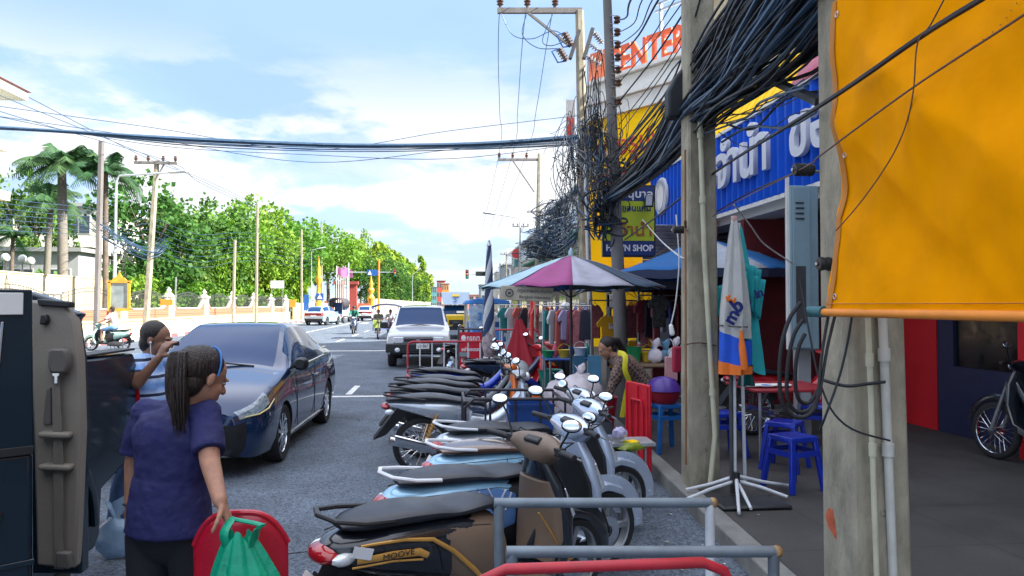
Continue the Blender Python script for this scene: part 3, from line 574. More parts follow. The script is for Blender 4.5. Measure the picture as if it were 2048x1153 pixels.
t, a, e = mast('long traffic mast arm with a blue board over the far lane', 697, 90, 545, 790)
p = a.lerp(e, .52); MB().box(p + V((.0, -.1, -.05)), (1.35, .06, .72)).build('name_board', BLU, t); MB().prism([(-.25, -.25), (.25, -.25), (0, .28)], p + V((-.35, -.14, -.05)), (1, 0, 0), (0, 0, 1), (0, -.02, 0)).build('symbol', WHT, t)
signal(t, e + V((0, -.05, -.1)), .95)
t, a, e = mast('traffic mast with hanging signal above the right hand lane', 1000, 80, 549, 936)
MB().box(a.lerp(e, .55) + V((0, -.1, .05)), (1.5, .05, .5)).build('name_board', BT, t); signal(t, e + V((-.1, -.05, 0)), .95)
# fence and distant walls past the gate
t = thing('temple_fence', 'long white and ochre picket fence below the columnar trees', 'fence', (gx(770, 125), 125, 0)); n = 60; pk = MB().bb(-.22, .22, -.1, .1, 0, 2.6).mesh('picket', [WPL])
for i in range(n):
    f = i / (n - 1); px = 745 + 115 * f; Y = 104 + 125 * f ** 1.4; p = at(px, 600, Y); q = bpy.data.objects.new('picket', pk); COL.objects.link(q); q.parent = t; q.location = (p.x - t.location.x, Y - t.location.y, 0)
mb = MB(); pts = [at(745 + 115 * i / 20, 600, 104.3 + 125 * (i / 20) ** 1.4) for i in range(21)]
for a, b in zip(pts, pts[1:]): mb.add([(a.x, a.y, 0), (b.x, b.y, 0), (b.x, b.y, 1.5), (a.x, a.y, 1.5)], [(0, 1, 2, 3)])
mb.build('low_wall', mat('ochre_wall', (.5, .3, .12), .8, var=.3), t, world=True, solid=.15)
t = thing('far_wall', 'plain cream wall continuing past the last pink panel', 'wall', (XL(100) - 2.2, 90, 0)); mb = MB()
for a, b in ((78, 90), (90, 104)): mb.add([(XL(a) - 2.1, a, 0), (XL(b) - 2.1, b, 0), (XL(b) - 2.1, b, 1.9), (XL(a) - 2.1, a, 1.9)], [(0, 1, 2, 3)])
mb.build('wall_face', CRM, t, world=True, solid=.2)
# distant town on the axis of the road
DC = [mat('far_teal', (.1, .3, .32), .8), mat('far_orange', (.65, .26, .05), .7), mat('far_red', (.5, .08, .07), .7), mat('far_cream', (.5, .46, .4), .8), mat('far_grey', (.3, .32, .35), .8), mat('far_pink', (.55, .25, .22), .8)]
for i, (p0, p1, ty, Y, k, lb) in enumerate(((862, 874, 575, 330, 0, 'tiny teal building at the end of the tree row'), (874, 890, 562, 300, 2, 'red and white shop sign block far down the street'), (884, 898, 568, 280, 1, 'orange billboard block far down the street'), (896, 925, 585, 360, 3, 'low cream building at the vanishing point'), (925, 962, 590, 300, 5, 'low pink roofed building behind the blue three-wheeler'), (962, 1000, 570, 230, 4, 'grey shophouse beyond the striped parasol'), (996, 1025, 545, 190, 3, 'cream shophouse with small red round sign far right'), (1010, 1045, 530, 150, 4, 'grey three storey shophouse before the cream one'))):
    x0, x1 = gx(p0, Y), gx(p1, Y); h = at(p0, ty, Y).z; building('far_building', lb, x0, x1, Y, Y + 14, h, 3 if h > 8 else 2, 3, wm=DC[k], roofm=GRY)
# ================================================================== right side: shops and poles
FX = 4.55
YEL = mat('yellow_panel', (1.0, .61, .0), .6, spec=.15, var=.06, scale=1, dirt=.2, dirtcol=(.4, .28, .05))
BLS = mat('blue_sheet', (.003, .085, .56), .45, var=.12, scale=2, spec=.2)
PKP = mat('pink_panel', (.7, .12, .2), .5)
WLT = mat('white_letter', (.72, .72, .75), .4, var=.03); REDT = mat('red_letter', (.6, .06, .03), .5)
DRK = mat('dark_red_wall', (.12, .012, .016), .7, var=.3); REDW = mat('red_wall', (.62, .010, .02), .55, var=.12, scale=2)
NVY = mat('navy_frame', (.02, .025, .07), .5); BRW = mat('ochre_wall_dark', (.12, .09, .04), .8, var=.3)
# pawn shop building with corrugated sign band
ps = thing('pawn_shop_building', 'pawn shop with long blue corrugated fascia and yellow eave behind the poles', 'shop', (FX, 12, 0))
Y0, Y1 = 6.2, 15.4; z0, z1 = 3.18, 4.46
mb = MB(); n = int((Y1 - Y0) / .055)
vs = []; 
for i in range(n + 1):
    y = Y0 + (Y1 - Y0) * i / n; x = FX - (.07 if (i % 4) < 2 else 0); vs += [(x, y, z0), (x, y, z1)]
mb.add(vs, [(2 * i, 2 * i + 1, 2 * i + 3, 2 * i + 2) for i in range(n)]); mb.build('blue_fascia', BLS, ps, world=True, smooth=False)
MB().bb(FX - .06, FX + .06, Y0, Y1, z0 - .06, z0).build('lower_trim', WHT, ps, world=True)
mb = MB(); n = 60
for i in range(n):
    y = Y0 + (Y1 - Y0) * i / n; y2 = Y0 + (Y1 - Y0) * (i + 1) / n; e = .02 if i % 2 else 0
    mb.add([(FX - .06, y, z1 + e), (FX - .06, y2, z1 + e), (FX + .5, y2, z1 + .88 + e), (FX + .5, y, z1 + .88 + e)], [(0, 1, 2, 3)])
mb.build('yellow_eave', YEL, ps, world=True, solid=.02, smooth=False)
MB().add([(FX - .09, Y0, z1 + .03), (FX - .09, 8.95, z1 + .03), (FX + .48, 8.95, z1 + .92), (FX + .48, Y0, z1 + .92)], [(0, 1, 2, 3)]).build('pink_eave_end', PKP, ps, world=True, solid=.02)
MB().bb(FX - .08, FX - .04, Y0, Y1, z1 - .02, z1 + .03).build('upper_trim', WHT, ps, world=True)
mb = MB(); mb.bb(FX + .5, 12.5, Y0 - 6, Y1, 3.0, 5.25); mb.bb(FX + .02, 12.5, Y0, Y1, 3.0, 3.15); mb.build('upper_wall', GRY, ps, world=True)
MB().bb(6.2, 6.35, 8.6, 9.9, .12, 3.0).build('red_wall', REDW, ps, world=True)
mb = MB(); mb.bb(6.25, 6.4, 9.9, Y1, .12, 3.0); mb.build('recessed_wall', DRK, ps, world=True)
mb = MB(); mb.bb(6.2, 6.35, 3, 8.58, .12, .95); mb.bb(6.2, 6.35, 8.3, 8.58, .95, 3.0); mb.bb(6.2, 6.35, 3, 5.2, .95, 3.0); mb.bb(6.2, 6.35, 6.9, 7.05, .95, 3.0); mb.bb(6.2, 6.35, 5.2, 8.3, 2.6, 3.0); mb.build('navy_shopfront', NVY, ps, world=True)
MB().bb(6.24, 6.27, 5.2, 8.3, .95, 2.6).build('shop_window', mat('dim_window', (.01, .01, .012), .15, var=.3), ps, world=True)
MB().bb(5.9, 6.15, 6.75, 6.95, .12, 2.9).build('red_post', REDW, ps, world=True)
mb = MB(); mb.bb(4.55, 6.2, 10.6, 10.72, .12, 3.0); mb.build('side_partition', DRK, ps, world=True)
mb = MB()
for x in (3.95, 4.3): mb.bb(x, x + .22, 11.6, 11.7, .12, 3.1)
mb.build('red_shutter_frame', REDW, ps, world=True)
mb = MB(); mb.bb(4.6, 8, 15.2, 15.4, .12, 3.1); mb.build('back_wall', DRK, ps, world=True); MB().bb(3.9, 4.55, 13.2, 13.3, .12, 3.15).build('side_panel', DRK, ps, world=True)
MB().bb(FX, FX + .3, 15.1, 15.4, .12, 3.15).build('column', GRY, ps, world=True)
# shutter slats seen above the second parasol
mb = MB()
for k in range(14): mb.box((4.5, 13.0, 2.3 + k * .065), (1.7, .03, .05), (R(20), 0, 0))
mb.build('roller_shutter', STL, ps, world=True)
# sign lettering on the fascia, reading away from camera order
Mt = M.Translation((FX - .10, 10.15, 3.86)) @ M(((0, 0, -1, 0), (-1, 0, 0, 0), (0, 1, 0, 0), (0, 0, 0, 1)))
text('รับจำนำ  ขอ', .92, WLT, ps, ext=.035, bold=.018, sx=1.08, mtx=M.Translation(-V(ps.location)) @ Mt, name='sign_lettering')
mb = MB(); mb.lathe([(0, -.03), (.38, -.03), (.38, .02), (0, .02)], (FX - .08, 14.45, 3.92), (1, 0, 0), 28); mb.build('round_emblem', WLT, ps, world=True)
mb = MB(); mb.lathe([(.28, -.03), (.31, -.04), (.34, -.03)], (FX - .11, 14.45, 3.92), (1, 0, 0), 28); mb.build('emblem_ring', mat('emblem_blue', (.3, .36, .5), .5), ps, world=True)
# unseen set-back block shaped to throw the street into shade, then the cream shophouse
st_ = building('shading_block', 'tall grey shophouse block rising over the orange tarpaulin', 8.6, 22, -16, 13.5, 11.0, 3, 8, wm=GRY, face='-X', z0=3.0)
MB().bb(8.7, 22, -15.9, 13.4, 0, 3.0).build('ground_floor', GRY, st_, world=True)
lh = building('cream_shophouse', 'cream upper storeys with faded brackets behind the cable bundle', 6.7, 16, 13.6, 18.6, 11.4, 4, 2, wm=CRM, face='-X')
mb = MB()
for k in range(4): mb.bb(6.3, 6.7, 13.6, 18.6, 5.6 + k * 1.9, 5.75 + k * 1.9)
mb.build('ledge', WPL, lh, world=True)
# corner store with yellow facade and CENTER letters
A = at(1372, 600, 23.6); B = at(1176, 600, 27.4); A.z = B.z = 0; du = (A - B).normalized(); nn = V((du.y, -du.x, 0)); Lw = (A - B).length
cs = thing('corner_store', 'yellow fronted corner store with white cornice and orange roof letters', 'shop', B); lo = V(B)
def W(u, v, z): return tuple(V(B) + du * u + nn * v + V((0, 0, z)) - lo)
def wbox(mb, u0, u1, v0, v1, z0, z1): mb.add([W(u, v, z) for z in (z0, z1) for u, v in ((u0, v0), (u1, v0), (u1, v1), (u0, v1))], [(3, 2, 1, 0), (4, 5, 6, 7), (0, 1, 5, 4), (1, 2, 6, 5), (2, 3, 7, 6), (3, 0, 4, 7)])
EX = 2.5
mb = MB(); wbox(mb, 0, Lw + EX, -9, 0, .1, 8.7); mb.build('yellow_facade', YEL, cs)
mb = MB(); wbox(mb, -.1, Lw + EX, -9, .14, 8.72, 9.25); wbox(mb, -.2, Lw + EX, -9, .3, 9.27, 9.45); wbox(mb, -.1, Lw + EX, -9, .14, 9.47, 10.0); wbox(mb, -.22, Lw + EX, -9, .34, 10.02, 10.15); wbox(mb, -.08, .0, -8, .16, 2, 8.7); mb.build('cornice', WHT, cs)
def wtext(s, size, m, u, z, v=.05, ext=.03, sx=1, nm='lettering', bold=0):
    mt = M(((du.x, 0, nn.x, 0), (du.y, 0, nn.y, 0), (0, 1, 0, 0), (0, 0, 0, 1))); text(s, size, m, cs, ext=ext, sx=sx, bold=bold, name=nm, mtx=M.Translation(W(u, v, z)) @ mt)
wtext('CENTER', 1.42, mat('orange_letter', (.8, .12, .03), .45, var=.25, scale=1.5), Lw * .63, 10.62, .05, .06, .70, 'roof_letters', .03)
mb = MB(); wbox(mb, .15, 1.05, 0, .08, 10.0, 11.3); mb.build('roof_emblem', mat('orange_emblem', (.8, .2, .08), .5, var=.5, scale=1.2), cs)
wtext('ทองรูปพรรณ', 1.0, REDT, Lw * .66, 7.5, .04, .02, .95, 'red_lettering'); wtext('แว่นตา นาฬิกา', .95, REDT, Lw * .6, 6.35, .04, .02, .9, 'red_lettering')
wtext('เครื่องเขียน', .8, REDT, Lw * .45, 4.9, .04, .02, .9, 'red_lettering')
mb = MB(); wbox(mb, Lw * .78, Lw * .8, 0, .1, 11.0, 12.2); wbox(mb, Lw * .74, Lw + EX, .05, .1, 11.9, 11.98); wbox(mb, Lw * .74, Lw + EX, .05, .1, 12.15, 12.22); mb.build('roof_rail', STL, cs)
mb = MB(); wbox(mb, 0, Lw + EX, .0, 1.3, 2.75, 2.95); mb.build('red_awning', mat('red_awning', (.55, .02, .02), .6), cs)
sw = board('side_sign', 'small red and white vertical sign by the first tall pole', 'sign', 1132, 200, 1150, 290, 27.6, WHT, False)
a = at(1134, 285, 27.5) - V(sw.location); b = at(1148, 235, 27.5) - V(sw.location); MB().bb(a.x, b.x, -.06, -.03, a.z, b.z).build('red_field', REDT, sw)
# shophouses further down the right side
SHW = mat('weathered_white', (.42, .42, .40), .85, var=.25, scale=.7, dirt=.6, dirtcol=(.12, .12, .12))
for i, (y0, y1, x, h, lb) in enumerate(((33, 44, 8.2, 8.6, 'weathered white shophouse behind the cable tangle'), (44.2, 58, 8.6, 9.0, 'shabby pale shophouse, second beyond the corner store'), (58.2, 76, 9.2, 8.6, 'pale shophouse with green awning, third beyond the corner store'), (76.2, 110, 10.5, 9.5, 'farthest pale shophouse of the right hand row'))):
    t = building('shophouse', lb, x, x + 10, y0, y1, h, 3, 3, wm=SHW, face='-X'); mb = MB(); mb.bb(x - 1.6, x, y0 + .2, y1 - .2, 2.7, 2.85); mb.bb(x - .9, x, y0, y1, 5.7, 5.85)
    mb.build('awning', [mat('green_awning', (.03, .2, .13), .6), mat('blue_awning', (.03, .1, .3), .6), mat('green_awning', (.03, .2, .13), .6), mat('red_awning', (.5, .02, .02), .6)][i], t, world=True)
t = board('hanging_sign', 'white rectangular sign board high over the far shops', 'sign', 1014, 497, 1030, 513, 95, WHT, False)
t = thing('round_sign', 'round red shop sign projecting over the far pavement', 'sign', at(1033, 508, 85)); MB().lathe([(0, -.08), (.55, -.08), (.55, .08), (0, .08)], (0, 0, 0), (0, 1, 0), 20).build('disc', mat('sign_red', (.6, .05, .05), .5), t)
MB().box((0, .2, -1.1), (.5, .1, .9)).build('lower_panel', DC[0], t)
# hanging pawn sign
a = at(1208, 511, 12.6); b = at(1306, 375, 12.6); pg = thing('pawn_sign', 'blue and lime PAWN SHOP sign hanging beside the old wooden pole', 'sign', ((a.x + b.x) / 2, 12.6, a.z)); o = V(pg.location); hw = (b.x - a.x) / 2; H = b.z - a.z
LIME = mat('lime_panel', (.42, .50, .02), .5, var=.08); NB = mat('navy_sign', (.01, .035, .16), .45)
MB().bb(-hw - .03, hw + .03, -.04, .06, -.03, H + .03).build('frame', BLK, pg)
MB().bb(-hw, hw, -.06, -.041, H * .79, H).build('top_panel', NB, pg); MB().bb(-hw, hw, -.06, -.041, H * .21, H * .785).build('lime_panel', LIME, pg); MB().bb(-hw, hw, -.06, -.041, 0, H * .205).build('lower_panel', NB, pg)
text('ธนานุบาล', .185, WLT, pg, (.03, -.066, H * .885), sx=1.15, bold=.004); text('นครขอนแก่น', .15, NB, pg, (0, -.066, H * .68), sx=1.0, bold=.003)
text('จำนำ', .30, mat('brown_letter', (.35, .10, .02), .5), pg, (.1, -.066, H * .36), sx=1.1, bold=.006); text('PAWN SHOP', .155, WLT, pg, (0, -.066, H * .10), sx=.95, bold=.004)
a = at(1296, 403, 12.3); t = thing('floodlight', 'small black floodlight on the corner of the pawn sign', 'light', a); MB().box((.02, 0, -.0), (.14, .1, .2), (R(10), 0, 0)).build('housing', BLK, t, bevel=.01); MB().box((-.0, -.06, 0), (.11, .01, .16), (R(10), 0, 0)).build('glass', CLR, t); MB().bar((0, .05, 0), (.0, .28, .05), .03).build('bracket', BLK, t)
# ---- concrete post near (H-section) builder
def hpole(label, quad0, quad1, m=POLE, dep=.2):
    """quad0/1: bottom and top centre (x,y,z) with width"""
    (p0, w0), (p1, w1) = quad0, quad1; t = thing('utility_pole', label, 'pole', p0); q = V(p1) - V(p0); vs = []; k = 8; mb = MB()
    def sec(w, d): f = .22; g = .028; return [(-w, -d), (w, -d), (w, -d + g * 1.5), (w - .0, d), (-w, d), (-w, -d + .02)]
    for i in range(k + 1):
        f = i / k; c = q * f; w = (w0 + (w1 - w0) * f) / 2; d = dep * (1 - .25 * f) / 2; ch = .018
        vs += [c + V((x, y, 0)) for x, y in ((-w + ch, -d), (w - ch, -d), (w, -d + ch), (w, d - ch), (w - ch, d), (-w + ch, d), (-w, d - ch), (-w, -d + ch))]
    mb.add(vs, [(i * 8 + j, i * 8 + (j + 1) % 8, (i + 1) * 8 + (j + 1) % 8, (i + 1) * 8 + j) for i in range(k) for j in range(8)] + [tuple(reversed(range(8))), tuple(range(k * 8, k * 8 + 8))]); mb.build('shaft', m, t, smooth=False)
    hb_ = MB(); z = .35
    while z < q.z - .3:
        c = q * (z / q.z); d = dep * (1 - .25 * z / q.z) / 2; hb_.lathe([(0, -.003), (.013, -.002), (.015, .002)], c + V((.0, -d - .001, 0)), (0, -1, 0), 8); z += .30
    hb_.build('bolt_holes', BLK, t); return t
P1 = hpole('square concrete pole with strapped pipe between parasol and noodle stall', (at(1401, 979, 6.2), .27), (at(1394, -60, 6.2), .235), dep=.26)
a = P1.location; a.z = .1
pb = at(1735, 1215, 3.35); P2 = hpole('nearest concrete pole with orange paint patch and two pipes', (V((pb.x, 3.35, .08)), .29), (V((at(1706, -60, 3.4).x, 3.4, 3.9)), .27), dep=.30)
# lower flared foot & left face of near pole are seen in shade
def pipe(label, pts, r, m, name='conduit_pipe'): 
    t = thing(name, label, 'pipe', pts[0]); MB().tube(pts, r, 10).build('pipe_run', m, t, world=True); mb = MB()
    for f in (.25, .6, .85):
        i = int(f * (len(pts) - 1)); p = V(pts[i]).lerp(V(pts[i + 1]), .5) if i + 1 < len(pts) else V(pts[i]); MB().cyl(p - V((0, 0, .03)), p + V((0, 0, .03)), r * 1.35, n=10).build('clamp', m, t, world=True)
    return t
PVC = mat('pvc_cream', (.52, .50, .36), .45, dirt=.3, scale=5); PVW = mat('pvc_white', (.55, .55, .5), .45, dirt=.3)
pipe('thin cream conduit running up the front of the nearest pole', [at(1755, 1200, 3.17), at(1748, 1000, 3.17), at(1742, 800, 3.17), at(1736, 640, 3.17), at(1735, 560, 3.17)], .0125, PVC)
pipe('thicker white pipe on the right edge of the nearest pole', [at(1788, 1200, 3.2), at(1780, 1000, 3.2), at(1772, 800, 3.2), at(1764, 620, 3.2), at(1762, 560, 3.2)], .02, PVW)
pipe('cream pipe strapped diagonally to the square concrete pole', [at(1420, 970, 5.98), at(1430, 870, 6.0), at(1420, 700, 6.02), at(1408, 500, 6.03), at(1402, 300, 6.04), at(1400, 240, 6.04)], .022, PVC)
pipe('thin copper coloured rod tucked into the square pole edge', [at(1372, 930, 6.05), at(1371, 600, 6.05), at(1370, 300, 6.05)], .01, mat('copper_rod', (.25, .13, .06), .5), 'earth_rod')
t = thing('paint_patch', 'orange paint smear low on the nearest pole', 'paint mark', at(1660, 1040, 3.28)); rnd = random.Random(4)
MB().add([V(at(1660 + x, 1048 + y, 3.185)) - V(t.location) for x, y in ((-4, -32), (6, -28), (10, -8), (13, 20), (14, 34), (6, 22), (-5, 4), (-9, -16))], [tuple(range(8))]).build('smear', mat('faded_orange', (.5, .12, .06), .9, var=.3, scale=20), t)
# tall poles
pole('tall grey concrete pole holding the crossarm and fuses', 1170, 560, 1159, 22, 25, .24, .15, name='utility_pole')
pole('dark round pole wrapped in cables, in front of the yellow store', 1240, 640, 1212, -60, 11.9, .125, .07, m=DPOLE, side=14)
pole('tall distant pole with its own crossarm over the right pavement', 1074, 560, 1079, 308, 50, .2, .13)
pole('far thin pole beyond the street lamp', 1038, 560, 1041, 450, 80, .14, .1, arms=[(.98, .9, 0)])
pole('faint last pole on the right side', 1012, 560, 1013, 505, 120, .14, .1, arms=[(.96, 1.0, 0)])
pole('grey steel conduit post beside the tall concrete pole', 1181, 640, 1171, 330, 15, .055, .055, m=STL, name='steel_post', side=12)
def sidearm(label, pxs, py, Y, pxp, big=1.0):
    a = at(pxs[0], py, Y); b = at(pxs[1], py, Y); t = thing('crossarm', label, 'crossarm', b); mb = MB(); mb.bar(a, b, .14 * big, .18 * big); mb.build('beam', DPOLE, t, world=True)
    mb = MB(); m_ = a.lerp(b, .35); mb.bar(m_ - V((0, .1, .1)), at(pxp[0], pxp[1], Y) - V((0, .1, 0)), .08 * big); mb.build('brace', DPOLE, t, world=True)
    im = MB(); out = []
    for f in (.03, .35, .68): p = a.lerp(b, f) + V((0, 0, .09)); insulator(im, p, 1.6 * big); out.append(p + V((0, 0, .4 * big)))
    im.build('insulators', INS, t, world=True); return out
I1 = sidearm('wide crossarm with three insulators at the top of the tall grey pole', (995, 1164), 22, 25, (1140, 96)); I2 = sidearm('crossarm with three insulators on the tall distant pole', (996, 1080), 320, 50, (1068, 385), .95)
# fuse cut-outs on the tall pole
ft = thing('fuse_cutouts', 'pair of angled fuse switches hanging from the tall grey pole', 'fuse switch', at(1160, 90, 24.6))
for p, q in (((1158, 62), (1140, 118)), ((1185, 58), (1168, 118))): MB().bar(at(*p, 24.6), at(*q, 24.6), .22, .12).build('channel', IRN, ft, world=True)
for p, q in (((1128, 66), (1143, 92)), ((1118, 98), (1133, 122))):
    mb = MB(); a, b = at(*p, 24.5), at(*q, 24.5); mb.cyl(a, b, .07, n=8)
    for f in (.1, .3, .5, .7, .9): c = a.lerp(b, f); mb.cyl(c - (b - a).normalized() * .02, c + (b - a).normalized() * .02, .14, n=8)
    mb.build('fuse_tube', INS, ft, world=True); mb = MB(); mb.tube([a, a + V((-.25, 0, -.1)), a.lerp(b, .8) + V((-.25, 0, -.15)), b], .03, 5); mb.build('fuse_link', BLU, ft, world=True)
for k, (p, q) in enumerate((((1188, 65), (1206, 88)), ((1180, 88), (1206, 108)), ((1172, 112), (1204, 132)))):
    t = thing('strain_insulator', ['upper', 'middle', 'lower'][k] + ' string of disc insulators left of the dark round pole', 'insulator', at(*p, 24)); mb = MB(); a, b = at(*p, 24), at(*q, 24); d = (b - a).normalized(); mb.cyl(a, b, .03, n=6)
    for i in range(5): c = a.lerp(b, .15 + i * .175); mb.cyl(c - d * .02, c + d * .03, .13, .06, n=10)
    mb.build('discs', GINS, t, world=True)
# spool insulators up the dark pole
for k, y in enumerate((40, 65, 90, 115, 140, 166, 204)):
    p = at(1234 + k * .6, y, 11.8); t = thing('spool_rack', ['topmost', 'second', 'third', 'fourth', 'fifth', 'sixth', 'lowest'][k] + ' spool insulator on the right side of the dark round pole', 'insulator', p, group='spool insulators up the dark pole')
    MB().lathe([(.03, -.05), (.055, -.045), (.06, -.03), (.035, 0), (.06, .03), (.055, .045), (.03, .05)], (0, 0, 0), n=10).build('spool', INS, t); MB().tube([(-.12, 0, .07), (.02, 0, .07), (.02, 0, -.07), (-.12, 0, -.07)], .008, 4).build('clevis', STL, t)
# rack insulators on near poles
for p, lb in ((at(1606, 340, 3.55), 'black triple insulator bolted to the nearest pole'), (at(1357, 460, 6.1), 'small black insulator on the side of the square pole'), (at(1655, 528, 3.4), 'grey bracket insulator halfway up the nearest pole')):
    t = thing('line_insulator', lb, 'insulator', p); mb = MB()
    for k in range(3): mb.lathe([(.012, -.02), (.03, -.018), (.035, 0), (.03, .018), (.012, .02)], (k * .032 - .03, 0, 0), (1, 0, 0), 12)
    mb.build('discs', BLK, t); MB().cyl((-.06, 0, 0), (.13, .05, 0), .008, n=6).build('bolt', STL, t)
# grey-blue electrical cabinet on wall column
GB = mat('cabinet_grey_blue', (.22, .33, .38), .5, var=.08, scale=3, dirt=.3)
c0, c1 = at(1583, 700, 7.9), at(1636, 372, 7.9); eb = thing('electrical_cabinet', 'tall grey blue steel cabinet with louvres left of the nearest pole', 'cabinet', (c0.x, 7.9, c0.z)); w_ = c1.x - c0.x; h_ = c1.z - c0.z
MB().bb(0, w_, 0, .14, 0, h_).build('casing', GB, eb, bevel=.01); MB().bb(.02, w_ * .68, -.02, -.001, .02, h_ - .02).build('door', GB, eb, bevel=.005)
mb = MB()
for k in range(4): mb.box((w_ * .3, -.025, h_ - .2 - k * .06), (.1, .02, .012), (R(30), 0, 0))
mb.bb(.05, w_ * .5, -.026, -.02, .3, .95); mb.build('louvres', IRN, eb); MB().bb(-.03, 0, .02, .06, 0, h_ + .1).build('side_trim', WHT, eb)
MB().bb(w_ * .55, w_, .2, .33, -c0.z + .12, 0).build('rear_post', GRY, eb)
# coiled thick hoses hanging between cabinet and near pole
HOS = mat('black_hose', (.02, .02, .022), .55)
for k, (pts, lb) in enumerate((([(1602, 605), (1578, 640), (1562, 700), (1560, 780), (1575, 825), (1605, 835), (1630, 815), (1640, 770)], 'outer black hose loop hanging below the cabinet'), ([(1606, 640), (1588, 670), (1577, 720), (1574, 790), (1590, 822), (1615, 822), (1636, 800)], 'middle black hose loop hanging below the cabinet'), ([(1610, 668), (1596, 700), (1590, 760), (1598, 800), (1618, 806), (1636, 780)], 'inner black hose loop hanging below the cabinet'))):
    P = [at(x, y, 5.2 + k * .12) for x, y in pts]; q = [V(p) for p in crom([tuple(p) for p in P], 5)]; t = thing('cable_loop', lb, 'cable', q[0]); MB().tube(q, .016, 8).build('hose', HOS, t, world=True)
# orange tarpaulin
tp = thing('orange_tarpaulin', 'large bright orange drop tarpaulin hanging at the right edge', 'tarpaulin', (1.78, 3.1, 1.66))
TRP = mat('orange_tarp', (1.0, .37, .0), .6, spec=.03, var=.14, scale=2.6, sub=.3, bump=.25, bscale=9, rvar=.05)
def tarp(u, v):
    y = 3.16 - 2.6 * u; z = 1.665 + 1.42 * v; s = math.sin(PI * v); cr_ = .045 * math.sin(u * 8 + v * 5) * s + min(1, u * 6 + .12) * .09 * noise.noise(V((u * 5, v * 3 + u * 4, 1))) * (.3 + .7 * v) + .03 * abs(math.sin((u * 1.6 + v * 1.1) * 9)) * s + .012 * noise.noise(V((u * 22, v * 9 + u * 14, 4))) + .018 * math.sin((u - v * .8) * 22 + 1) * s * v
    return V((1.74 + cr_ + .05 * v, y, z)) - V(tp.location)
MB().grid(tarp, 140, 80).build('sheet', TRP, tp)
TST = mat('tarp_stitch', (.45, .16, .01), .6); mb = MB()
mb.tube([tarp(.012, v / 30) + V((-.006, 0, 0)) for v in range(31)], [(.02, .003)] * 31, 4, flat=(1, 0, 0)); mb.tube([tarp(u / 40, .028) + V((-.008, 0, 0)) for u in range(41)], .002, 4)
for k in range(40): q = tarp(.32 + k * .011, .62 + .06 * math.sin(k * .12) + k * .003); mb.ell(q + V((-.004, 0, 0)), .0025, n=4)
mb.build('stitching', TST, tp)
for k in range(3):
    q = tarp(.02, .05 + k * .45) + V((-.006, -.012, 0)); MB().lathe([(.007, 0), (.012, -.002), (.015, 0)], q, (1, 0, 0), 14).build('eyelet', STL, tp)
mb = MB(); mb.cyl((1.74, 3.22, 1.665), (1.74, .5, 1.665), .018, n=12); mb.build('bottom_pipe', ORP, tp, world=True); mb = MB(); mb.cyl((1.74, 3.30, 1.668), (1.74, 3.17, 1.668), .026, n=14); mb.build('pipe_cap', mat('teal_cap', (.03, .13, .15), .5), tp, world=True)
for dx, lb in ((0, 'left black tie cord hanging from the tarpaulin pipe'), (.045, 'right black tie cord hanging from the tarpaulin pipe')):
    q = [V(p) for p in crom([tuple(at(1657 + dx * 300, 630, 3.2)), tuple(at(1645 + dx * 200, 700, 3.19)), tuple(at(1636 + dx * 80, 790, 3.18))], 5)]; t = thing('tie_cord', lb, 'cord', q[0]); MB().tube(q, .007, 6).build('cord', HOS, t, world=True)
# ================================================================== vehicles
def wheel(parent, p, r, wdt, rim_r, spokes=7, side=1, rimm=CHR, ax=(0, 1, 0), name='wheel', rot=0):
    """axis along y (local); side=+1 outer face at +y"""
    ax = V(ax); e = thing0 = None; hw = wdt / 2
    mb = MB(); mb.lathe([(rim_r * .98, -hw * .85), (r * .93, -hw), (r * .985, -hw * .8), (r, -hw * .4), (r, hw * .4), (r * .985, hw * .8), (r * .93, hw), (rim_r * .98, hw * .85)], (0, 0, 0), ax, 32)
    w_ = mb.build(name, RUB, parent, angle=60); w_.location = p; w_.rotation_euler = (0, 0, rot)
    mb = MB(); o = side * hw * .75
    mb.lathe([(rim_r, -hw * .8), (rim_r, hw * .8)], (0, 0, 0), ax, 32); mb.lathe([(rim_r, o * .98), (rim_r * .9, o), (rim_r * .88, o * .6)], (0, 0, 0), ax, 32)
    mb.lathe([(0, o * .95), (rim_r * .2, o * .9), (rim_r * .22, o * .4)], (0, 0, 0), ax, 12); a, b = frame_of(ax)
    for k in range(spokes):
        t = 2 * PI * k / spokes; d = a * math.cos(t) + b * math.sin(t); tt = a * math.cos(t + .25) + b * math.sin(t + .25)
        mb.bar(d * rim_r * .15 + ax * o * .85, tt * rim_r * .93 + ax * o * .9, rim_r * .17, hw * .25, up=ax)
    mb.build('rim', rimm, w_, angle=40); MB().lathe([(0, o * .2), (rim_r * .86, o * .2)], (0, 0, 0), ax, 20).build('brake_disc', IRN, w_); return w_
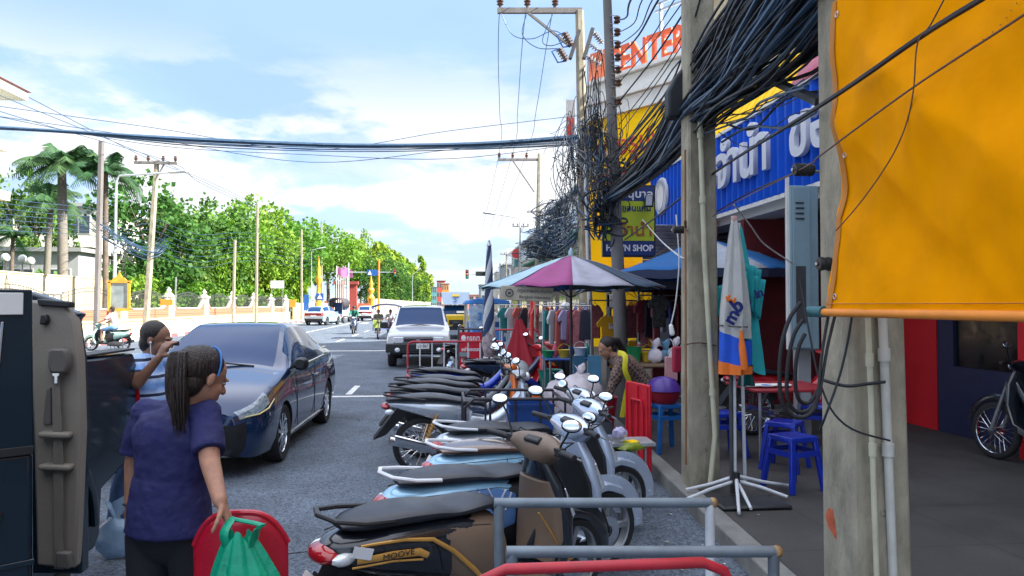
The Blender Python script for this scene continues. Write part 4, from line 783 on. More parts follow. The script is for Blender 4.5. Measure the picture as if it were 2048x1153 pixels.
def car_shell(st, regions, names, mats, wheels, parent, ur=6, vr=4):
    """st: list of (x,[(w,z)*7]); regions(u,v,x,side)->index"""
    rows = len(st[0][1]); flat = [tuple([s[0]] + [c for p in s[1] for c in p]) for s in st]; U = crom(flat, ur); nu = len(U); G = []
    for s in U:
        pr = [(s[1 + 2 * k], s[2 + 2 * k]) for k in range(rows)]; G.append([(s[0], max(0, w_), z) for w_, z in crom(pr, vr)])
    nv = len(G[0]); bm = bmesh.new(); VL = [[bm.verts.new((x, w_, z)) for x, w_, z in r] for r in G]; VR = [[bm.verts.new((x, -w_, z)) for x, w_, z in r] for r in G]
    def face(vs, mi):
        try: f = bm.faces.new(vs); f.material_index = mi
        except ValueError: pass
    for i in range(nu - 1):
        for j in range(nv - 1):
            u = (i + .5) / ur; v = (j + .5) / vr; x = (G[i][j][0] + G[i + 1][j][0]) / 2
            face((VL[i][j], VL[i][j + 1], VL[i + 1][j + 1], VL[i + 1][j]), regions(u, v, x, 1)); face((VR[i][j], VR[i + 1][j], VR[i + 1][j + 1], VR[i][j + 1]), regions(u, v, x, -1))
        face((VL[i][0], VL[i + 1][0], VR[i + 1][0], VR[i][0]), 1)
    for i, rev in ((0, 0), (nu - 1, 1)):
        for j in range(nv - 1):
            q = (VL[i][j], VR[i][j], VR[i][j + 1], VL[i][j + 1]); face(tuple(reversed(q)) if rev else q, regions(0 if not rev else len(st) - 1, (j + .5) / vr, G[i][0][0], 0))
    bmesh.ops.remove_doubles(bm, verts=bm.verts, dist=.0008); bmesh.ops.recalc_face_normals(bm, faces=bm.faces)
    me = bpy.data.meshes.new('shell'); bm.to_mesh(me); bm.free()
    for m in mats: me.materials.append(m)
    ob = bpy.data.objects.new('shell', me); COL.objects.link(ob); cut = []
    for (wx, wz, wr, wy) in wheels:
        for s in (-1, 1):
            c = MB(); c.cyl((wx, s * (wy - .32), wz), (wx, s * (wy + .4), wz), wr, n=40); co_ = c.build('cutter', BLK); cut.append(co_)
            q = ob.modifiers.new('b', 'BOOLEAN'); q.operation = 'DIFFERENCE'; q.object = co_; q.solver = 'EXACT'
    apply_mods(ob)
    for c in cut: bpy.data.objects.remove(c)
    me = ob.data
    for p in me.polygons:
        c = p.center
        for (wx, wz, wr, wy) in wheels:
            if math.hypot(c.x - wx, c.z - wz) < wr - .0005 * 1 and abs(c.y) < wy + .1 and (abs(abs(c.y) - (wy - .32)) < .01 or (abs(math.hypot(c.x - wx, c.z - wz) - wr) < .02 and abs(p.normal.y) < .3)): p.material_index = 1
    out = {}
    for k in range(len(names)):
        bm = bmesh.new(); bm.from_mesh(me); bmesh.ops.delete(bm, geom=[f for f in bm.faces if f.material_index != k], context='FACES')
        for f in bm.faces: f.material_index = 0; f.smooth = True
        m2 = bpy.data.meshes.new(names[k]); bm.to_mesh(m2); bm.free()
        if len(m2.polygons) == 0: continue
        if names[k] in ('side_window', 'headlight', 'tail_light'):
            for s in (-1, 1):
                bm = bmesh.new(); bm.from_mesh(m2); bmesh.ops.delete(bm, geom=[f for f in bm.faces if f.calc_center_median().y * s < 0], context='FACES'); m3 = bpy.data.meshes.new(names[k]); bm.to_mesh(m3); bm.free()
                if len(m3.polygons): m3.materials.clear(); m3.materials.append(mats[k]); o = bpy.data.objects.new(names[k], m3); COL.objects.link(o); o.parent = parent; out[names[k]] = o
            continue
        m2.materials.clear(); m2.materials.append(mats[k]); m2.set_sharp_from_angle(angle=R(35)); o = bpy.data.objects.new(names[k], m2); COL.objects.link(o); o.parent = parent; out[names[k]] = o
    bpy.data.objects.remove(ob); return out
def paint(n, c, metal=.25, rough=.22): return mat(n, c, rough, metal, var=.03, coat=1, rvar=.03)
SEDP = paint('dark_grey_car_paint', (.006, .026, .085), .4, .16); WCP = paint('white_car_paint', (.62, .64, .66), 0, .3); SUVP = paint('silver_blue_paint', (.36, .48, .58), .4, .3); BPP = mat('black_car_paint', (.005, .016, .028), .22, 0, var=.03, coat=.25, rvar=.03)
# --- sedan
SED = [(2.2, [(.55, .25), (.60, .35), (.60, .5), (.55, .62), (.42, .66), (.22, .68), (0, .69)]), (2.05, [(.72, .2), (.79, .35), (.80, .55), (.745, .70), (.60, .76), (.32, .79), (0, .80)]),
 (1.75, [(.80, .2), (.85, .38), (.86, .6), (.80, .80), (.64, .86), (.34, .89), (0, .90)]), (1.3, [(.82, .2), (.86, .38), (.865, .62), (.82, .87), (.66, .93), (.35, .97), (0, .98)]),
 (.95, [(.82, .2), (.86, .38), (.865, .65), (.82, .92), (.70, .98), (.40, 1.03), (0, 1.05)]), (.55, [(.82, .2), (.86, .38), (.865, .66), (.81, .94), (.65, 1.18), (.38, 1.24), (0, 1.26)]),
 (.1, [(.82, .2), (.86, .38), (.865, .67), (.80, .95), (.57, 1.38), (.36, 1.43), (0, 1.44)]), (-.3, [(.82, .2), (.86, .38), (.865, .68), (.80, .96), (.56, 1.41), (.36, 1.465), (0, 1.475)]),
 (-.9, [(.82, .2), (.86, .38), (.865, .68), (.80, .975), (.55, 1.385), (.36, 1.44), (0, 1.455)]), (-1.35, [(.82, .2), (.86, .38), (.86, .7), (.79, .99), (.57, 1.24), (.36, 1.31), (0, 1.33)]),
 (-1.75, [(.8, .22), (.85, .4), (.85, .7), (.78, 1.0), (.63, 1.07), (.36, 1.12), (0, 1.13)]), (-2.05, [(.76, .25), (.82, .4), (.83, .65), (.76, .96), (.60, 1.03), (.32, 1.06), (0, 1.07)]),
 (-2.2, [(.66, .3), (.74, .42), (.75, .65), (.68, .85), (.5, .92), (.3, .96), (0, .97)])]
def sreg(u, v, x, s):
    if 4.05 < u < 6.2 and v > 4.2: return 2
    if 8.6 < u < 10.0 and v > 4.25: return 5
    if 4.8 < u < 9.6 and 3.2 < v < 3.9 and (u < 6.9 or u > 7.1) and not (9.0 < u < 9.12): return 3
    if .25 < u < 1.9 and 2.45 < v < 3.15 + .0 * u: return 4
    if u < .5 and v < 2.2: return 6
    if u > 10.9 and 2.3 < v < 3.3: return 7
    return 0
def sedan(name, label, loc, rz, pm_, group=None, detail=True):
    t = thing(name, label, 'car', loc, rz, group); GR = mat('grille_black', (.012, .012, .014), .4, var=.3)
    car_shell(SED, sreg, ['body', 'underbody', 'windscreen', 'side_window', 'headlight', 'rear_window', 'grille', 'tail_light'], [pm_, BLK, GLS, GLS, mat('headlamp_lens', (.25, .3, .34), .06, .2, var=.6, scale=30, coat=1), GLS, GR, REDL], [(1.27, .31, .345, .86), (-1.28, .31, .345, .86)], t)
    for x in (1.27, -1.28):
        for s in (-1, 1): wheel(t, (x, s * .755, .31), .31, .2, .215, 10, s, CHR if abs(s) else CHR)
    for s in (-1, 1):
        b = MB(); b.prof([(.62, .95, 1.03, .02, s * .88), (.68, .93, 1.08, .07, s * .90), (.78, .94, 1.09, .09, s * .92), (.86, .97, 1.07, .05, s * .92)], 12, 3); b.bar((.70, s * .80, .97), (.72, s * .9, .99), .04); b.build('mirror', pm_ if not detail else BLK, t)
        d = MB(); d.tube([(2.15, s * .68, .605), (2.06, s * .80, .625), (1.92, s * .855, .665), (1.78, s * .872, .74)], [.004, .008, .008, .004], 8); d.build('daytime_light', mat('yellow_led', (.7, .6, .22), .3, coat=.5), t)
        f = MB(); f.bar((2.02, s * .70, .40), (1.96, s * .77, .52), .02); f.bar((2.02, s * .60, .54), (1.96, s * .77, .54), .02); f.ell((2.04, s * .68, .43), (.02, .035, .035)); f.build('fog_lamp_trim', CHR, t)
        h = MB(); h.tube([(-.15, s * .872, .80), (-.2, s * .90, .805), (-.35, s * .90, .805), (-.4, s * .872, .80)], .012, 6); h.build('door_handle', CHR, t); h = MB(); h.tube([(-1.1, s * .87, .83), (-1.15, s * .895, .835), (-1.28, s * .895, .835), (-1.32, s * .868, .83)], .012, 6); h.build('door_handle', CHR, t)
        l = MB(); l.tube([(-.27, s * .868, .96), (-.27, s * .873, .66), (-.27, s * .866, .3)], .004, 4); l.build('door_seam', BLK, t); l = MB(); l.tube([(.78, s * .86, .93), (.74, s * .872, .66), (.70, s * .866, .3)], .004, 4); l.build('door_seam', BLK, t); l = MB(); l.tube([(-1.2, s * .858, .98), (-1.0, s * .866, .5), (-.9, s * .864, .3)], .004, 4); l.build('door_seam', BLK, t)
        l = MB(); l.tube([(.75, s * .822, .95), (.1, s * .812, .965), (-.6, s * .81, .975), (-1.2, s * .806, .99)], .007, 4); l.tube([(1.0, s * .835, .24), (0, s * .845, .24), (-.95, s * .84, .24)], .012, 5); l.build('sill_trim', CHR, t)
    mb = MB()
    for k in range(7): mb.tube([(2.215 - abs(y) * .10 - (abs(y) / .6) ** 4 * .06, y, .30 + k * .04) for y in [-.55, -.4, -.2, 0, .2, .4, .55]], .009, 4)
    mb.build('grille_bars', IRN, t); MB().tube([(2.2 - (abs(y) / .72) ** 3 * .14, y, .235) for y in [-.72, -.5, -.25, 0, .25, .5, .72]], .012, 5).build('lower_trim', CHR, t)
    MB().box((2.225, 0, .44), (.015, .36, .12)).build('number_plate', WHT, t); MB().tube([(1.01, -.55, 1.0), (1.03, 0, 1.06), (1.01, .45, 1.01)], .01, 5).build('wiper', BLK, t)
    MB().lathe([(0, .01), (.055, .008), (.06, 0)], (2.17, 0, .64), (1, 0, .35), 16).build('badge', CHR, t)
    return t
sx = -1.80 - .865
sedan('sedan_car', 'dark grey sedan with yellow running light parked behind the woman in navy', (sx + .13, 9.45, 0), -PI / 2 + R(-1.5), SEDP)
# --- white pickup
PKS = [(2.35, [(.74, .42), (.80, .5), (.81, .62), (.80, .80), (.72, .86), (.4, .875), (0, .88)]), (2.25, [(.78, .36), (.83, .5), (.84, .68), (.83, .86), (.76, .93), (.42, .955), (0, .96)]),
 (1.8, [(.8, .36), (.85, .5), (.86, .72), (.84, .93), (.77, .99), (.42, 1.02), (0, 1.025)]), (1.1, [(.8, .36), (.85, .5), (.865, .75), (.84, 1.0), (.78, 1.04), (.44, 1.08), (0, 1.09)]),
 (.85, [(.8, .36), (.85, .5), (.865, .75), (.83, 1.04), (.76, 1.11), (.42, 1.16), (0, 1.17)]), (.4, [(.8, .36), (.85, .5), (.865, .75), (.82, 1.05), (.68, 1.48), (.4, 1.53), (0, 1.54)]),
 (.2, [(.8, .36), (.85, .5), (.865, .75), (.82, 1.05), (.64, 1.57), (.4, 1.63), (0, 1.64)]), (-.8, [(.8, .36), (.85, .5), (.865, .75), (.82, 1.05), (.65, 1.59), (.4, 1.66), (0, 1.67)]),
 (-2.3, [(.8, .36), (.85, .5), (.865, .75), (.82, 1.05), (.68, 1.60), (.42, 1.68), (0, 1.69)]), (-2.5, [(.8, .4), (.84, .5), (.85, .75), (.81, 1.05), (.66, 1.55), (.4, 1.62), (0, 1.63)])]
def preg(u, v, x, s):
    if 3.9 < u < 5.9 and v > 4.3: return 2
    if 4.3 < u < 7.9 and 3.25 < v < 3.9 and abs(u - 6.55) > .06: return 3
    if u > 8.6 and 4 < v: return 0
    return 0
t = thing('pickup_truck', 'white pickup truck facing us beyond the sedan, red barrier across its bumper', 'pickup truck', (gx(842, 21.8), 21.9, 0), -PI / 2)
car_shell(PKS, preg, ['body', 'underbody', 'windscreen', 'side_window'], [WCP, BLK, GLS, GLS], [(1.5, .37, .41, .86), (-1.5, .37, .41, .86)], t)
for x in (1.5, -1.5):
    for s in (-1, 1): wheel(t, (x, s * .74, .36), .36, .22, .2, 8, s, STL)
MB().box((2.39, 0, .55), (.14, 1.72, .24)).build('bumper', BLK, t, bevel=.03); MB().box((2.36, 0, .755), (.05, .76, .15)).build('grille', BLK, t, bevel=.01)
mb = MB(); mb.box((2.385, 0, .80), (.02, .8, .02)); mb.box((2.385, 0, .70), (.02, .8, .02)); mb.box((2.385, 0, .75), (.02, .1, .1)); mb.build('grille_trim', CHR, t)
for s in (-1, 1):
    MB().box((2.35, s * .53, .755), (.06, .27, .16)).build('headlight', CLR, t, bevel=.015); MB().box((2.30, s * .74, .76), (.08, .1, .15)).build('indicator', ORGL, t, bevel=.01)
    mb = MB(); mb.bar((.85, s * .84, 1.05), (.88, s * .98, 1.1), .04); mb.box((.88, s * 1.04, 1.12), (.08, .2, .17)); mb.build('mirror', BLK, t, bevel=.02); MB().ell((2.46, s * .55, .5), (.02, .07, .06)).build('fog_lamp', CLR, t)
pl = MB().box((2.475, .12, .60), (.012, .34, .14)).build('number_plate', WHT, t); text('บล 867', .12, BLK, pl, (2.484, .12, .60), (PI / 2, 0, PI / 2), ext=.002, sx=.8)
MB().box((.62, .5, 1.2), (.01, .1, .1), (0, R(-45), 0)).build('windscreen_sticker', WHT, t); MB().tube([(.93, -.55, 1.09), (.96, 0, 1.13), (.93, .4, 1.1)], .012, 5).build('wiper', BLK, t)
# --- small suv and far white car (rear views)
SUV = [(2.1, [(.66, .3), (.74, .42), (.75, .6), (.7, .74), (.55, .8), (.3, .83), (0, .84)]), (1.8, [(.78, .28), (.84, .42), (.86, .65), (.80, .87), (.65, .93), (.34, .97), (0, .98)]), (1.0, [(.82, .28), (.87, .42), (.88, .7), (.83, .98), (.7, 1.05), (.38, 1.1), (0, 1.11)]),
 (.4, [(.82, .28), (.87, .42), (.88, .7), (.82, 1.0), (.64, 1.42), (.38, 1.48), (0, 1.5)]), (-.4, [(.82, .28), (.87, .42), (.88, .7), (.82, 1.02), (.62, 1.53), (.38, 1.6), (0, 1.61)]), (-1.3, [(.82, .28), (.87, .42), (.88, .72), (.82, 1.04), (.62, 1.50), (.38, 1.57), (0, 1.58)]),
 (-1.75, [(.82, .3), (.86, .42), (.87, .72), (.81, 1.04), (.6, 1.40), (.36, 1.46), (0, 1.48)]), (-2.0, [(.80, .34), (.84, .44), (.85, .72), (.79, 1.03), (.62, 1.12), (.36, 1.14), (0, 1.15)]), (-2.12, [(.74, .4), (.8, .46), (.81, .7), (.76, .95), (.58, 1.02), (.34, 1.04), (0, 1.05)])]
def vreg(u, v, x, s):
    if 2.1 < u < 3.7 and v > 4.25: return 2
    if 2.6 < u < 5.9 and 3.2 < v < 3.9 and abs(u - 4.2) > .08: return 3
    if 5.7 < u < 7.0 and v > 4.25: return 5
    if u > 7.0 and 2.4 < v < 3.6: return 4
    return 0
def suv(name, label, loc, rz, pm_):
    t = thing(name, label, 'car', loc, rz); car_shell(SUV, vreg, ['body', 'underbody', 'windscreen', 'side_window', 'tail_light', 'rear_window'], [pm_, BLK, GLS, GLS, REDL, GLS], [(1.3, .34, .38, .88), (-1.3, .34, .38, .88)], t, 4, 3)
    for x in (1.3, -1.3):
        for s in (-1, 1): wheel(t, (x, s * .77, .34), .34, .2, .21, 6, s)
    MB().box((-2.12, 0, .47), (.1, 1.5, .2)).build('rear_bumper', BLK, t, bevel=.03); MB().box((-2.14, 0, .78), (.02, .45, .14)).build('number_plate', WHT, t)
    for s in (-1, 1): MB().box((.75, s * .95, 1.05), (.1, .18, .12)).build('mirror', pm_, t, bevel=.02)
    return t
SU0 = suv('hatchback_car', 'silver blue hatchback driving away in front of the dark passenger truck', (gx(640, 61), 62.6, 0), PI / 2 + R(-12), SUVP)
suv('hatchback_car', 'small white car farther along the left lane', (gx(733, 77), 78, 0), PI / 2 - R(3), WCP)
# --- dark songthaew seen from behind
def pick(x0, x1, Y): return gx(x0, Y), gx(x1, Y)
DGR = mat('dark_canvas', (.05, .045, .055), .7, var=.3); x0, x1 = pick(656, 686, 68); cx = (x0 + x1) / 2; t = thing('passenger_truck', 'dark roofed passenger truck parked ahead of the silver blue hatchback', 'truck', (cx, 68, 0)); hw = (x1 - x0) / 2
mb = MB(); mb.tube([(0, .0, 0), (0, 5, 0)], .1, 4) if 0 else None; n = 12
vs = [];
for y in (0, 4.2): vs += [(-hw, y, 1.45)] + [(-hw * math.cos(PI * k / n) * 1.04, y, 1.9 + .42 * math.sin(PI * k / n)) for k in range(n + 1)] + [(hw, y, 1.45)]
m_ = n + 3; mb.add(vs, [(i, i + 1, m_ + i + 1, m_ + i) for i in range(m_ - 1)]); mb.build('canopy', DGR, t, solid=.08)
mb = MB(); mb.bb(-hw, hw, 0, 4.2, .65, .75); mb.bb(-hw, -hw + .06, 0, 4.2, .75, 1.2); mb.bb(hw - .06, hw, 0, 4.2, .75, 1.2); mb.bb(-hw, hw, -.08, .1, .55, .8); mb.build('truck_bed', WCP, t)
mb = MB()
for x in (-hw + .05, hw - .05):
    for y in (.05, 2, 4.1): mb.cyl((x, y, 1.15), (x, y, 1.95), .035, n=6)
mb.build('canopy_posts', STL, t); MB().bb(-hw + .1, hw - .1, 3.4, 3.6, .75, 1.9).build('cab_rear', BLU, t); mb = MB(); mb.bb(-hw, hw, 4.2, 6.2, .5, 1.1); mb.bb(-hw * .9, hw * .9, 4.2, 5.6, 1.1, 1.75); mb.build('cab', WCP, t, bevel=.08)
for y in (.9, 5.4):
    for s in (-1, 1): wheel(t, (s * (hw - .12), y, .35), .35, .22, .19, 6, s, STL, (1, 0, 0))
for s in (-1, 1): MB().box((s * (hw - .15), -.1, .68), (.16, .04, .12)).build('tail_light', REDL, t)
# --- bus-like white minivan beside it
x0, x1 = pick(688, 697, 74)
# --- blue-roofed truck with yellow front, number 3
Y = 36; x0, x1 = pick(884, 940, Y); cx = (x0 + x1) / 2; hw = (x1 - x0) / 2; t = thing('passenger_truck', 'pale blue topped truck with yellow nose and number 3, behind the white pickup', 'truck', (cx, Y, 0)); YT = paint('yellow_truck_paint', (.75, .5, .01), 0, .3); PBL = mat('pale_blue_paint', (.34, .46, .60), .4, coat=.5, var=.08)
MB().bb(-hw * .95, hw * .95, 0, 1.2, .5, 1.22).build('bonnet', YT, t, bevel=.07); MB().bb(-hw * .95, hw * .95, 1.2, 3, .5, 1.2).build('cab', WHT, t, bevel=.05)
MB().add([(-hw * .9, .95, 1.2), (hw * .9, .95, 1.2), (hw * .82, 1.25, 1.68), (-hw * .82, 1.25, 1.68), (-hw * .9, 2.4, 1.2), (hw * .9, 2.4, 1.2), (hw * .82, 2.4, 1.68), (-hw * .82, 2.4, 1.68)], [(0, 1, 2, 3), (5, 4, 7, 6), (1, 5, 6, 2), (4, 0, 3, 7)]).build('windscreen', GLS, t, smooth=False)
MB().add([(-hw * .9, .9, 1.70), (hw * .9, .9, 1.70), (hw * 1.05, 1.5, 2.35), (-hw * 1.05, 1.5, 2.35), (-hw * 1.05, 5.2, 1.7), (hw * 1.05, 5.2, 1.7), (hw * 1.05, 5.2, 2.4), (-hw * 1.05, 5.2, 2.4)], [(0, 1, 2, 3), (5, 4, 7, 6), (1, 5, 6, 2), (4, 0, 3, 7), (3, 2, 6, 7), (4, 5, 1, 0)]).build('roof_box', PBL, t, smooth=False, bevel=.03)
MB().bb(-hw * 1.0, hw * 1.0, 2.4, 5.2, .6, 1.1).build('truck_bed', WHT, t); text('3', .5, mat('sign_blue2', (.02, .16, .45), .4), t, (-.03, 1.04, 1.95), (PI / 2 - R(42), 0, 0)); MB().box((0, 1.24, 2.18), (.36, .03, .16), (R(-42), 0, 0)).build('yellow_sign', YT, t)
mb = MB(); mb.bb(-hw * .5, hw * .5, -.03, 0, .72, .95); mb.bb(-hw * 1.0, hw * 1.0, -.12, 0, .45, .62); mb.build('bumper', BLK, t); MB().box((.3, .93, 1.33), (.5, .02, .12), (R(-32), 0, 0)).build('windscreen_banner', WHT, t)
for s in (-1, 1):
    MB().lathe([(0, -.05), (.1, -.03), (.11, 0)], (s * hw * .72, -.01, .85), (0, 1, 0), 12).build('headlight', CLR, t)
    for y in (.7, 4.2): wheel(t, (s * (hw - .15), y, .36), .36, .22, .2, 6, s, STL, (1, 0, 0))
# --- foreground black pickup with two opened doors
BX = -2.02; INT = mat('grey_beige_trim', (.24, .215, .18), .6, var=.08, bump=.1, bscale=90)
bp_ = thing('black_pickup', 'black pickup with both doors swung open at the left edge', 'pickup truck', (BX - .8, 3.6, 0))
prof_ = [(3.55, .42), (3.62, .26), (4.50, .27), (4.56, .34), (4.58, .60), (5.02, .71), (5.05, .80), (5.06, 1.30), (5.0, 1.385), (4.3, 1.40), (3.5, 1.41)]
MB().prism(prof_, (BX, 0, 0), (0, 1, 0), (0, 0, 1), (-.14, 0, 0)).build('bed_side', BPP, bp_, world=True, bevel=.025)
mb = MB(); mb.bb(BX - 1.6, BX - .15, 5.0, 5.05, .62, 1.32); mb.bb(BX - 1.75, BX - 1.6, 3.5, 5.05, .6, 1.38); mb.build('tailgate', BPP, bp_, world=True, bevel=.02); MB().bb(BX - 1.7, BX - .1, 3.4, 5.0, .6, .66).build('bed_floor', BLK, bp_, world=True)
MB().tube([(BX + .015, 3.90 + .56 * math.cos(a_), .42 + .52 * math.sin(a_)) for a_ in [R(q) for q in range(0, 181, 12)]], [(.02, .035)] * 16, 6).build('arch_flare', BPP, bp_, world=True)
w_ = wheel(bp_, V((BX - .12, 3.9, .39)) - V(bp_.location), .38, .24, .22, 6, 1, STL, (1, 0, 0))
MB().tube([(BX - .02, 5.04, 1.28), (BX - .01, 5.07, 1.0), (BX - .02, 5.06, .8)], [.025, .03, .025], 8).build('tail_light', REDL, bp_, world=True); MB().bb(BX - .12, BX + .005, 3.5, 5.0, 1.4, 1.415).build('rail_cap', BLK, bp_, world=True, bevel=.005)
mb = MB(); mb.bb(BX - 1.7, BX - .02, 1.6, 3.5, .4, 1.12); mb.build('cab_side', BPP, bp_, world=True, bevel=.03); mb = MB(); mb.bb(BX - 1.6, BX - .12, 1.8, 3.45, 1.70, 1.78); mb.build('cab_roof', BPP, bp_, world=True, bevel=.03)
mb = MB(); mb.bb(BX - .14, BX - .05, 3.4, 3.5, 1.1, 1.75); mb.bb(BX - 1.65, BX - .1, 3.44, 3.5, 1.05, 1.75); mb.build('cab_rear_pillar', BPP, bp_, world=True, bevel=.01)
# inner face of the rear-hinged door (free edge right, facing the camera)
def P3(px, py, d): return at(px, py, d)
d1 = 3.58; out = [(66, 575), (128, 603), (150, 622), (160, 680), (166, 860), (160, 1010), (158, 1142), (72, 1136), (68, 900), (66, 700)]
MB().prism([(0, 0)], (0, 0, 0), (1, 0, 0), (0, 0, 1), (0, .01, 0)) if 0 else None
def pan(name, pts, Y, dep, m, bev=.008, par=bp_): 
    a = [at(x, y, Y) for x, y in pts]; n = len(a); mb = MB(); mb.add(a + [p + V((-.02 * 0, dep, 0)) for p in a], [tuple(reversed(range(n))), tuple(range(n, 2 * n))] + [(i, (i + 1) % n, (i + 1) % n + n, i + n) for i in range(n)]); return mb.build(name, m, par, world=True, bevel=bev)
pan('rear_door_trim', [(58, 600), (128, 612), (148, 640), (158, 720), (162, 860), (156, 1010), (150, 1138), (72, 1132), (66, 860), (60, 700)], d1, .07, INT, .012)
pan('rear_door_shell', [(50, 582), (128, 606), (133, 620), (161, 628), (149, 641), (160, 720), (167, 860), (162, 1010), (163, 1150), (60, 1148), (50, 860)], d1 + .05, .08, BPP, .012)
pan('rear_door_window_frame', [(72, 598), (140, 604), (140, 616), (76, 612)], d1 - .02, .05, BLK, .006); pan('door_latch', [(80, 630), (92, 630), (95, 642), (90, 650), (78, 650)], d1 - .03, .03, BLK, .006)
sb_ = pan('seat_belt', [(104, 745), (118, 745), (126, 920), (126, 1140), (108, 1138), (106, 900)], d1 - .03, .006, mat('belt_webbing', (.19, .175, .15), .8, bump=.4, bscale=300), .001)
q0 = V(bp_.location); o = pan('belt_guide', [(94, 704), (100, 697), (128, 697), (134, 706), (136, 730), (130, 748), (98, 748), (93, 730)], d1 - .06, .05, mat('trim_dark', (.12, .11, .10), .5), .012); pan('belt_buckle', [(104, 746), (119, 746), (118, 752), (115, 754), (115, 768), (108, 768), (108, 754), (104, 752)], d1 - .05, .012, CHR, .002)
for y, x1_ in ((865, 130), (930, 132)): pan('door_ledge', [(74, y), (x1_ + 6, y + 2), (x1_ + 6, y + 14), (74, y + 12)], d1 - .05, .06, INT, .01)
pan('belt_anchor', [(110, 1105), (138, 1107), (138, 1140), (110, 1138)], d1 - .05, .04, mat('trim_dark', (.12, .11, .10), .5), .008); pan('door_groove', [(92, 780), (100, 775), (102, 850), (86, 850)], d1 - .012, .02, mat('trim_dark', (.12, .11, .10), .5), .004)
# front door outer face, free edge at px 80
def dp(f, z): # f along from free edge (0) to hinge (1)
    a = at(80, 600, 2.75); h = V((-2.35, 2.05, 0)); q = a.lerp(h, f); q.z = z; return q
def dpan(name, pts, off, dep, m, bev=.01):
    nrm = (V((-2.35, 2.05, 0)) - V((at(80, 600, 2.75).x, 2.75, 0))).normalized(); nrm = V((-nrm.y, nrm.x, 0)); nrm = nrm if nrm.y < 0 else -nrm
    a = [dp(f, z) + nrm * off for f, z in pts]; n = len(a); mb = MB(); mb.add(a + [p - nrm * dep for p in a], [tuple(range(n)), tuple(reversed(range(n, 2 * n)))] + [(i, i + n, (i + 1) % n + n, (i + 1) % n) for i in range(n)]); return mb.build(name, m, bp_, world=True, bevel=bev)
dpan('front_door', [(.0, .35), (.02, 1.745), (1, 1.745), (1, .35)], -.03, .06, BPP) if 0 else None
dpan('front_door', [(.0, .35), (.01, 1.18), (1, 1.18), (1, .35)], 0, .07, BPP, .02); dpan('window_frame', [(.01, 1.18), (.02, 1.755), (.9, 1.755), (.9, 1.63), (.095, 1.63), (.12, 1.18)], 0, .05, BPP, .006)
dpan('door_window', [(.115, 1.17), (.09, 1.635), (.95, 1.635), (.95, 1.17)], -.02, .012, mat('tinted_glass', (.01, .20, .25), .04, var=0, coat=1, spec=.8), .001)
dpan('window_trim', [(.118, 1.18), (.093, 1.64), (.10, 1.64), (.126, 1.18)], .006, .012, CHR, .001); dpan('door_crease', [(.005, .78), (.005, .80), (.95, .80), (.95, .78)], .008, .01, BPP, .003); stk = dpan('sticker', [(.045, 1.665), (.045, 1.742), (.9, 1.742), (.9, 1.665)], .012, .01, WHT, .002); dpan('waist_seal', [(.012, 1.17), (.012, 1.20), (.95, 1.20), (.95, 1.17)], .006, .012, BLK, .002)
nrmA = math.atan2(2.05 - 2.75, -2.35 - at(80, 600, 2.75).x); c_ = dp(.19, 1.70); rz_ = nrmA + PI
text('GO', .058, mat('purple_print', (.14, .02, .2), .5), bp_, c_ + V((.018, -.026, 0)), (PI / 2, 0, rz_), ext=.001, world=True, bold=.001)
hn = dp(.098, .965); mb = MB(); dd = (dp(1, 0) - dp(0, 0)).normalized(); nr = V((dd.y, -dd.x, 0)); nr = nr if nr.y < 0 else -nr; mb.tube([hn + nr * .005, hn + nr * .045 + dd * .02, hn + nr * .045 + dd * .15, hn + nr * .005 + dd * .18], [(.016, .022)] * 4, 8); mb.build('door_handle', CHR, bp_, world=True)
# ================================================================== motorcycles
def arc(c, r, a0, a1, n, y=0): return [(c[0] + r * math.cos(R(a0 + (a1 - a0) * i / n)), y, c[1] + r * math.sin(R(a0 + (a1 - a0) * i / n))) for i in range(n + 1)]
def bike_wheel(par, x, r, spoke=False, wd=.1):
    mb = MB(); mb.lathe([(r * .80, -wd * .42), (r * .93, -wd * .5), (r * .985, -wd * .3), (r, 0), (r * .985, wd * .3), (r * .93, wd * .5), (r * .80, wd * .42)], (0, 0, 0), (0, 1, 0), 32)
    w_ = mb.build('wheel', RUB, par, angle=60); w_.location = (x, 0, r); mb = MB(); mb.lathe([(r * .80, -wd * .36), (r * .84, -wd * .42), (r * .78, -wd * .3), (r * .76, 0), (r * .78, wd * .3), (r * .84, wd * .42), (r * .80, wd * .36)], (0, 0, 0), (0, 1, 0), 32)
    mb.lathe([(0, -.06), (.05, -.055), (.05, .055), (0, .06)], (0, 0, 0), (0, 1, 0), 12)
    if spoke:
        for k in range(24): t = 2 * PI * k / 24; t2 = t + (.35 if k % 2 else -.35); s = -1 if k % 4 < 2 else 1; mb.cyl((.045 * math.cos(t2), s * .04, .045 * math.sin(t2)), (r * .78 * math.cos(t), 0, r * .78 * math.sin(t)), .003, n=4)
    else:
        for k in range(5): t = 2 * PI * k / 5; mb.bar((.03 * math.cos(t), 0, .03 * math.sin(t)), (r * .78 * math.cos(t), 0, r * .78 * math.sin(t)), .035, .03, up=V((0, 1, 0)))
    mb.build('rim', CHR if spoke else STL, w_); return w_
def mirror(par, base, tip, nrm, m=BLK, r=(.075, .05), face=MIR):
    base, tip, nrm = V(base), V(tip), V(nrm).normalized(); a, b = frame_of(nrm); rm = M((a, b, nrm)).transposed()
    mb = MB(); mb.tube([base, base.lerp(tip, .5) + V((.01, 0, .01)), tip], .006, 6); mb.ell(tip - nrm * .008, (r[0] + .006, r[1] + .006, .018), rm, 16); o = mb.build('mirror', m, par)
    mb = MB(); mb.ell(tip + nrm * .006, (r[0], r[1], .006), rm, 20); mb.build('mirror_glass', face, o); return o
MGOLD = mat('gold_stripe', (.62, .33, .08), .35, .3); BEIGE = mat('brown_beige_plastic', (.17, .12, .085), .45, var=.08)
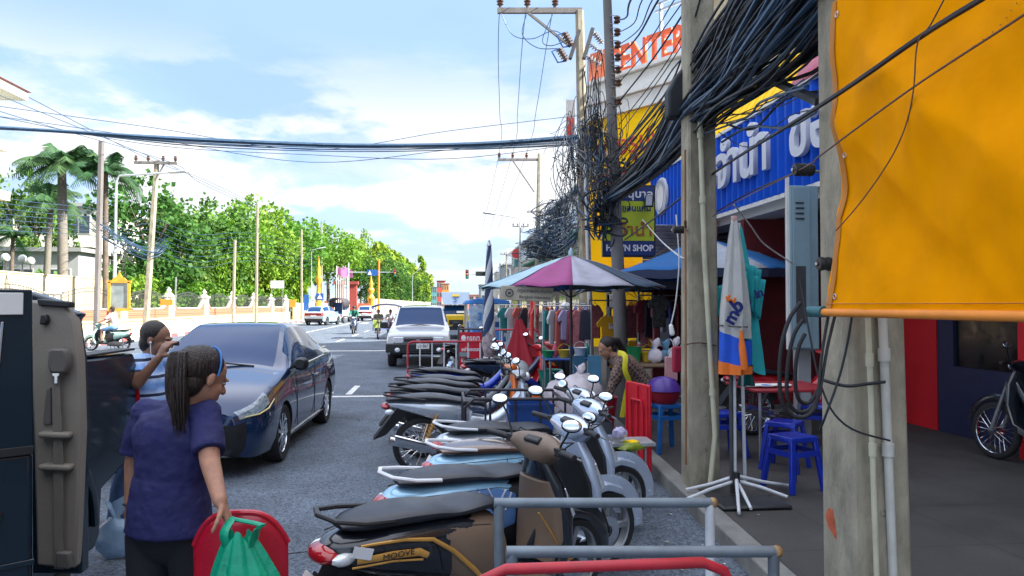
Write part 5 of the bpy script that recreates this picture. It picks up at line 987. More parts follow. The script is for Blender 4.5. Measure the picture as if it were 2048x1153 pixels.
def paintb(n, c, metal=.2): return mat(n, c, .25, metal, var=.04, coat=.9, rvar=.04)
SKY = paintb('sky_blue_bike_paint', (.30, .55, .75)); LIL = paintb('silver_lilac_bike_paint', (.55, .65, .82), .4); BKP = paintb('black_bike_paint', (.012, .016, .024)); SLV = paintb('silver_bike_paint', (.58, .64, .70), .5); REDB = paintb('red_bike_paint', (.5, .012, .02)); BLB = paintb('blue_bike_paint', (.01, .05, .5)); DKB = paintb('navy_bike_paint', (.02, .04, .09)); ORB = paintb('orange_bike_paint', (.75, .15, .01)); WHB = paintb('white_bike_paint', (.65, .67, .7), 0); MNT = paintb('mint_bike_paint', (.35, .58, .50), 0); BRB = paintb('brown_bike_paint', (.11, .06, .04))
def scooter(label, x, y, ang, body, front=None, headset=None, seat=SEAT, inner=BLK, grab=BLK, name='scooter', lean=R(4), z=0, mirr=True, steer=0, cat='motor scooter'):
    front = front or body; headset = headset or front; t = thing(name, label, cat, (x, y, z), ang); t.rotation_euler = (lean, 0, ang); t.scale = (.955, .955, .95)
    bike_wheel(t, -.62, .27); r = .27
    MB().prof([(-.93, .64, .70, .03), (-.86, .60, .745, .10), (-.7, .54, .765, .155), (-.5, .48, .77, .185), (-.3, .42, .765, .195), (-.12, .34, .73, .19), (.0, .28, .66, .17), (.08, .26, .5, .15)], 20, 5, 2.5).build('body_cover', body, t)
    MB().prof([(-.84, .77, .79, .05), (-.76, .76, .815, .11), (-.55, .755, .825, .145), (-.38, .75, .81, .15), (-.24, .74, .785, .145), (-.06, .735, .785, .125), (.06, .70, .76, .09), (.10, .66, .70, .05)], 20, 5, 2.8).build('seat', seat, t)
    mb = MB(); mb.prof([(-.36, .50, .755, .190), (-.28, .40, .755, .201), (-.13, .30, .735, .200), (-.05, .30, .725, .188), (.04, .29, .68, .16), (.10, .28, .52, .13)], 18, 4, 2.6); mb.bb(.0, .42, -.17, .17, .25, .31); mb.build('inner_panel', inner, t, bevel=.01)
    MB().tube([(-.62, -.13, .80), (-.78, -.14, .82), (-.90, -.10, .84), (-.94, 0, .85), (-.90, .10, .84), (-.78, .14, .82), (-.62, .13, .80)], [(.016, .012)] * 7, 8).build('grab_rail', grab, t)
    mb = MB(); mb.ell((-.90, 0, .67), (.07, .10, .045), n=16); mb.build('tail_light', REDL, t)
    for s in (-1, 1): MB().ell((-.86, s * .11, .665), (.06, .03, .03), n=10).build('indicator', CLR, t)
    mb = MB(); mb.prof([(-.62, .20, .33, .05, .09), (-.5, .17, .36, .06, .1), (-.2, .18, .36, .06, .1), (-.05, .2, .32, .05, .08)], 14, 3, 4); mb.prof([(-.38, .22, .42, .1), (-.2, .18, .44, .12), (-.02, .2, .38, .1)], 12, 3, 3); mb.build('engine', IRN, t)
    mb = MB(); mb.tube([(-.12, -.10, .22), (-.3, -.15, .2), (-.42, -.17, .24)], .018, 8); mb.prof([(-.92, .33, .41, .04, -.18), (-.88, .31, .43, .06, -.18), (-.5, .22, .34, .055, -.17), (-.42, .22, .30, .03, -.165)], 14, 3, 2.4); mb.build('exhaust', BLK, t)
    MB().prof([(-.84, .34, .40, .015, -.238), (-.7, .29, .37, .02, -.232), (-.55, .26, .33, .015, -.225)], 10, 3).build('heat_shield', STL, t)
    mb = MB(); mb.tube([(-.66, .12, .30), (-.60, .13, .56)], .022, 10); hel = [(-.66 + .06 * f + .03 * math.cos(f * 44), .12 + .01 * f, .33 + .2 * f) for f in [i / 60 for i in range(61)]]; mb.build('shock_absorber', IRN, t)
    mb = MB(); mb.tube(arc((-.62, .27), .31, 20, 165, 10), [(.06, .008)] * 11, 6, flat=(0, 1, 0)); mb.box((-.96, 0, .44), (.015, .17, .26), (0, R(28), 0)); mb.tube([(-.86, 0, .60), (-.99, 0, .33)], [(.05, .012), (.06, .008)], 6, flat=(0, 1, 0)); mb.build('rear_mudguard', BLK, t)
    MB().box((-.975, 0, .50), (.008, .19, .15), (0, R(28), 0)).build('number_plate', WHT, t)
    # front assembly
    fs = thing('steering', None, None, (.42, 0, .9)); fs.parent = t; del_ = None
    mb = MB(); mb.tube([(.30, 0, .27), (.40, 0, .30), (.47, 0, .45), (.465, 0, .62), (.42, 0, .80), (.375, 0, .94)], [(.15, .02), (.19, .035), (.215, .05), (.205, .06), (.16, .06), (.08, .045)], 20, flat=(1, 0, 0), pw=2.6); mb.build('leg_shield', front, t)
    mb = MB(); mb.tube([(.395, 0, .36), (.43, 0, .5), (.42, 0, .66), (.375, 0, .82)], [(.15, .035), (.19, .04), (.175, .04), (.12, .04)], 18, flat=(1, 0, 0), pw=2.6); mb.build('inner_shield', inner, t)
    mb = MB(); mb.tube([(.50, 0, .50), (.525, 0, .62), (.49, 0, .74), (.43, 0, .86)], [(.05, .03), (.135, .06), (.12, .06), (.05, .04)], 16, flat=(1, 0, 0)); mb.build('nose_cover', front, t)
    for s in (-1, 1): mb = MB(); mb.tube([(.515, s * .10, .50), (.53, s * .135, .62), (.47, s * .13, .76)], [(.012, .02), (.03, .028), (.01, .02)], 10, flat=(1, 0, 0)); mb.build('front_indicator', CLR, t)
    bpy.data.objects.remove(fs)
    st_ = steer; fw = bike_wheel(t, .66, .27)
    mb = MB(); mb.tube(arc((.66, .27), .305, -5, 165, 12), [(.065, .015)] * 13, 8, flat=(0, 1, 0)); mb.prof([(.46, .42, .52, .05), (.56, .50, .58, .07), (.66, .53, .6, .065), (.8, .48, .55, .05)], 12, 3); mb.build('front_fender', front, t)
    mb = MB()
    for s in (-1, 1): mb.cyl((.66, s * .075, .27), (.50, s * .07, .62), .02, n=10)
    mb.build('fork', BLK, t); MB().lathe([(.04, -.004), (.10, -.004), (.10, .004), (.04, .004)], (.66, -.065, .27), (0, 1, 0), 24).build('brake_disc', CHR, t); MB().box((.60, -.075, .34), (.07, .03, .05)).build('brake_caliper', MGOLD, t, bevel=.006); text(['กข 482', '1 กง 57', 'ขต 916', 'งจ 330'][int(abs(y) * 7) % 4], .05, BLK, t, (-.985, 0, .50), (PI / 2 + R(-28) * 0, 0, -PI / 2), ext=.001, name='plate_number') if 0 else None
    mb = MB(); mb.tube([(.36, -.21, 1.0), (.375, -.14, 1.0), (.40, -.07, .98), (.405, 0, .97), (.40, .07, .98), (.375, .14, 1.0), (.36, .21, 1.0)], [(.024, .022), (.055, .055), (.085, .08), (.095, .09), (.085, .08), (.055, .055), (.024, .022)], 16, flat=(1, 0, 0)); mb.build('handlebar_cover', headset, t)
    mb = MB(); mb.ell((.485, 0, .985), (.035, .085, .055), n=18); mb.build('headlight', CLR, t); MB().box((.345, 0, 1.035), (.05, .12, .03), (0, R(-25), 0)).build('instrument', BLK, t, bevel=.01)
    for s in (-1, 1): mb = MB(); mb.tube([(.365, s * .17, 1.0), (.34, s * .25, 1.01), (.31, s * .36, 1.015)], [.014, .019, .018], 10); mb.box((.36, s * .20, 1.005), (.05, .05, .045)); mb.build('handlebar_grip', BLK, t, bevel=.004)
    mb = MB()
    for s in (-1, 1): mb.tube([(.39, s * .19, .995), (.41, s * .24, .985), (.385, s * .34, .985)], .006, 6)
    mb.build('brake_lever', STL, t)
    if mirr:
        for s in (-1, 1): mirror(t, (.36, s * .20, 1.03), (.31 + .03 * math.sin(x * 9), s * .30, 1.17 + .05 * math.sin(y * 7 + s)), (-.75, -.5 + .4 * math.sin(y * 5 + s), .5 + .3 * math.sin(x * 11 + y * 3 + s)), r=(.05, .031))
    mb = MB()
    for s in (-1, 1): mb.tube([(.36, s * .19, 1.0), (.44, s * .22, 1.05), (.47, s * .1, 1.02), (.48, s * .03, .93)], .005, 5)
    mb.build('brake_cable', BLK, t); mb = MB()
    for s in (-1, 1): mb.tube([(-.84, s * .13, .72), (-.6, s * .19, .735), (-.3, s * .203, .735), (-.1, s * .196, .70)], .003, 4); mb.tube([(-.42, s * .197, .745), (-.40, s * .196, .62), (-.36, s * .193, .50)], .0025, 4)
    mb.build('panel_seam', BLK, t)
    mb = MB(); mb.tube([(-.1, .14, .22), (-.05, .26, .02)], .01, 6); mb.tube([(-.15, -.1, .2), (-.22, -.16, .05), (-.22, .16, .05), (-.15, .1, .2)], .012, 6); mb.build('stand', IRN, t)
    return t
def wave(label, x, y, ang, body, front=None, seat=SEAT, name='motorcycle', lean=R(4), mirr=True, tailc=None, z=0, gold=False, basket=None):
    front = front or body; t = thing(name, label, 'motorcycle', (x, y, z), ang); t.rotation_euler = (lean, 0, ang); bike_wheel(t, -.62, .29, True, .075); bike_wheel(t, .63, .29, True, .07)
    MB().prof([(-.98, .70, .735, .03), (-.85, .66, .755, .07), (-.65, .60, .76, .11), (-.4, .52, .755, .12), (-.2, .50, .72, .1), (-.12, .52, .66, .05)], 18, 4, 2.4).build('tail_cowl', tailc or body, t)
    MB().prof([(-.98, .745, .775, .05), (-.85, .745, .80, .09), (-.6, .745, .815, .12), (-.42, .735, .80, .125), (-.25, .71, .765, .115), (-.05, .68, .74, .095), (.03, .64, .69, .05)], 18, 5, 2.8).build('seat', seat, t)
    mb = MB(); mb.prof([(-.25, .40, .62, .06), (-.1, .36, .60, .075), (.1, .42, .58, .075), (.3, .60, .74, .07), (.42, .78, .92, .06)], 14, 4, 2.6); mb.build('frame_cover', body, t)
    mb = MB(); mb.tube([(.12, 0, .32), (.28, 0, .40), (.36, 0, .58), (.40, 0, .78), (.40, 0, .92)], [(.12, .012), (.17, .02), (.18, .03), (.14, .035), (.06, .03)], 18, flat=(1, 0, 0), pw=2.4); mb.tube([(.42, 0, .62), (.47, 0, .74), (.43, 0, .88)], [(.03, .02), (.08, .04), (.04, .03)], 14, flat=(1, 0, 0)); mb.build('leg_shield', front, t)
    mb = MB(); mb.prof([(-.1, .26, .42, .1), (.02, .24, .42, .13), (.14, .24, .40, .1), (.28, .28, .40, .065), (.34, .30, .38, .05)], 14, 4, 3); mb.build('engine', STL, t)
    mb = MB(); mb.tube([(.2, -.05, .27), (.1, -.12, .22), (-.2, -.14, .22), (-.4, -.16, .26)], .018, 8); mb.tube([(-.38, -.16, .255), (-.5, -.165, .28), (-.95, -.175, .40)], [.025, .042, .048], 12); mb.build('exhaust', CHR, t); MB().prof([(-.9, .38, .46, .012, -.222), (-.7, .33, .40, .015, -.215), (-.45, .28, .32, .012, -.205)], 8, 3).build('heat_shield', CHR, t)
    mb = MB(); mb.bar((-.05, -.09, .33), (-.62, -.09, .29), .025, .04); mb.bar((-.05, .09, .33), (-.62, .09, .29), .025, .04); mb.build('swingarm', STL, t)
    for s in (-1, 1):
        mb = MB(); a, b = V((-.60, s * .115, .33)), V((-.48, s * .12, .62)); mb.cyl(a, b, .012, n=6); d = (b - a); A_, B_ = frame_of(d); mb.tube([a + d * (.1 + .75 * i / 70) + (A_ * math.cos(i * .63) + B_ * math.sin(i * .63)) * .026 for i in range(71)], .0055, 5); mb.build('shock_absorber', MGOLD if gold else IRN, t)
    mb = MB(); mb.tube(arc((-.62, .29), .335, 25, 120, 8), [(.045, .006)] * 9, 6, flat=(0, 1, 0)); mb.add([(-.86, -.06, .70), (-.86, .06, .70), (-1.10, .07, .38), (-1.10, -.07, .38), (-.74, -.05, .66), (-.74, .05, .66), (-.98, .05, .42), (-.98, -.05, .42)], [(0, 1, 2, 3), (5, 4, 7, 6), (0, 3, 7, 4), (1, 5, 6, 2), (3, 2, 6, 7), (0, 4, 5, 1)]); mb.build('rear_mudguard', BLK, t)
    MB().ell((-.98, 0, .70), (.05, .07, .035), n=12).build('tail_light', REDL, t)
    for s in (-1, 1): MB().ell((-.95, s * .12, .66), (.045, .03, .03), n=10).build('indicator', CLR, t)
    MB().tube([(-.6, -.13, .77), (-.85, -.13, .81), (-1.0, -.06, .82), (-1.0, .06, .82), (-.85, .13, .81), (-.6, .13, .77)], .011, 7).build('grab_rail', BLK, t)
    mb = MB(); mb.tube(arc((.63, .29), .325, 10, 150, 10), [(.05, .01)] * 11, 8, flat=(0, 1, 0)); mb.build('front_fender', front, t)
    mb = MB()
    for s in (-1, 1): mb.cyl((.63, s * .07, .29), (.45, s * .07, .80), .018, n=8)
    mb.build('fork', STL, t); mb = MB(); mb.tube([(.34, -.16, .985), (.39, -.07, .975), (.40, 0, .97), (.39, .07, .975), (.34, .16, .985)], [(.018, .016), (.05, .045), (.065, .06), (.05, .045), (.018, .016)], 14, flat=(1, 0, 0)); mb.build('handlebar_cover', front, t)
    MB().ell((.455, 0, .965), (.03, .07, .045), n=14).build('headlight', CLR, t); 
    for s in (-1, 1): MB().tube([(.35, s * .14, .985), (.32, s * .24, 1.0), (.28, s * .34, .995)], [.013, .017, .017], 8).build('handlebar_grip', BLK, t)
    if mirr:
        for s in (-1, 1): mirror(t, (.34, s * .17, 1.0), (.27, s * .29, 1.17), (-.75, -.4 + .4 * math.sin(y * 6 + s), .45 + .35 * math.sin(x * 7 + y * 4 + s)), BLK, (.046, .032))
    mb = MB(); mb.tube([(-.05, .12, .22), (0, .24, .02)], .01, 6); mb.bar((-.06, -.2, .24), (-.06, .2, .24), .025); mb.build('stand', IRN, t); return t
def tailat(px, Y, ang): a = R(ang); return gx(px, Y) + .93 * math.cos(a), Y + .93 * math.sin(a), a
# nearest scooter
x, y, a = tailat(612, 3.2, 35); A_ = scooter('nearest scooter, black with gold stripes and brown under-seat panel', x, y, a, BKP, BKP, BEIGE, inner=BEIGE)
mb = MB(); mb.tube([(-.80, -.150, .725), (-.6, -.188, .725), (-.45, -.203, .70), (-.33, -.208, .62), (-.2, -.21, .50), (-.08, -.203, .37), (-.04, -.195, .33)], [(.006, .004), (.009, .005), (.010, .005), (.011, .005), (.012, .005), (.010, .005), (.003, .003)], 6, flat=(0, 1, 0)); mb.build('gold_stripe', MGOLD, A_)
mb = MB(); mb.tube([(-.82, -.160, .665), (-.65, -.185, .665), (-.52, -.200, .655), (-.475, -.204, .63)], [(.014, .004), (.018, .005), (.018, .005), (.014, .005)], 6, flat=(0, 1, 0)); mb.tube([(-.84, -.152, .635), (-.65, -.183, .635), (-.5, -.200, .615)], [(.005, .004)] * 3, 6, flat=(0, 1, 0)); mb.build('gold_panel', MGOLD, A_)
text('MOOVE', .038, BLK, A_, (-.63, -.197, .665), (PI / 2, 0, R(-5)), ext=.001, sx=1.2); MB().box((-.80, -.168, .70), (.09, .006, .05), (0, R(15), R(-14))).build('white_flash', WHB, A_)
MB().tube([(.30, -.12, .66), (.36, -.15, .56), (.42, -.17, .46), (.45, -.16, .42)], [(.004, .01)] * 4, 5, flat=(0, 1, 0)).build('shield_stripe', MGOLD, A_)
x, y, a = tailat(742, 3.98, 26); B_ = scooter('sky blue scooter with patterned side, second nearest of the row', x, y, a, SKY, LIL, LIL, grab=WHB, inner=BLK)
UJ = mat('pattern_blue', (.12, .25, .55), .3, coat=.6); mb = MB(); mb.prof([(-.66, .60, .66, .004, -.172), (-.5, .52, .72, .01, -.192), (-.3, .48, .73, .01, -.203), (-.16, .50, .68, .008, -.198)], 12, 4, 2.2); mb.build('patterned_panel', UJ, B_)
mb = MB()
for q in (((-.42, .73), (-.34, .50)), ((-.36, .74), (-.26, .56)), ((-.24, .72), (-.30, .62)), ((-.2, .70), (-.24, .60))): mb.bar((q[0][0], -.216, q[0][1]), (q[1][0], -.219, q[1][1]), .006, .008)
mb.build('panel_lines', WHB, B_)
for k, (px_, Y_, a_, bd, fr_, hd, lb, st_m) in enumerate(((838, 4.8, 22, SKY, LIL, LIL, 'sky blue scooter with plain broad side, third nearest of the row', BRB), (856, 5.6, 18, SLV, SLV, SLV, 'silver scooter with long grey seat behind the sky blue ones', SEAT))):
    x, y, a = tailat(px_, Y_, a_); scooter(lb, x, y, a, bd, fr_, hd, seat=st_m, grab=WHB)
for k, (px_, Y_, a_, bd, fr_, lb, tc, gd) in enumerate(((782, 7.35, 7, SLV, SLV, 'silver and black motorcycle with gold shock springs and chrome exhaust', SLV, True), (790, 8.15, 7, DKB, ORB, 'dark motorcycle with orange leg shield in the middle of the row', DKB, False), (800, 8.85, 6, BKP, BKP, 'black motorcycle between the orange and the blue one', BKP, False))):
    x, y, a = tailat(px_, Y_, a_); wave(lb, x, y, a, bd, fr_, tailc=tc, gold=gd)
x, y, a = tailat(826, 10.4, 5); H_ = wave('bright blue motorcycle at the far end of the row', x, y, a, BLB, BLB, tailc=BLB); x, y, a = tailat(812, 9.6, 6); scooter('black scooter with brown inner shield near the end of the row', x, y, a, BKP, BKP, BKP, inner=BRB)
wave('dark motorcycle parked behind the red barrier rails', 1.25, 12.2, R(20), DKB, REDB); scooter('red scooter nose up to the striped parasol', 1.9, 13.2, R(70), REDB, REDB)
wave('red motorcycle parked inside the noodle shop behind the hose loops', gx(1592, 8.6), 8.6, R(8), REDB, REDB, z=.12); wave('dark motorcycle parked in the shade at the right edge', 5.72, 6.35, R(96), BKP, BKP, z=.12)
wave('black motorcycle standing beside the red sign stand', gx(925, 17), 17.3, R(60), BKP, BKP)
# helmet on a handlebar
t = thing('helmet', 'grey half helmet resting on a motorcycle headset near the red cloth', 'helmet', at(1036, 745, 8.6)); MB().lathe([(.13, -.02), (.135, .03), (.12, .09), (.07, .135), (0, .15)], (0, 0, 0), n=20).build('shell', mat('helmet_grey', (.4, .43, .45), .35, var=.2), t); MB().lathe([(.132, -.025), (.14, -.015), (.132, 0)], (0, 0, 0), n=20).build('rim_trim', BLK, t)
# sidecar cage
t = thing('sidecar_cage', 'black tube sidecar cage with slatted floor between the motorcycles', 'sidecar', (gx(1030, 6.75), 6.75, 0)); x0, x1 = gx(930, 6.4) - t.location.x, gx(1130, 6.4) - t.location.x; DP = mat('dark_painted_tube', (.035, .03, .04), .45, .3, dirt=.3)
mb = MB()
for yy in (-.35, .35):
    mb.tube([(x0, yy, .1), (x0, yy, .80), (x0 + .08, yy, .87), (x1, yy, .86)], .015, 8); mb.cyl((x0, yy, .5), (x1, yy, .5), .014, n=6)
    for f in (.25, .5, .75, 1): mb.cyl((x0 + (x1 - x0) * f, yy, .3), (x0 + (x1 - x0) * f, yy, .86), .011, n=6)
for xx in (x0, x1): mb.cyl((xx, -.35, .5), (xx, .35, .5), .014, n=6); mb.cyl((xx, -.35, .84), (xx, .35, .84), .014, n=6)
mb.build('frame', DP, t); mb = MB()
for k in range(9): mb.bb(x0 + .02, x1 - .02, -.34 + k * .08, -.30 + k * .08, .55, .565)
mb.build('slatted_floor', STL, t); w_ = bike_wheel(t, x1 - .35, .27, True, .07); w_.location = ((x0 + x1) / 2, .45, .27)
CRB = mat('blue_crate', (.012, .06, .25), .45); t2 = thing('crate', 'blue plastic crate sitting on the slatted sidecar floor', 'crate', (t.location.x + .12, 6.62, .566)); mb = MB(); mb.bb(-.19, .19, -.14, .14, 0, .02); mb.bb(-.2, .2, -.15, -.135, 0, .24); mb.bb(-.2, .2, .135, .15, 0, .24); mb.bb(-.2, -.185, -.135, .135, 0, .24); mb.bb(.185, .2, -.135, .135, 0, .24); mb.build('walls', CRB, t2); mb = MB(); mb.bb(-.21, .21, -.16, -.15, .215, .245); mb.bb(-.21, .21, .15, .16, .215, .245); mb.build('rim', CRB, t2)
# barriers of pipe
GPIPE = mat('grey_blue_pipe_paint', (.16, .20, .235), .45, .3, var=.2, dirt=.35, dirtcol=(.12, .08, .06), scale=9); WPIPE = mat('white_pipe_paint', (.6, .63, .66), .4, var=.1, dirt=.2, scale=9)
def frame_(label, pts, Y, r, m, leg2=None, z=0):
    P = [at(px, py, Y) for px, py in pts]; t = thing('pipe_barrier', label, 'barrier', (P[0].x, Y, 0)); o = V(t.location); a, b = P[0] - o, P[1] - o
    mb = MB(); mb.cyl(a - V((r, 0, 0)), b + V((r, 0, 0)), r, n=16); mb.build('top_rail', m, t)
    for q, mm in ((a, m), (b, leg2 or m)): MB().cyl((q.x, 0, 0), (q.x, 0, q.z - r * .2), r, n=16).build('leg', mm, t)
    mb = MB(); mb.cyl((a.x, 0, .35), (b.x, 0, .35), r * .8, n=12); mb.build('lower_rail', m, t); mb = MB(); mb.ell((b.x + r * .6, 0, b.z), (r * 1.15,) * 3, n=10); mb.build('weld', mat('rusty_weld', (.35, .22, .1), .6, .4, var=.5, scale=60), t); return t
frame_('grey pipe barrier with one white leg, behind the lower one', [(998, 1006), (1420, 1006)], 2.72, .0185, GPIPE, WPIPE); frame_('lower grey pipe barrier with rusty corner weld', [(1024, 1104), (1547, 1104)], 2.25, .018, GPIPE)
def redbar(label, x0, x1, Y, z, r, m=REDP, rails=0, vert=0, vm=None, px=True):
    a, b = (gx(x0, Y), gx(x1, Y)) if px else (x0, x1); t = thing('pipe_barrier', label, 'barrier', (a, Y, 0)); L_ = b - a; c = .09
    mb = MB(); mb.tube([(0, 0, 0), (0, 0, z - c), (c * .3, 0, z - c * .3), (c, 0, z), (L_ - c, 0, z), (L_ - c * .3, 0, z - c * .3), (L_, 0, z - c), (L_, 0, 0)], r, 12); mb.build('outer_frame', m, t)
    if rails: MB().cyl((0, 0, .25), (L_, 0, .25), r * .8, n=8).build('lower_rail', m, t)
    for k in range(vert): xx = L_ * (k + 1) / (vert + 1); MB().cyl((xx, 0, .25), (xx, 0, z), r * .6, n=8).build('upright', vm or m, t)
    mb = MB()
    for xx in (0, L_): mb.cyl((xx, -.22, .02), (xx, .22, .02), r, n=8)
    mb.build('feet', m, t); return t
redbar('shiny red pipe barrier at the bottom of the view, nearest of all', 948, 1462, 2.06, 0.952, .016)
redbar('red barrier with white uprights in front of the white pickup', 816, 1008, 15.2, .93, .022, REDP, 1, 7, WPIPE); redbar('red barrier with pale uprights behind the red cloth', 985, 1078, 15.9, 1.15, .02, REDP, 1, 4, WPIPE)
# ================================================================== stalls and street goods
def C(n, c, r=.75, **k): return mat(n, c, r, **k)
PALE = C('parasol_pale_blue', (.42, .60, .68), sub=.2); MAG = C('parasol_magenta', (.34, .07, .22), sub=.12); GRA = C('parasol_grey', (.40, .40, .48), sub=.12); NVP = C('parasol_navy', (.055, .09, .14), sub=.1); DGP = C('parasol_dark_green', (.015, .07, .07), sub=.1); BLP = C('parasol_blue', (.02, .15, .42), sub=.2); WHP = C('parasol_white', (.5, .55, .62), sub=.25); UND = C('parasol_lining', (.02, .03, .07))
def parasol(label, c, Rr, zt, ze, cols, base_z=0.12, rot=0, tilt=0, valance=.0, pole_m=IRN):
    t = thing('parasol', label, 'parasol', (c[0], c[1], base_z)); n = len(cols); H = zt - base_z; E = ze - base_z
    for k in range(n):
        a0, a1 = rot + 2 * PI * k / n, rot + 2 * PI * (k + 1) / n; mb = MB()
        def fn(u, v):
            a = a0 + (a1 - a0) * v; r = Rr * (.03 + .97 * u); ch = 1 - .045 * math.sin(PI * v) * u; s = .03 * math.sin(PI * u) * math.sin(PI * v)
            return V((r * ch * math.cos(a), r * ch * math.sin(a), H - (H - E) * (u ** 1.12) - s + .012 * math.sin(v * 9 + k) * u + tilt * r * math.cos(a) + .012 * noise.noise(V((u * 5, v * 3, k))) ))
        mb.grid(fn, 8, 6); mb.build('canopy_panel', cols[k], t, solid=.004)
        if valance: MB().grid(lambda u, v: fn(1, v) + V((0, 0, -valance * u)), 2, 6).build('valance', UND, t)
    mb = MB()
    for k in range(n): a0 = rot + 2 * PI * k / n; mb.cyl((0, 0, H - .05), (Rr * .97 * math.cos(a0), Rr * .97 * math.sin(a0), E - .02 + tilt * Rr * math.cos(a0)), .007, n=5); mb.cyl((0, 0, H - .55), (Rr * .5 * math.cos(a0), Rr * .5 * math.sin(a0), (H + E) / 2 - .02), .006, n=5)
    mb.build('ribs', IRN, t); mb = MB(); mb.cyl((0, 0, .03), (0, 0, H + .06), .019, n=10); mb.build('pole', pole_m, t); mb = MB(); mb.lathe([(.03, H), (.035, H + .05), (.015, H + .09), (0, H + .12)], (0, 0, 0), n=10); mb.build('finial', PALE, t)
    mb = MB(); mb.lathe([(0, 0), (.26, 0), (.26, .05), (.05, .09), (.035, .25)], (0, 0, 0), n=18); mb.build('base', GRY, t); return t
parasol('large parasol with pale blue, magenta, grey and navy panels', (gx(1142, 9.4), 9.4, 0), 1.24, 2.34, 1.92, [DGP, DGP, BLP, PALE, PALE, PALE, MAG, GRA, NVP, GRA], rot=R(9))
parasol('blue and white parasol between the poles, behind the square pole', (gx(1415, 10.6), 10.6, 0), 1.45, 2.68, 2.18, [BLP, WHP, BLP, BLP, BLP, WHP, BLP, WHP], rot=R(12), valance=.12)
parasol('plain dark blue parasol under the pawn shop fascia', (4.25, 11.6, 0), 1.2, 2.42, 2.06, [BLP, NVP] * 4, rot=.3, valance=.12)
parasol('faded blue vendor parasol half hidden by the big one', (3.55, 12.9, 0), 1.2, 2.35, 1.95, [NVP, BLP] * 4, rot=.1)
# long sign beneath the parasol
t = thing('insurance_board', 'long cream sign board hanging under the large parasol', 'sign', at(1054, 588, 8.5)); w_ = .31
mb = MB(); mb.box((0, 0, 0), (w_ * 2, .02, .17), (0, R(2.5), R(-4))); mb.build('panel', C('cream_board', (.42, .38, .29), .6), t, bevel=.008); GT = C('grey_print', (.06, .07, .09), .6)
text('กรุงเทพประกันภัย', .062, GT, t, (.09, -.022, .028), (PI / 2, R(2.5), R(-4)), ext=.001, sx=.95); text('Bangkok Insurance', .056, GT, t, (.09, -.022, -.042), (PI / 2, R(2.5), R(-4)), ext=.001, sx=.88)
MB().lathe([(.035, -.002), (.045, -.004), (.05, -.002)], (-.21, -.0, .01), (0, -1, 0), 18).build('emblem_ring', GT, t).location.y = -.02; MB().ell((-.21, -.025, .01), (.022, .003, .018), n=8).build('emblem', GT, t)
# striped rolled parasol
STW = C('strip_white', (.5, .52, .55)); STN = C('strip_navy', (.03, .05, .12)); t = thing('rolled_parasol', 'rolled navy and white striped parasol standing by the red sign', 'parasol', (gx(978, 12.5), 12.5, 0)); H = at(977, 492, 12.5).z
def rr(f): return .035 + .075 * (1 - f) ** .8 * (1 if f > .12 else f / .12 * .6 + .4)
for k, m_ in enumerate((STW, STN, STW, STN)):
    def fn(u, v):
        f = u; a = (k + v) * PI / 2 + f * 9; z = .95 + (H - .95) * f; r = rr(f) * (1 + .12 * math.sin(v * PI)); return (r * math.cos(a), r * math.sin(a), z)
    MB().grid(fn, 50, 4).build('cloth', m_, t)
MB().cyl((0, 0, 0), (0, 0, H + .08), .022, n=8).build('pole', STL, t); MB().lathe([(0, H), (.05, H), (.03, H + .04), (.01, H + .1)], (0, 0, 0), n=8).build('finial', STL, t)
mb = MB(); mb.tube([(0, 0, .80), (0, 0, 1.0), (.01, 0, 1.15), (0, 0, 1.35)], [.07, .13, .12, .08], 12); mb.build('wrapping', C('faded_wrap', (.35, .28, .3), var=.5, scale=14), t)
# red notice on stand
t = thing('parking_notice', 'red notice with white Thai lettering on a metal stand behind the barrier', 'sign', (gx(941, 15.9), 15.9, 0)); z0, z1 = .42, 1.08; w_ = .24
MB().bb(-w_, w_, -.01, .01, .13, 1.10).build('panel', C('notice_red', (.5, .012, .03), .45), t); mb = MB()
for x in (-w_ - .02, w_ + .02): mb.cyl((x, .02, 0), (x, .02, 1.2), .02, n=8)
mb.cyl((-w_, .02, 1.17), (w_, .02, 1.17), .02, n=8); mb.cyl((-w_, .02, .1), (w_, .02, .1), .015, n=8); mb.build('stand', IRN, t)
for s_, z_, sz in (('กรุณา', .97, .135), ('อย่าจอดรถ', .72, .10), ('ขวางทางเข้า', .48, .095), ('ขอบคุณครับ', .28, .095)): text(s_, sz, WLT, t, (.06 if z_ > .9 else 0, -.014, z_), bold=.003, sx=.9)
MB().ell((-.15, -.014, .97), (.055, .004, .07), n=8).build('emblem', WLT, t); MB().bb(-w_, -.02, -.03, -.015, .57, .66).build('taped_card', C('grey_card', (.2, .28, .3)), t)
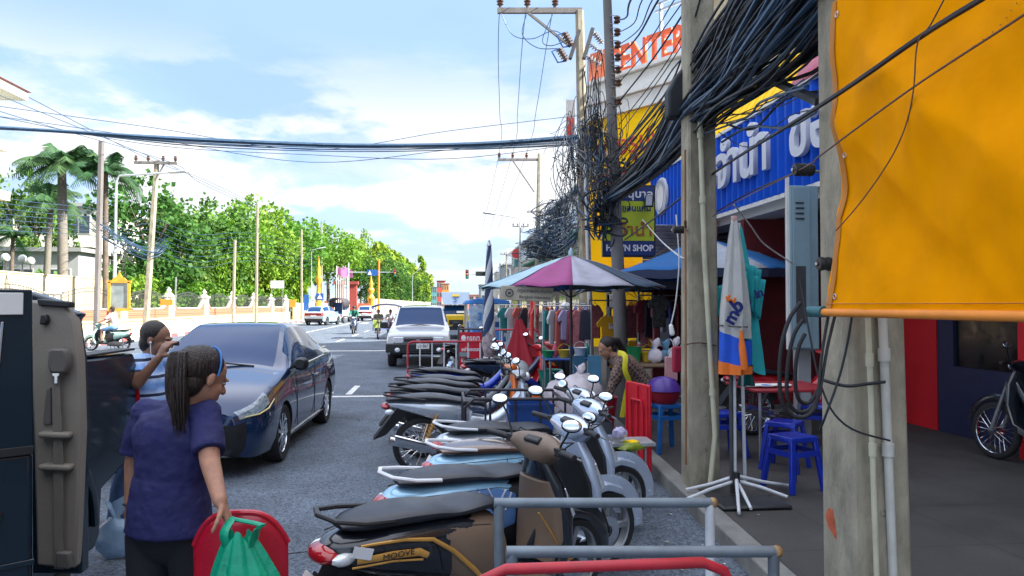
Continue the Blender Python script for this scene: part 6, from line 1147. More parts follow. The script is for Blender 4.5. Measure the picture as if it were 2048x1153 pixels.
# parking clutter: blue three-wheeler taxi at right (front view)
Y = 24; cx = gx(975, Y); t = thing('three_wheeler', 'blue canopied three wheeled taxi with 3 on its windscreen', 'three-wheeler', (cx, Y, 0)); DBL = C('taxi_blue', (.03, .14, .4), .4)
MB().prism([(-.78, 0), (.78, 0), (.70, .12), (.3, .2), (-.3, .2), (-.70, .12)], (0, 0, 1.72), (1, 0, 0), (0, 0, 1), (0, 2.4, 0)).build('canopy', DBL, t, bevel=.03); mb = MB()
for x in (-.68, .68):
    for y in (.05, 1.2, 2.3): mb.cyl((x, y, .5), (x, y, 1.74), .018, n=6)
mb.build('canopy_posts', STL, t); MB().bb(-.62, .1, .02, .04, .95, 1.70).build('windscreen', C('plastic_film', (.25, .36, .5), .2, var=.3, alpha=.75), t); text('3', .34, DBL, t, (-.25, 0, 1.3), bold=.01)
mb = MB(); mb.bb(-.55, .55, .0, .9, .42, .92); mb.bb(-.7, .7, .9, 2.3, .42, .62); mb.bb(-.6, .6, 2.0, 2.2, .62, 1.1); mb.build('body', DBL, t, bevel=.05); MB().lathe([(0, -.06), (.1, -.03), (.11, .02)], (0, -.02, .8), (0, 1, 0), 12).build('headlight', CLR, t)
for p in ((0, .1), (-.6, 1.9), (.6, 1.9)): wheel(t, (p[0], p[1], .25), .25, .12, .15, 6, 1, STL, (1, 0, 0))
# red draped cloth
t = thing('draped_cloth', 'red cloth draped from a post over a motorcycle beside the barrier', 'cloth', (gx(1035, 12.6), 12.6, .4)); RC = C('red_cloth', (.38, .02, .035), .7, sub=.1)
def cl(u, v):
    a = PI * (1.05 + .95 * v); r = (.05 + .42 * u ** 1.2) * (1 + .18 * math.sin(v * 26)); return (.02 + r * math.cos(a) * 1.0 + .12 * u, r * math.sin(a) * .6, 1.05 - 1.0 * u + .05 * math.sin(v * 13) * u)
MB().grid(cl, 20, 50).build('cloth', RC, t); MB().cyl((0.02, .05, -.4), (.02, .05, 1.1), .02, n=8).build('post', IRN, t)
t = thing('red_post', 'slim red post tied with ribbon beneath the large parasol', 'post', (gx(1064, 13.5), 13.5, .12)); MB().cyl((0, 0, 0), (0, 0, 2.05), .035, n=10).build('shaft', C('post_red', (.6, .03, .03), .5), t); MB().tube([(0, 0, 2.0), (-.05, -.03, 1.8), (.03, -.04, 1.6), (-.02, -.03, 1.4)], [(.05, .012), (.04, .01), (.05, .01), (.02, .006)], 6).build('ribbon', C('pink_ribbon', (.65, .12, .12)), t)
# clothes racks
def garment(par, x, y, z, w_, h, m, sleeves=True, name='shirt', grp=None, rz=0, lab=None):
    t = thing(name, lab, 'garment', (x, y, z), rz, grp); hw = w_ / 2; p = [(-hw * .72, 0 - h), (hw * .72, -h), (hw * .70, -h * .38), (hw * 1.12, -h * .42), (hw * 1.22, -h * .26), (hw * .62, -.02), (hw * .2, 0), (0, -h * .05), (-hw * .2, 0), (-hw * .62, -.02), (-hw * 1.22, -h * .26), (-hw * 1.12, -h * .42), (-hw * .70, -h * .38)] if sleeves else [(-hw * .8, -h), (hw * .8, -h), (hw * .6, -.05), (hw * .2, 0), (-hw * .2, 0), (-hw * .6, -.05)]
    MB().prism(p, (0, -.02, 0), (1, 0, 0), (0, 0, 1), (0, .04, 0)).build('cloth', m, t, bevel=.012); mb = MB(); mb.tube([(-hw * .55, 0, -.03), (0, 0, .04), (hw * .55, 0, -.03)], .006, 5); mb.tube([(0, 0, .04), (.0, 0, .09), (.03, 0, .11)], .004, 5); mb.build('hanger', BLK, t); return t
YSH = C('yellow_shirt', (.75, .36, .015)); PSH = C('pink_check', (.42, .14, .15), var=.4, scale=22); BSH = C('blue_shirt', (.09, .13, .42)); RSH = C('coral_shirt', (.55, .12, .1)); LSH = C('lilac_shirt', (.35, .32, .5)); WSH = C('white_shirt', (.5, .5, .52)); DSH = C('dark_shirt', (.03, .03, .05)); BRS = C('maroon_print', (.25, .04, .06), var=.5, scale=18); GSH = C('teal_shirt', (.03, .2, .2))
def rack(label, x0, x1, y, z):
    t = thing('clothes_rail', label, 'clothes rail', (x0, y, .12)); mb = MB(); mb.cyl((0, 0, z - .12), (x1 - x0, 0, z - .12), .014, n=6)
    for x in (0, x1 - x0): mb.cyl((x, 0, 0), (x, 0, z - .12), .014, n=6); mb.cyl((x, -.25, .02), (x, .25, .02), .014, n=6)
    mb.build('frame', STL, t); return t
RY = 13.2; rack('chrome clothes rail with a yellow shirt behind the bending woman', gx(1178, RY), gx(1352, RY), RY, 1.78); yg = garment(None, gx(1212, RY) , RY - .18, 1.50, .36, .52, YSH, lab='yellow T-shirt with a printed white label on the rail'); MB().box((.07, -.03, -.19), (.13, .01, .1)).build('print', WHT, yg); text('FAC', .05, REDT, yg, (.07, -.04, -.17), ext=.001, bold=.002); text('....', .05, BLK, yg, (.07, -.04, -.2), ext=.001) if 0 else None
GG = 'garments on the street rails'; gl = [(1190, PSH, 'pink checked garment at the left end of the chrome rail'), (1240, BRS, 'maroon printed garment right of the yellow T-shirt'), (1262, PSH, 'pink checked blouse hanging third on the chrome rail'), (1284, PSH, 'long pink checked blouse in the middle of the chrome rail'), (1305, BRS, 'maroon printed blouse beside the long pink one'), (1326, WSH, 'white blouse on the right part of the chrome rail'), (1345, DSH, 'dark shirt at the right end of the chrome rail')]
for i, (px_, m_, lb) in enumerate(gl): garment(None, gx(px_, RY), RY, 1.70, .3, .78 if i % 2 else .62, m_, i % 3 != 1, lab=lb, grp=GG, rz=R(20 * (-1) ** i))
RY2 = 15; rack('clothes rail of blue and coral clothes under the big parasol', gx(1088, RY2), gx(1176, RY2), RY2, 1.72)
for i, (m_, lb) in enumerate(((RSH, 'coral dress, leftmost on the shaded rail'), (PSH, 'pink checked dress beside the coral dress'), (BSH, 'blue dress, first of the blue ones on the shaded rail'), (LSH, 'lilac dress between two blue ones'), (BSH, 'blue dress right of the lilac dress'), (DSH, 'dark dress in the middle of the shaded rail'), (BSH, 'blue dress beside the dark dress'), (PSH, 'pink checked dress near the right of the shaded rail'), (LSH, 'lilac dress at the right end of the shaded rail'))): garment(None, gx(1094 + i * 9.5, RY2), RY2, 1.66, .32, .8, m_, i % 2 == 0, lab=lb, grp=GG, rz=R(65 + i * 4))
RY3 = 17; rack('far clothes rail of mixed clothes beside the striped parasol', gx(1000, RY3), gx(1085, RY3), RY3, 1.7)
for i, (m_, lb) in enumerate(((GSH, 'teal shirt on the far rail'), (WSH, 'white shirt on the far rail'), (RSH, 'coral shirt on the far rail'), (DSH, 'dark shirt on the far rail'), (PSH, 'pink checked shirt on the far rail'), (BRS, 'maroon shirt on the far rail'))): garment(None, gx(1010 + i * 13, RY3), RY3, 1.64, .36, .6, m_, True, lab=lb, grp=GG, rz=R(30 + i * 9))
RY4 = 12.0; rack('short clothes rail of dark prints close behind the bending woman', gx(1276, RY4), gx(1362, RY4), RY4, 1.86)
for i, (m_, lb) in enumerate(((BRS, 'maroon printed skirt at the left end of the short rail'), (DSH, 'dark blouse second on the short rail'), (PSH, 'pink checked skirt in the middle of the short rail'), (WSH, 'white blouse fourth on the short rail'), (BSH, 'blue blouse fifth on the short rail'), (BRS, 'maroon printed blouse at the right end of the short rail'))): garment(None, gx(1284 + i * 14, RY4), RY4, 1.78, .3, .55 + .08 * (i % 3), m_, i % 2 == 0, lab=lb, grp=GG, rz=R(25 + 11 * i))
RY5 = 11.9; rack('long clothes rail of bright clothes in the shade of the big parasol', gx(1086, RY5), gx(1182, RY5), RY5, 1.68)
for i, (m_, lb) in enumerate(((GSH, 'teal shirt at the left end of the bright rail'), (WSH, 'white shirt second on the bright rail'), (RSH, 'coral shirt third on the bright rail'), (LSH, 'lilac shirt fourth on the bright rail'), (BRS, 'maroon printed shirt fifth on the bright rail'), (PSH, 'pink checked shirt sixth on the bright rail'), (DSH, 'dark shirt seventh on the bright rail'))): garment(None, gx(1092 + i * 13, RY5), RY5, 1.62, .28, .5 + .07 * (i % 3), m_, i % 2 == 1, lab=lb, grp=GG, rz=R(60 - 9 * i))
for px_, Y_, m_, lb in ((1385, 12, DSH, 'dark garment hanging in the shade left of the square pole'), (1318, 11, mat('striped_black', (.06, .06, .06), .8, var=.8, scale=25), 'black and white garment hanging from a cord')): garment(None, gx(px_, Y_), Y_, 1.85, .3, .5, m_, True, lab=lb)
# stall tables and goods
def table(label, x0, x1, y0, y1, h, m, z=.12, name='stall_table'):
    t = thing(name, label, 'table', ((x0 + x1) / 2, (y0 + y1) / 2, z)); a, b = (x1 - x0) / 2, (y1 - y0) / 2; MB().bb(-a, a, -b, b, h - .03, h).build('tabletop', m, t, bevel=.008)
    for sx_ in (-1, 1):
        for sy in (-1, 1): MB().cyl((sx_ * (a - .06), sy * (b - .05), 0), (sx_ * (a - .06), sy * (b - .05), h - .03), .015, n=6).build('leg', STL, t)
    return t
REDT2 = C('red_table_top', (.32, .02, .03), .4); table('red topped table with three plates beside the folded parasol', gx(1478, 7.3), gx(1640, 7.3), 6.9, 7.7, .74, REDT2)
table('low vendor table with food bags next to the bending woman', gx(1262, 8.9), gx(1362, 8.9), 8.6, 9.3, .85, C('wood_top', (.2, .13, .08)))
table('long stall table behind the parasol pole', gx(1090, 11.2), gx(1190, 11.2), 11, 11.7, .75, BLU)
for k, (px_, rr_, lb) in enumerate(((1500, .11, 'white plate on the left of the red table'), (1528, .12, 'blue rimmed plate in the middle of the red table'), (1560, .11, 'white plate on the right of the red table'))):
    t = thing('plate', lb, 'plate', (gx(px_, 7.15), 7.15, .862)); MB().lathe([(0, .0), (rr_ * .6, 0), (rr_, .018), (rr_ * .98, .024), (rr_ * .6, .008), (0, .008)], (0, 0, 0), n=20).build('dish', WHT, t)
    MB().ell((0, 0, .012), (rr_ * .5, rr_ * .4, .015), n=8).build('food', [C('food_a', (.3, .3, .5)), C('food_b', (.05, .15, .45)), C('food_c', (.4, .35, .3))][k], t)
BSK = [C('basket_green', (.02, .3, .1), .5), C('basket_pink', (.6, .1, .2), .5), C('basket_yellow', (.7, .45, .03), .5), C('basket_blue', (.02, .15, .5), .5), WHT, C('basket_teal', (.02, .3, .3), .5)]
CN = ['green', 'pink', 'yellow', 'blue', 'white', 'teal']; rg = random.Random(31)
for k in range(18):
    c = k % 6; r_ = k // 6; px_ = (1096 + c * 16, 1268 + c * 14, 1100 + c * 13)[r_]; Y_ = (11.3, 9.1, 10.2)[r_]; z_ = (.872, .972, .122)[r_]; pl_ = ('on the long stall table', 'at the back of the low vendor table', 'on the ground before the long stall table')[r_]
    if k % 2: t = thing('bottle', '%s bottle standing %s' % (CN[c], pl_), 'bottle', (gx(px_, Y_), Y_ + .1, z_)); MB().lathe([(0, 0), (.04, .005), (.042, .14), (.015, .19), (.016, .22), (0, .225)], (0, 0, 0), n=12).build('bottle_body', BSK[c], t); MB().cyl((0, 0, .22), (0, 0, .245), .018, n=8).build('cap', WHT, t)
    else: t = thing('basket', '%s plastic basket standing %s' % (CN[c], pl_), 'basket', (gx(px_, Y_), Y_, z_)); h_ = rg.uniform(.1, .22); MB().lathe([(0, 0), (.07, 0), (.1, h_), (.108, h_ + .008), (.098, h_), (.068, .01), (0, .01)], (0, 0, 0), n=16).build('basket_body', BSK[c], t); MB().tube([(.1 * math.cos(a), 0, h_ + .1 * math.sin(a)) for a in [PI * i / 8 for i in range(9)]], .004, 5).build('handle', BSK[c], t)
# stools
STB = C('blue_plastic', (.008, .03, .36), .35, coat=.3); STC = C('light_blue_plastic', (.01, .10, .32), .35, coat=.3)
def stool(label, x, y, rz, m=STB, s=1, group=None):
    t = thing('plastic_stool', label, 'stool', (x, y, .12), rz, group); h = .46 * s; a = .145
    MB().prof([(-a, h - .045, h - .005, a * .96), (-a * .97, h - .05, h, a), (a * .97, h - .05, h, a), (a, h - .045, h - .005, a * .96)], 24, 1, 8).build('seat', m, t, bevel=.004)
    for sx_ in (-1, 1):
        for sy in (-1, 1):
            p0 = V((sx_ * .175, sy * .175, 0)); p1 = V((sx_ * a * .85, sy * a * .85, h - .03)); MB().bar(p0, p1, .05, .035).build('leg', m, t, bevel=.006)
    mb = MB()
    for s1 in (-1, 1): mb.bar((-.15, s1 * .155, h - .14), (.15, s1 * .155, h - .14), .012, .045); mb.bar((s1 * .155, -.15, h - .14), (s1 * .155, .15, h - .14), .012, .045)
    mb.build('brace', m, t); return t
SG = 'blue plastic stools of the noodle stall'
s0 = stool('blue plastic stool nearest the closest pole', gx(1585, 6.0), 6.02, .3, group=SG)
for px_, Y_, lb, r_ in ((1567, 6.75, 'blue plastic stool just behind the nearest stool', .8), (1445, 7.4, 'blue plastic stool seen between square pole and folded parasol', .1), (1620, 7.9, 'blue plastic stool under the hose loops', 1.1)): copy_tree(s0, (gx(px_, Y_), Y_, .12), r_, lb)
stool('light blue tall stool carrying the purple bowl', gx(1330, 7.7), 7.7, .2, STC, 1.12)
# basin on stool
t = thing('basin', 'red basin with a purple bowl turned over it on the light blue stool', 'basin', (gx(1326, 7.7), 7.7, .12 + .515)); MB().lathe([(0, 0), (.12, 0), (.16, .05), (.185, .13), (.195, .135)], (0, 0, 0), n=28).build('basin_body', C('red_basin', (.3, .012, .025), .35), t); MB().lathe([(.19, .137), (.175, .19), (.12, .26), (.05, .285), (0, .288)], (0, 0, 0), n=28).build('purple_cover', C('purple_bowl', (.07, .03, .24), .35), t)
# folding red table standing on edge
a = gx(1254, 7.15); b = gx(1300, 6.7); t = thing('folded_table', 'red folding table standing on its edge beside the bowl stool', 'table', (a, 7.15, .12)); ux = V((b - a, -.45, 0)); Lx = ux.length; t.rotation_euler = (0, 0, math.atan2(-.45, b - a))
MB().bb(0, Lx, -.015, .015, 0, .82).build('tabletop', C('red_table', (.55, .015, .03), .4), t, bevel=.008); mb = MB(); mb.tube([(Lx * .3, -.03, .1), (Lx * .3, -.035, .62), (Lx * .35, -.035, .66), (Lx * .75, -.035, .66), (Lx * .78, -.03, .6), (Lx * .78, -.03, .12)], .012, 8); mb.build('folded_leg', C('red_table', (.55, .015, .03), .4), t)
mb = MB()
for f in (.03, .52, .93): mb.bb(Lx * f, Lx * f + .02, -.03, -.016, .02, .8)
mb.build('batten', C('red_table', (.55, .015, .03), .4), t)
# folded bank parasol on white tripod
UPX, UY = 1470, 5.85; ux_ = gx(UPX, UY); t = thing('folded_parasol', 'folded white, blue and orange parasol with tb lettering on a white pole', 'parasol', (ux_ + .0, UY, .12)); zt = at(1465, 440, UY).z - .12; zb = at(1460, 748, UY).z - .12
WF = C('parasol_cream', (.52, .52, .50), .7, sub=.15, bump=.2, bscale=30); BF = C('parasol_bank_blue', (.015, .09, .55)); OF = C('parasol_bank_orange', (.75, .17, .02)); TF = C('parasol_teal', (.03, .42, .45), sub=.2)
def env(f): # f=0 top..1 bottom
    return .022 + .085 * min(1, f * 1.6) ** .8 + .012 * f
def foldf(f, a): return env(f) * (1 + .16 * math.cos(a * 5 + f * 2) + .06 * math.cos(a * 11 + 4 * f))
def cloth(f0, f1, m_, nm, ofs=0, ed=0):
    def fn(u, v):
        f = f0 + (f1 - f0) * u + (ed * (1 - u) * math.cos(v * 2 * PI + .6) if ed else 0); a = 2 * PI * v; r = foldf(f, a) + ofs; return (r * math.cos(a) - .015 * f, r * math.sin(a), zt + (zb - zt) * f)
    MB().grid(fn, 24, 56).build(nm, m_, t)
cloth(0, .77, WF, 'canopy_cloth'); cloth(.75, .94, BF, 'blue_band', .002, .035); cloth(.93, 1, OF, 'orange_band', .004, .02)
NV = C('lettering_navy', (.01, .02, .15), .5); zc = lambda py: at(0, py, UY).z - .12; xc = lambda px_: gx(px_, UY) - ux_
for s_, px_, py_, m_, sz in (('t', 1447, 598, OF, .15), ('b', 1461, 612, NV, .17), ('m', 1450, 636, NV, .15)): text(s_, sz, m_, t, (xc(px_), -.135, zc(py_)), (PI / 2, R(-38 if s_ == 'b' else -60), 0), ext=.006, bold=.005, name='lettering')
MB().tube([(xc(1443), -.125, zc(655)), (xc(1452), -.14, zc(657)), (xc(1482), -.125, zc(658)), (xc(1490), .0, zc(658)), (xc(1470), .12, zc(658)), (xc(1440), .05, zc(656)), (xc(1438), -.08, zc(655))], .006, 6).build('tie_band', IRN, t)
mb = MB(); mb.cyl((-.012, 0, .02), (-.012, 0, zt + .03), .016, n=10); mb.build('pole', WPIPE, t); MB().cyl((-.045, -.01, .02), (-.045, -.01, zb + .1), .017, n=8).build('dark_pole', IRN, t); MB().lathe([(.02, zt - .03), (.03, zt + .01), (.022, zt + .03), (0, zt + .035)], (0, 0, 0), n=12).build('cap', C('cap_pink', (.5, .3, .28)), t)
for k, (px_, py_, yy) in enumerate(((1372, 978, .1), (1362, 986, -.25), (1580, 988, .15), (1575, 1001, -.2), (1478, 1016, -.6), (1502, 1008, -.5))):
    e = at(px_, py_, UY + yy) - V(t.location); e.z = .03; MB().tube([(0, 0, .12 if k % 2 else .16), e * .5 + V((0, 0, .07)), e], [.015, .014, .012], 8).build('base_arm', WPIPE, t)
t = thing('folded_parasol', 'folded teal parasol with navy letters leaning behind the white one', 'parasol', (gx(1492, 6.2), 6.25, .12)); zt2 = at(1478, 452, 6.2).z - .12; zb2 = at(1470, 740, 6.2).z - .12
def fn(u, v): a = 2 * PI * v; r = (.02 + .13 * u ** .8) * (1 + .3 * math.cos(a * 6 + u * 3)); return (r * math.cos(a) - .04 * (1 - u) , r * math.sin(a) * .7, zt2 + (zb2 - zt2) * u + .05 * math.sin(a * 3) * u)
MB().grid(fn, 26, 60).build('canopy_cloth', TF, t); MB().cyl((0, 0, .02), (-.04, 0, zt2 + .03), .016, n=8).build('pole', WPIPE, t)
for k, (px_, py_, h_) in enumerate(((1422, 600, .28), (1500, 585, .4), (1508, 600, .35))):
    q = at(px_, py_, 6.15) - V(t.location); MB().grid(lambda u, v: (q.x + (.11 - .22 * v) * (1 - .5 * u) * (1 if k else 1.2), q.y + .03 * math.sin(v * 12), q.z + h_ / 2 - h_ * u + .08 * v * (1 if k else -1)), 8, 12).build('loose_flap', TF, t, solid=.004)
text('in', .11, NV, t, (gx(1514, 6.1) - t.location.x, -.19, at(0, 585, 6.1).z - .12), (PI / 2, R(-20), 0), bold=.004); text('p', .11, NV, t, (gx(1492, 6.1) - t.location.x, -.19, at(0, 603, 6.1).z - .12), (PI / 2, R(-10), 0), bold=.004)
MB().grid(lambda u, v: (.02 + .09 * (v - .5) * (1 + u), .02 * math.sin(v * 14), zb2 + .02 - .17 * u), 4, 12).build('green_hem', C('dark_teal', (.01, .13, .12)), t, solid=.004)
t = thing('foot_plate', 'flat black plate on the pavement before the white tripod arms', 'plate', (ux_ - .02, UY - .3, .12)); MB().bb(-.28, .28, -.16, .16, 0, .035).build('plate', BLK, t, bevel=.02); MB().cyl((0, .25, 0.03), (0, .25, .2), .03, n=10).build('socket', BLK, t)
t = thing('rolled_cloth', 'orange rolled cloth hanging beside the blue band', 'cloth', at(1482, 690, 5.7)); MB().tube([(0, 0, .12), (.01, 0, -.02), (.03, 0, -.2)], [.01, .028, .03], 10).build('roll', OF, t)
# plastic bags, crates
BAGW = mat('white_bag_plastic', (.85, .78, .82), .25, var=.12, sub=.2, spec=.6, bump=.5, bscale=14); BAGB = mat('blue_bag_plastic', (.2, .42, .6), .25, var=.12, sub=.3, bump=.5, bscale=14)
def bag(name, label, c, r, m, seed=0, knot=True, vox=.012, cat='plastic bag'):
    mb = MB(); mb.ell((0, 0, r[2]), r, n=28); rr_ = random.Random(seed)
    vs = []
    for v in mb.v:
        p = V(v); d = (p - V((0, 0, r[2]))); k = 1 + .16 * noise.noise(d * (2.2 / r[0]) + V((seed, 0, 0))) + .07 * noise.noise(d * (6 / r[0])); fl = .75 if d.z < 0 else 1; vs.append(tuple(V((d.x * k, d.y * k, d.z * k * fl + r[2] * fl))))
    mb.v = vs; t = thing(name, label, cat, c); mb.build('bag_body', m, t)
    if knot:
        k = MB(); zt_ = r[2] * 1.9
        k.tube([(0, 0, zt_ - .04), (0, 0, zt_ + .02), (.02, 0, zt_ + .09), (.05, .01, zt_ + .14)], [(r[0] * .35, r[0] * .3), (.02, .02), (.05, .012), (.012, .005)], 12); k.tube([(0, 0, zt_), (-.03, 0, zt_ + .08), (-.07, 0, zt_ + .12)], [(.02, .02), (.045, .01), (.01, .004)], 10); k.build('bag_knot', m, t)
    return t
bag('plastic_bag', 'large white plastic bag of goods in front of the bending woman', (gx(1160, 8.4), 8.4, .36), (.28, .22, .27), BAGW, 1); bag('plastic_bag', 'second white plastic bag, left of the large one', (gx(1118, 8.7), 8.75, .34), (.2, .18, .22), BAGW, 2)
t = thing('crate', 'grey crate carrying the white plastic bags', 'crate', (gx(1145, 8.6), 8.6, 0)); mb = MB(); mb.bb(-.42, .42, -.24, .24, 0, .04); 
for s in (-1, 1): mb.bb(-.42, .42, s * .24 - .012, s * .24 + .012, .04, .33); mb.bb(s * .42 - .012, s * .42 + .012, -.22, .22, .04, .33)
mb.build('walls', C('grey_crate', (.1, .11, .13)), t)
for px_, py_, Y_, r_, m_, lb, sd_ in ((1310, 735, 8.9, .09, BAGW, 'small knotted food bag left on the vendor table', 3), (1330, 742, 9.0, .08, BAGB, 'small blue food bag in the middle of the vendor table', 4), (1350, 738, 8.8, .1, BAGW, 'small white food bag near the square pole', 5)): bag('food_bag', lb, (gx(px_, Y_), Y_, .97), (r_, r_, r_), m_, sd_)
t = thing('snack_bag', 'yellow and green snack bag on the small tray by the silver scooter', 'snack bag', at(1262, 903, 5.95), R(25)); MB().prof([(-.15, .035, .037, .085), (-.13, .033, .040, .085), (-.08, .008, .075, .08), (0, 0, .088, .088), (.08, .01, .072, .08), (.13, .033, .040, .085), (.15, .035, .037, .085)], 20, 4, 2.3).build('bag_body', mat('snack_green', (.2, .26, .02), .25, var=.5, scale=5, bump=.6, bscale=20), t); MB().prof([(-.04, .07, .0915, .05), (.04, .07, .0915, .05)], 12, 2, 2.3).build('printed_label', YEL, t); bag('food_bag', 'white and purple packet beside the snack bag', at(1240, 878, 6.0), (.06, .05, .05), mat('packet_lilac', (.45, .42, .62), .3, var=.4, scale=30), 8, False)
t = thing('tray_stand', 'low metal tray stand holding the snack bag', 'stand', (gx(1250, 6.05), 6.05, 0)); z = at(0, 905, 6.0).z; MB().bb(-.2, .22, -.15, .15, z - .03, z - .005).build('tray', STL, t)
for sx_ in (-1, 1): MB().cyl((sx_ * .17, 0, 0.0), (sx_ * .17, 0, z - .03), .012, n=6).build('leg', STL, t)
t = thing('bucket', 'green plastic basket hung under the clothes rail', 'basket', (gx(1100, 12), 12, .35)); MB().lathe([(0, 0), (.16, 0), (.2, .26), (.215, .27)], (0, 0, 0), n=18).build('basket_body', C('green_plastic', (.01, .2, .15), .4), t)
t = thing('bucket', 'red plastic tub behind the white bags', 'tub', (gx(1200, 8.9), 8.95, .12)); MB().lathe([(0, 0), (.17, 0), (.22, .42), (.235, .43)], (0, 0, 0), n=18).build('tub_body', C('red_tub', (.4, .01, .03), .4), t)
for px_, lb, r_ in ((1160, 'pale blue board leaning by the parasol pole, left one', .2), (1188, 'pale blue board leaning by the parasol pole, right one', -.3)):
    t = thing('leaning_board', lb, 'board', (gx(px_, 10.6), 10.6, .12), r_); MB().box((0, 0, .42), (.2, .02, .82), (R(-10), 0, 0)).build('panel', C('blue_board', (.12, .36, .55), .5), t, bevel=.004)
t = thing('hanging_bag', 'pink paper bag hanging at the side of the square pole', 'bag', at(1342, 735, 8)); MB().bb(-.07, .07, -.03, .03, -.15, .12).build('bag_body', C('pink_paper', (.5, .25, .25)), t, bevel=.01); MB().tube([(-.04, 0, .12), (0, 0, .2), (.04, 0, .12)], .004, 4).build('handle', BLK, t)
t = thing('hanging_bag', 'dark red bag tied to the square pole', 'bag', at(1358, 715, 6.6)); MB().bb(-.06, .06, -.04, .04, -.14, .1).build('bag_body', C('maroon_bag', (.3, .01, .04)), t, bevel=.015); MB().tube([(-.03, 0, .1), (0, 0, .17), (.03, 0, .1)], .004, 4).build('handle', BLK, t)
t = thing('shop_shelf', 'dim shelf of small goods inside the clothes stall', 'shelf', (gx(1330, 14.2), 14.4, .12)); mb = MB(); rnd = random.Random(9)
for k in range(4): mb.bb(-1.1, 1.1, -.15, .15, .3 + k * .4, .32 + k * .4)
for x in (-1.1, 1.1): mb.bb(x - .02, x + .02, -.15, .15, 0, 1.9)
mb.build('frame', IRN, t)
for k in range(24): 
    j = k // 6; m_ = rnd.choice([RSH, BSH, WSH, YSH, GSH, PSH]); x = -1.0 + (k % 6) * .38; MB().bb(x - .12, x + .12, -.16, .08, .325 + j * .4, .325 + j * .4 + rnd.uniform(.1, .28)).build('goods_box', m_, t, bevel=.01)
# ================================================================== people
def add_head(mb, c, f, up, s=1.0):
    """s=1: head 0.225 m high; f forward"""
    c = V(c); f = V(f).normalized(); r = f.cross(V(up)).normalized(); u = r.cross(f).normalized(); rm = M((r, f, u)).transposed(); P = lambda x, y, z: c + (r * x + f * y + u * z) * s
    mb.ell(P(0, -.012, .03), (.073 * s, .092 * s, .083 * s), rm, 20); mb.ell(P(0, .022, -.035), (.058 * s, .066 * s, .07 * s), rm, 18); mb.ell(P(0, .055, -.088), (.028 * s, .026 * s, .022 * s), rm, 12)
    mb.cone_caps(P(0, .083, .012), P(0, .103, -.022), .008 * s, .014 * s, 10); 
    for q in (-1, 1): mb.ell(P(q * .012, .09, -.027), (.009 * s, .011 * s, .008 * s), rm, 8); mb.ell(P(q * .075, -.012, -.008), (.009 * s, .019 * s, .031 * s), rm, 10); mb.ell(P(q * .035, .045, -.025), (.022 * s, .03 * s, .025 * s), rm, 10)
    mb.ell(P(0, .082, .022), (.05 * s, .012 * s, .010 * s), rm, 10); mb.ell(P(0, .082, -.052), (.022 * s, .012 * s, .007 * s), rm, 8); mb.ell(P(0, .08, -.063), (.02 * s, .012 * s, .007 * s), rm, 8); return P, rm
def add_hand(mb, w, d, n, th, s=1.0, curl=.5):
    """w wrist, d direction of the fingers, n palm normal (towards which the fingers curl), th side of the thumb"""
    w, d, n, th = V(w), V(d).normalized(), V(n).normalized(), V(th).normalized(); n = (n - d * n.dot(d)).normalized(); th = (th - d * th.dot(d) - n * th.dot(n)).normalized()
    k0 = w + d * .082 * s; mb.cone_caps(w, w + d * .02 * s, (.026 * s, .019 * s), (.033 * s, .017 * s), 12, side=n); mb.cone_caps(w + d * .022 * s, k0 - d * .008 * s, (.034 * s, .016 * s), (.039 * s, .014 * s), 14, side=n)
    for i, (o, l, r) in enumerate(((.030, .074, .0088), (.010, .082, .0092), (-.011, .076, .0088), (-.031, .060, .0078))):
        p = k0 + th * o * s; a = curl * (.55 + .1 * i); dd = d
        for q, (fr, cr_) in enumerate(((.45, .7), (.32, 1.2), (.23, .9))):
            ang = a * cr_; dd = (dd * math.cos(ang) + n * math.sin(ang)).normalized(); n2 = (n - dd * n.dot(dd)); e = p + dd * l * fr * s; mb.cone_caps(p, e, r * (1 - .08 * q) * s, r * (.95 - .1 * q) * s, 10); p = e
    p = w + d * .025 * s + th * .028 * s; dd = (th * .75 + d * .6 + n * .35).normalized()
    for l, r in ((.036, .0115), (.028, .010), (.024, .0088)): e = p + dd * l * s; mb.cone_caps(p, e, r * s, r * .92 * s, 10); p = e; dd = (dd * .85 + d * .35 + n * (.25 + curl * .3)).normalized()
def hair_cap(mb, P, rm, s, back=.0, low=-.03):
    mb.ell(P(0, -.03, .04), (.082 * s, .092 * s, .088 * s), rm, 20); mb.ell(P(0, -.055, -.0 + low), (.072 * s, .055 * s, .07 * s), rm, 16)
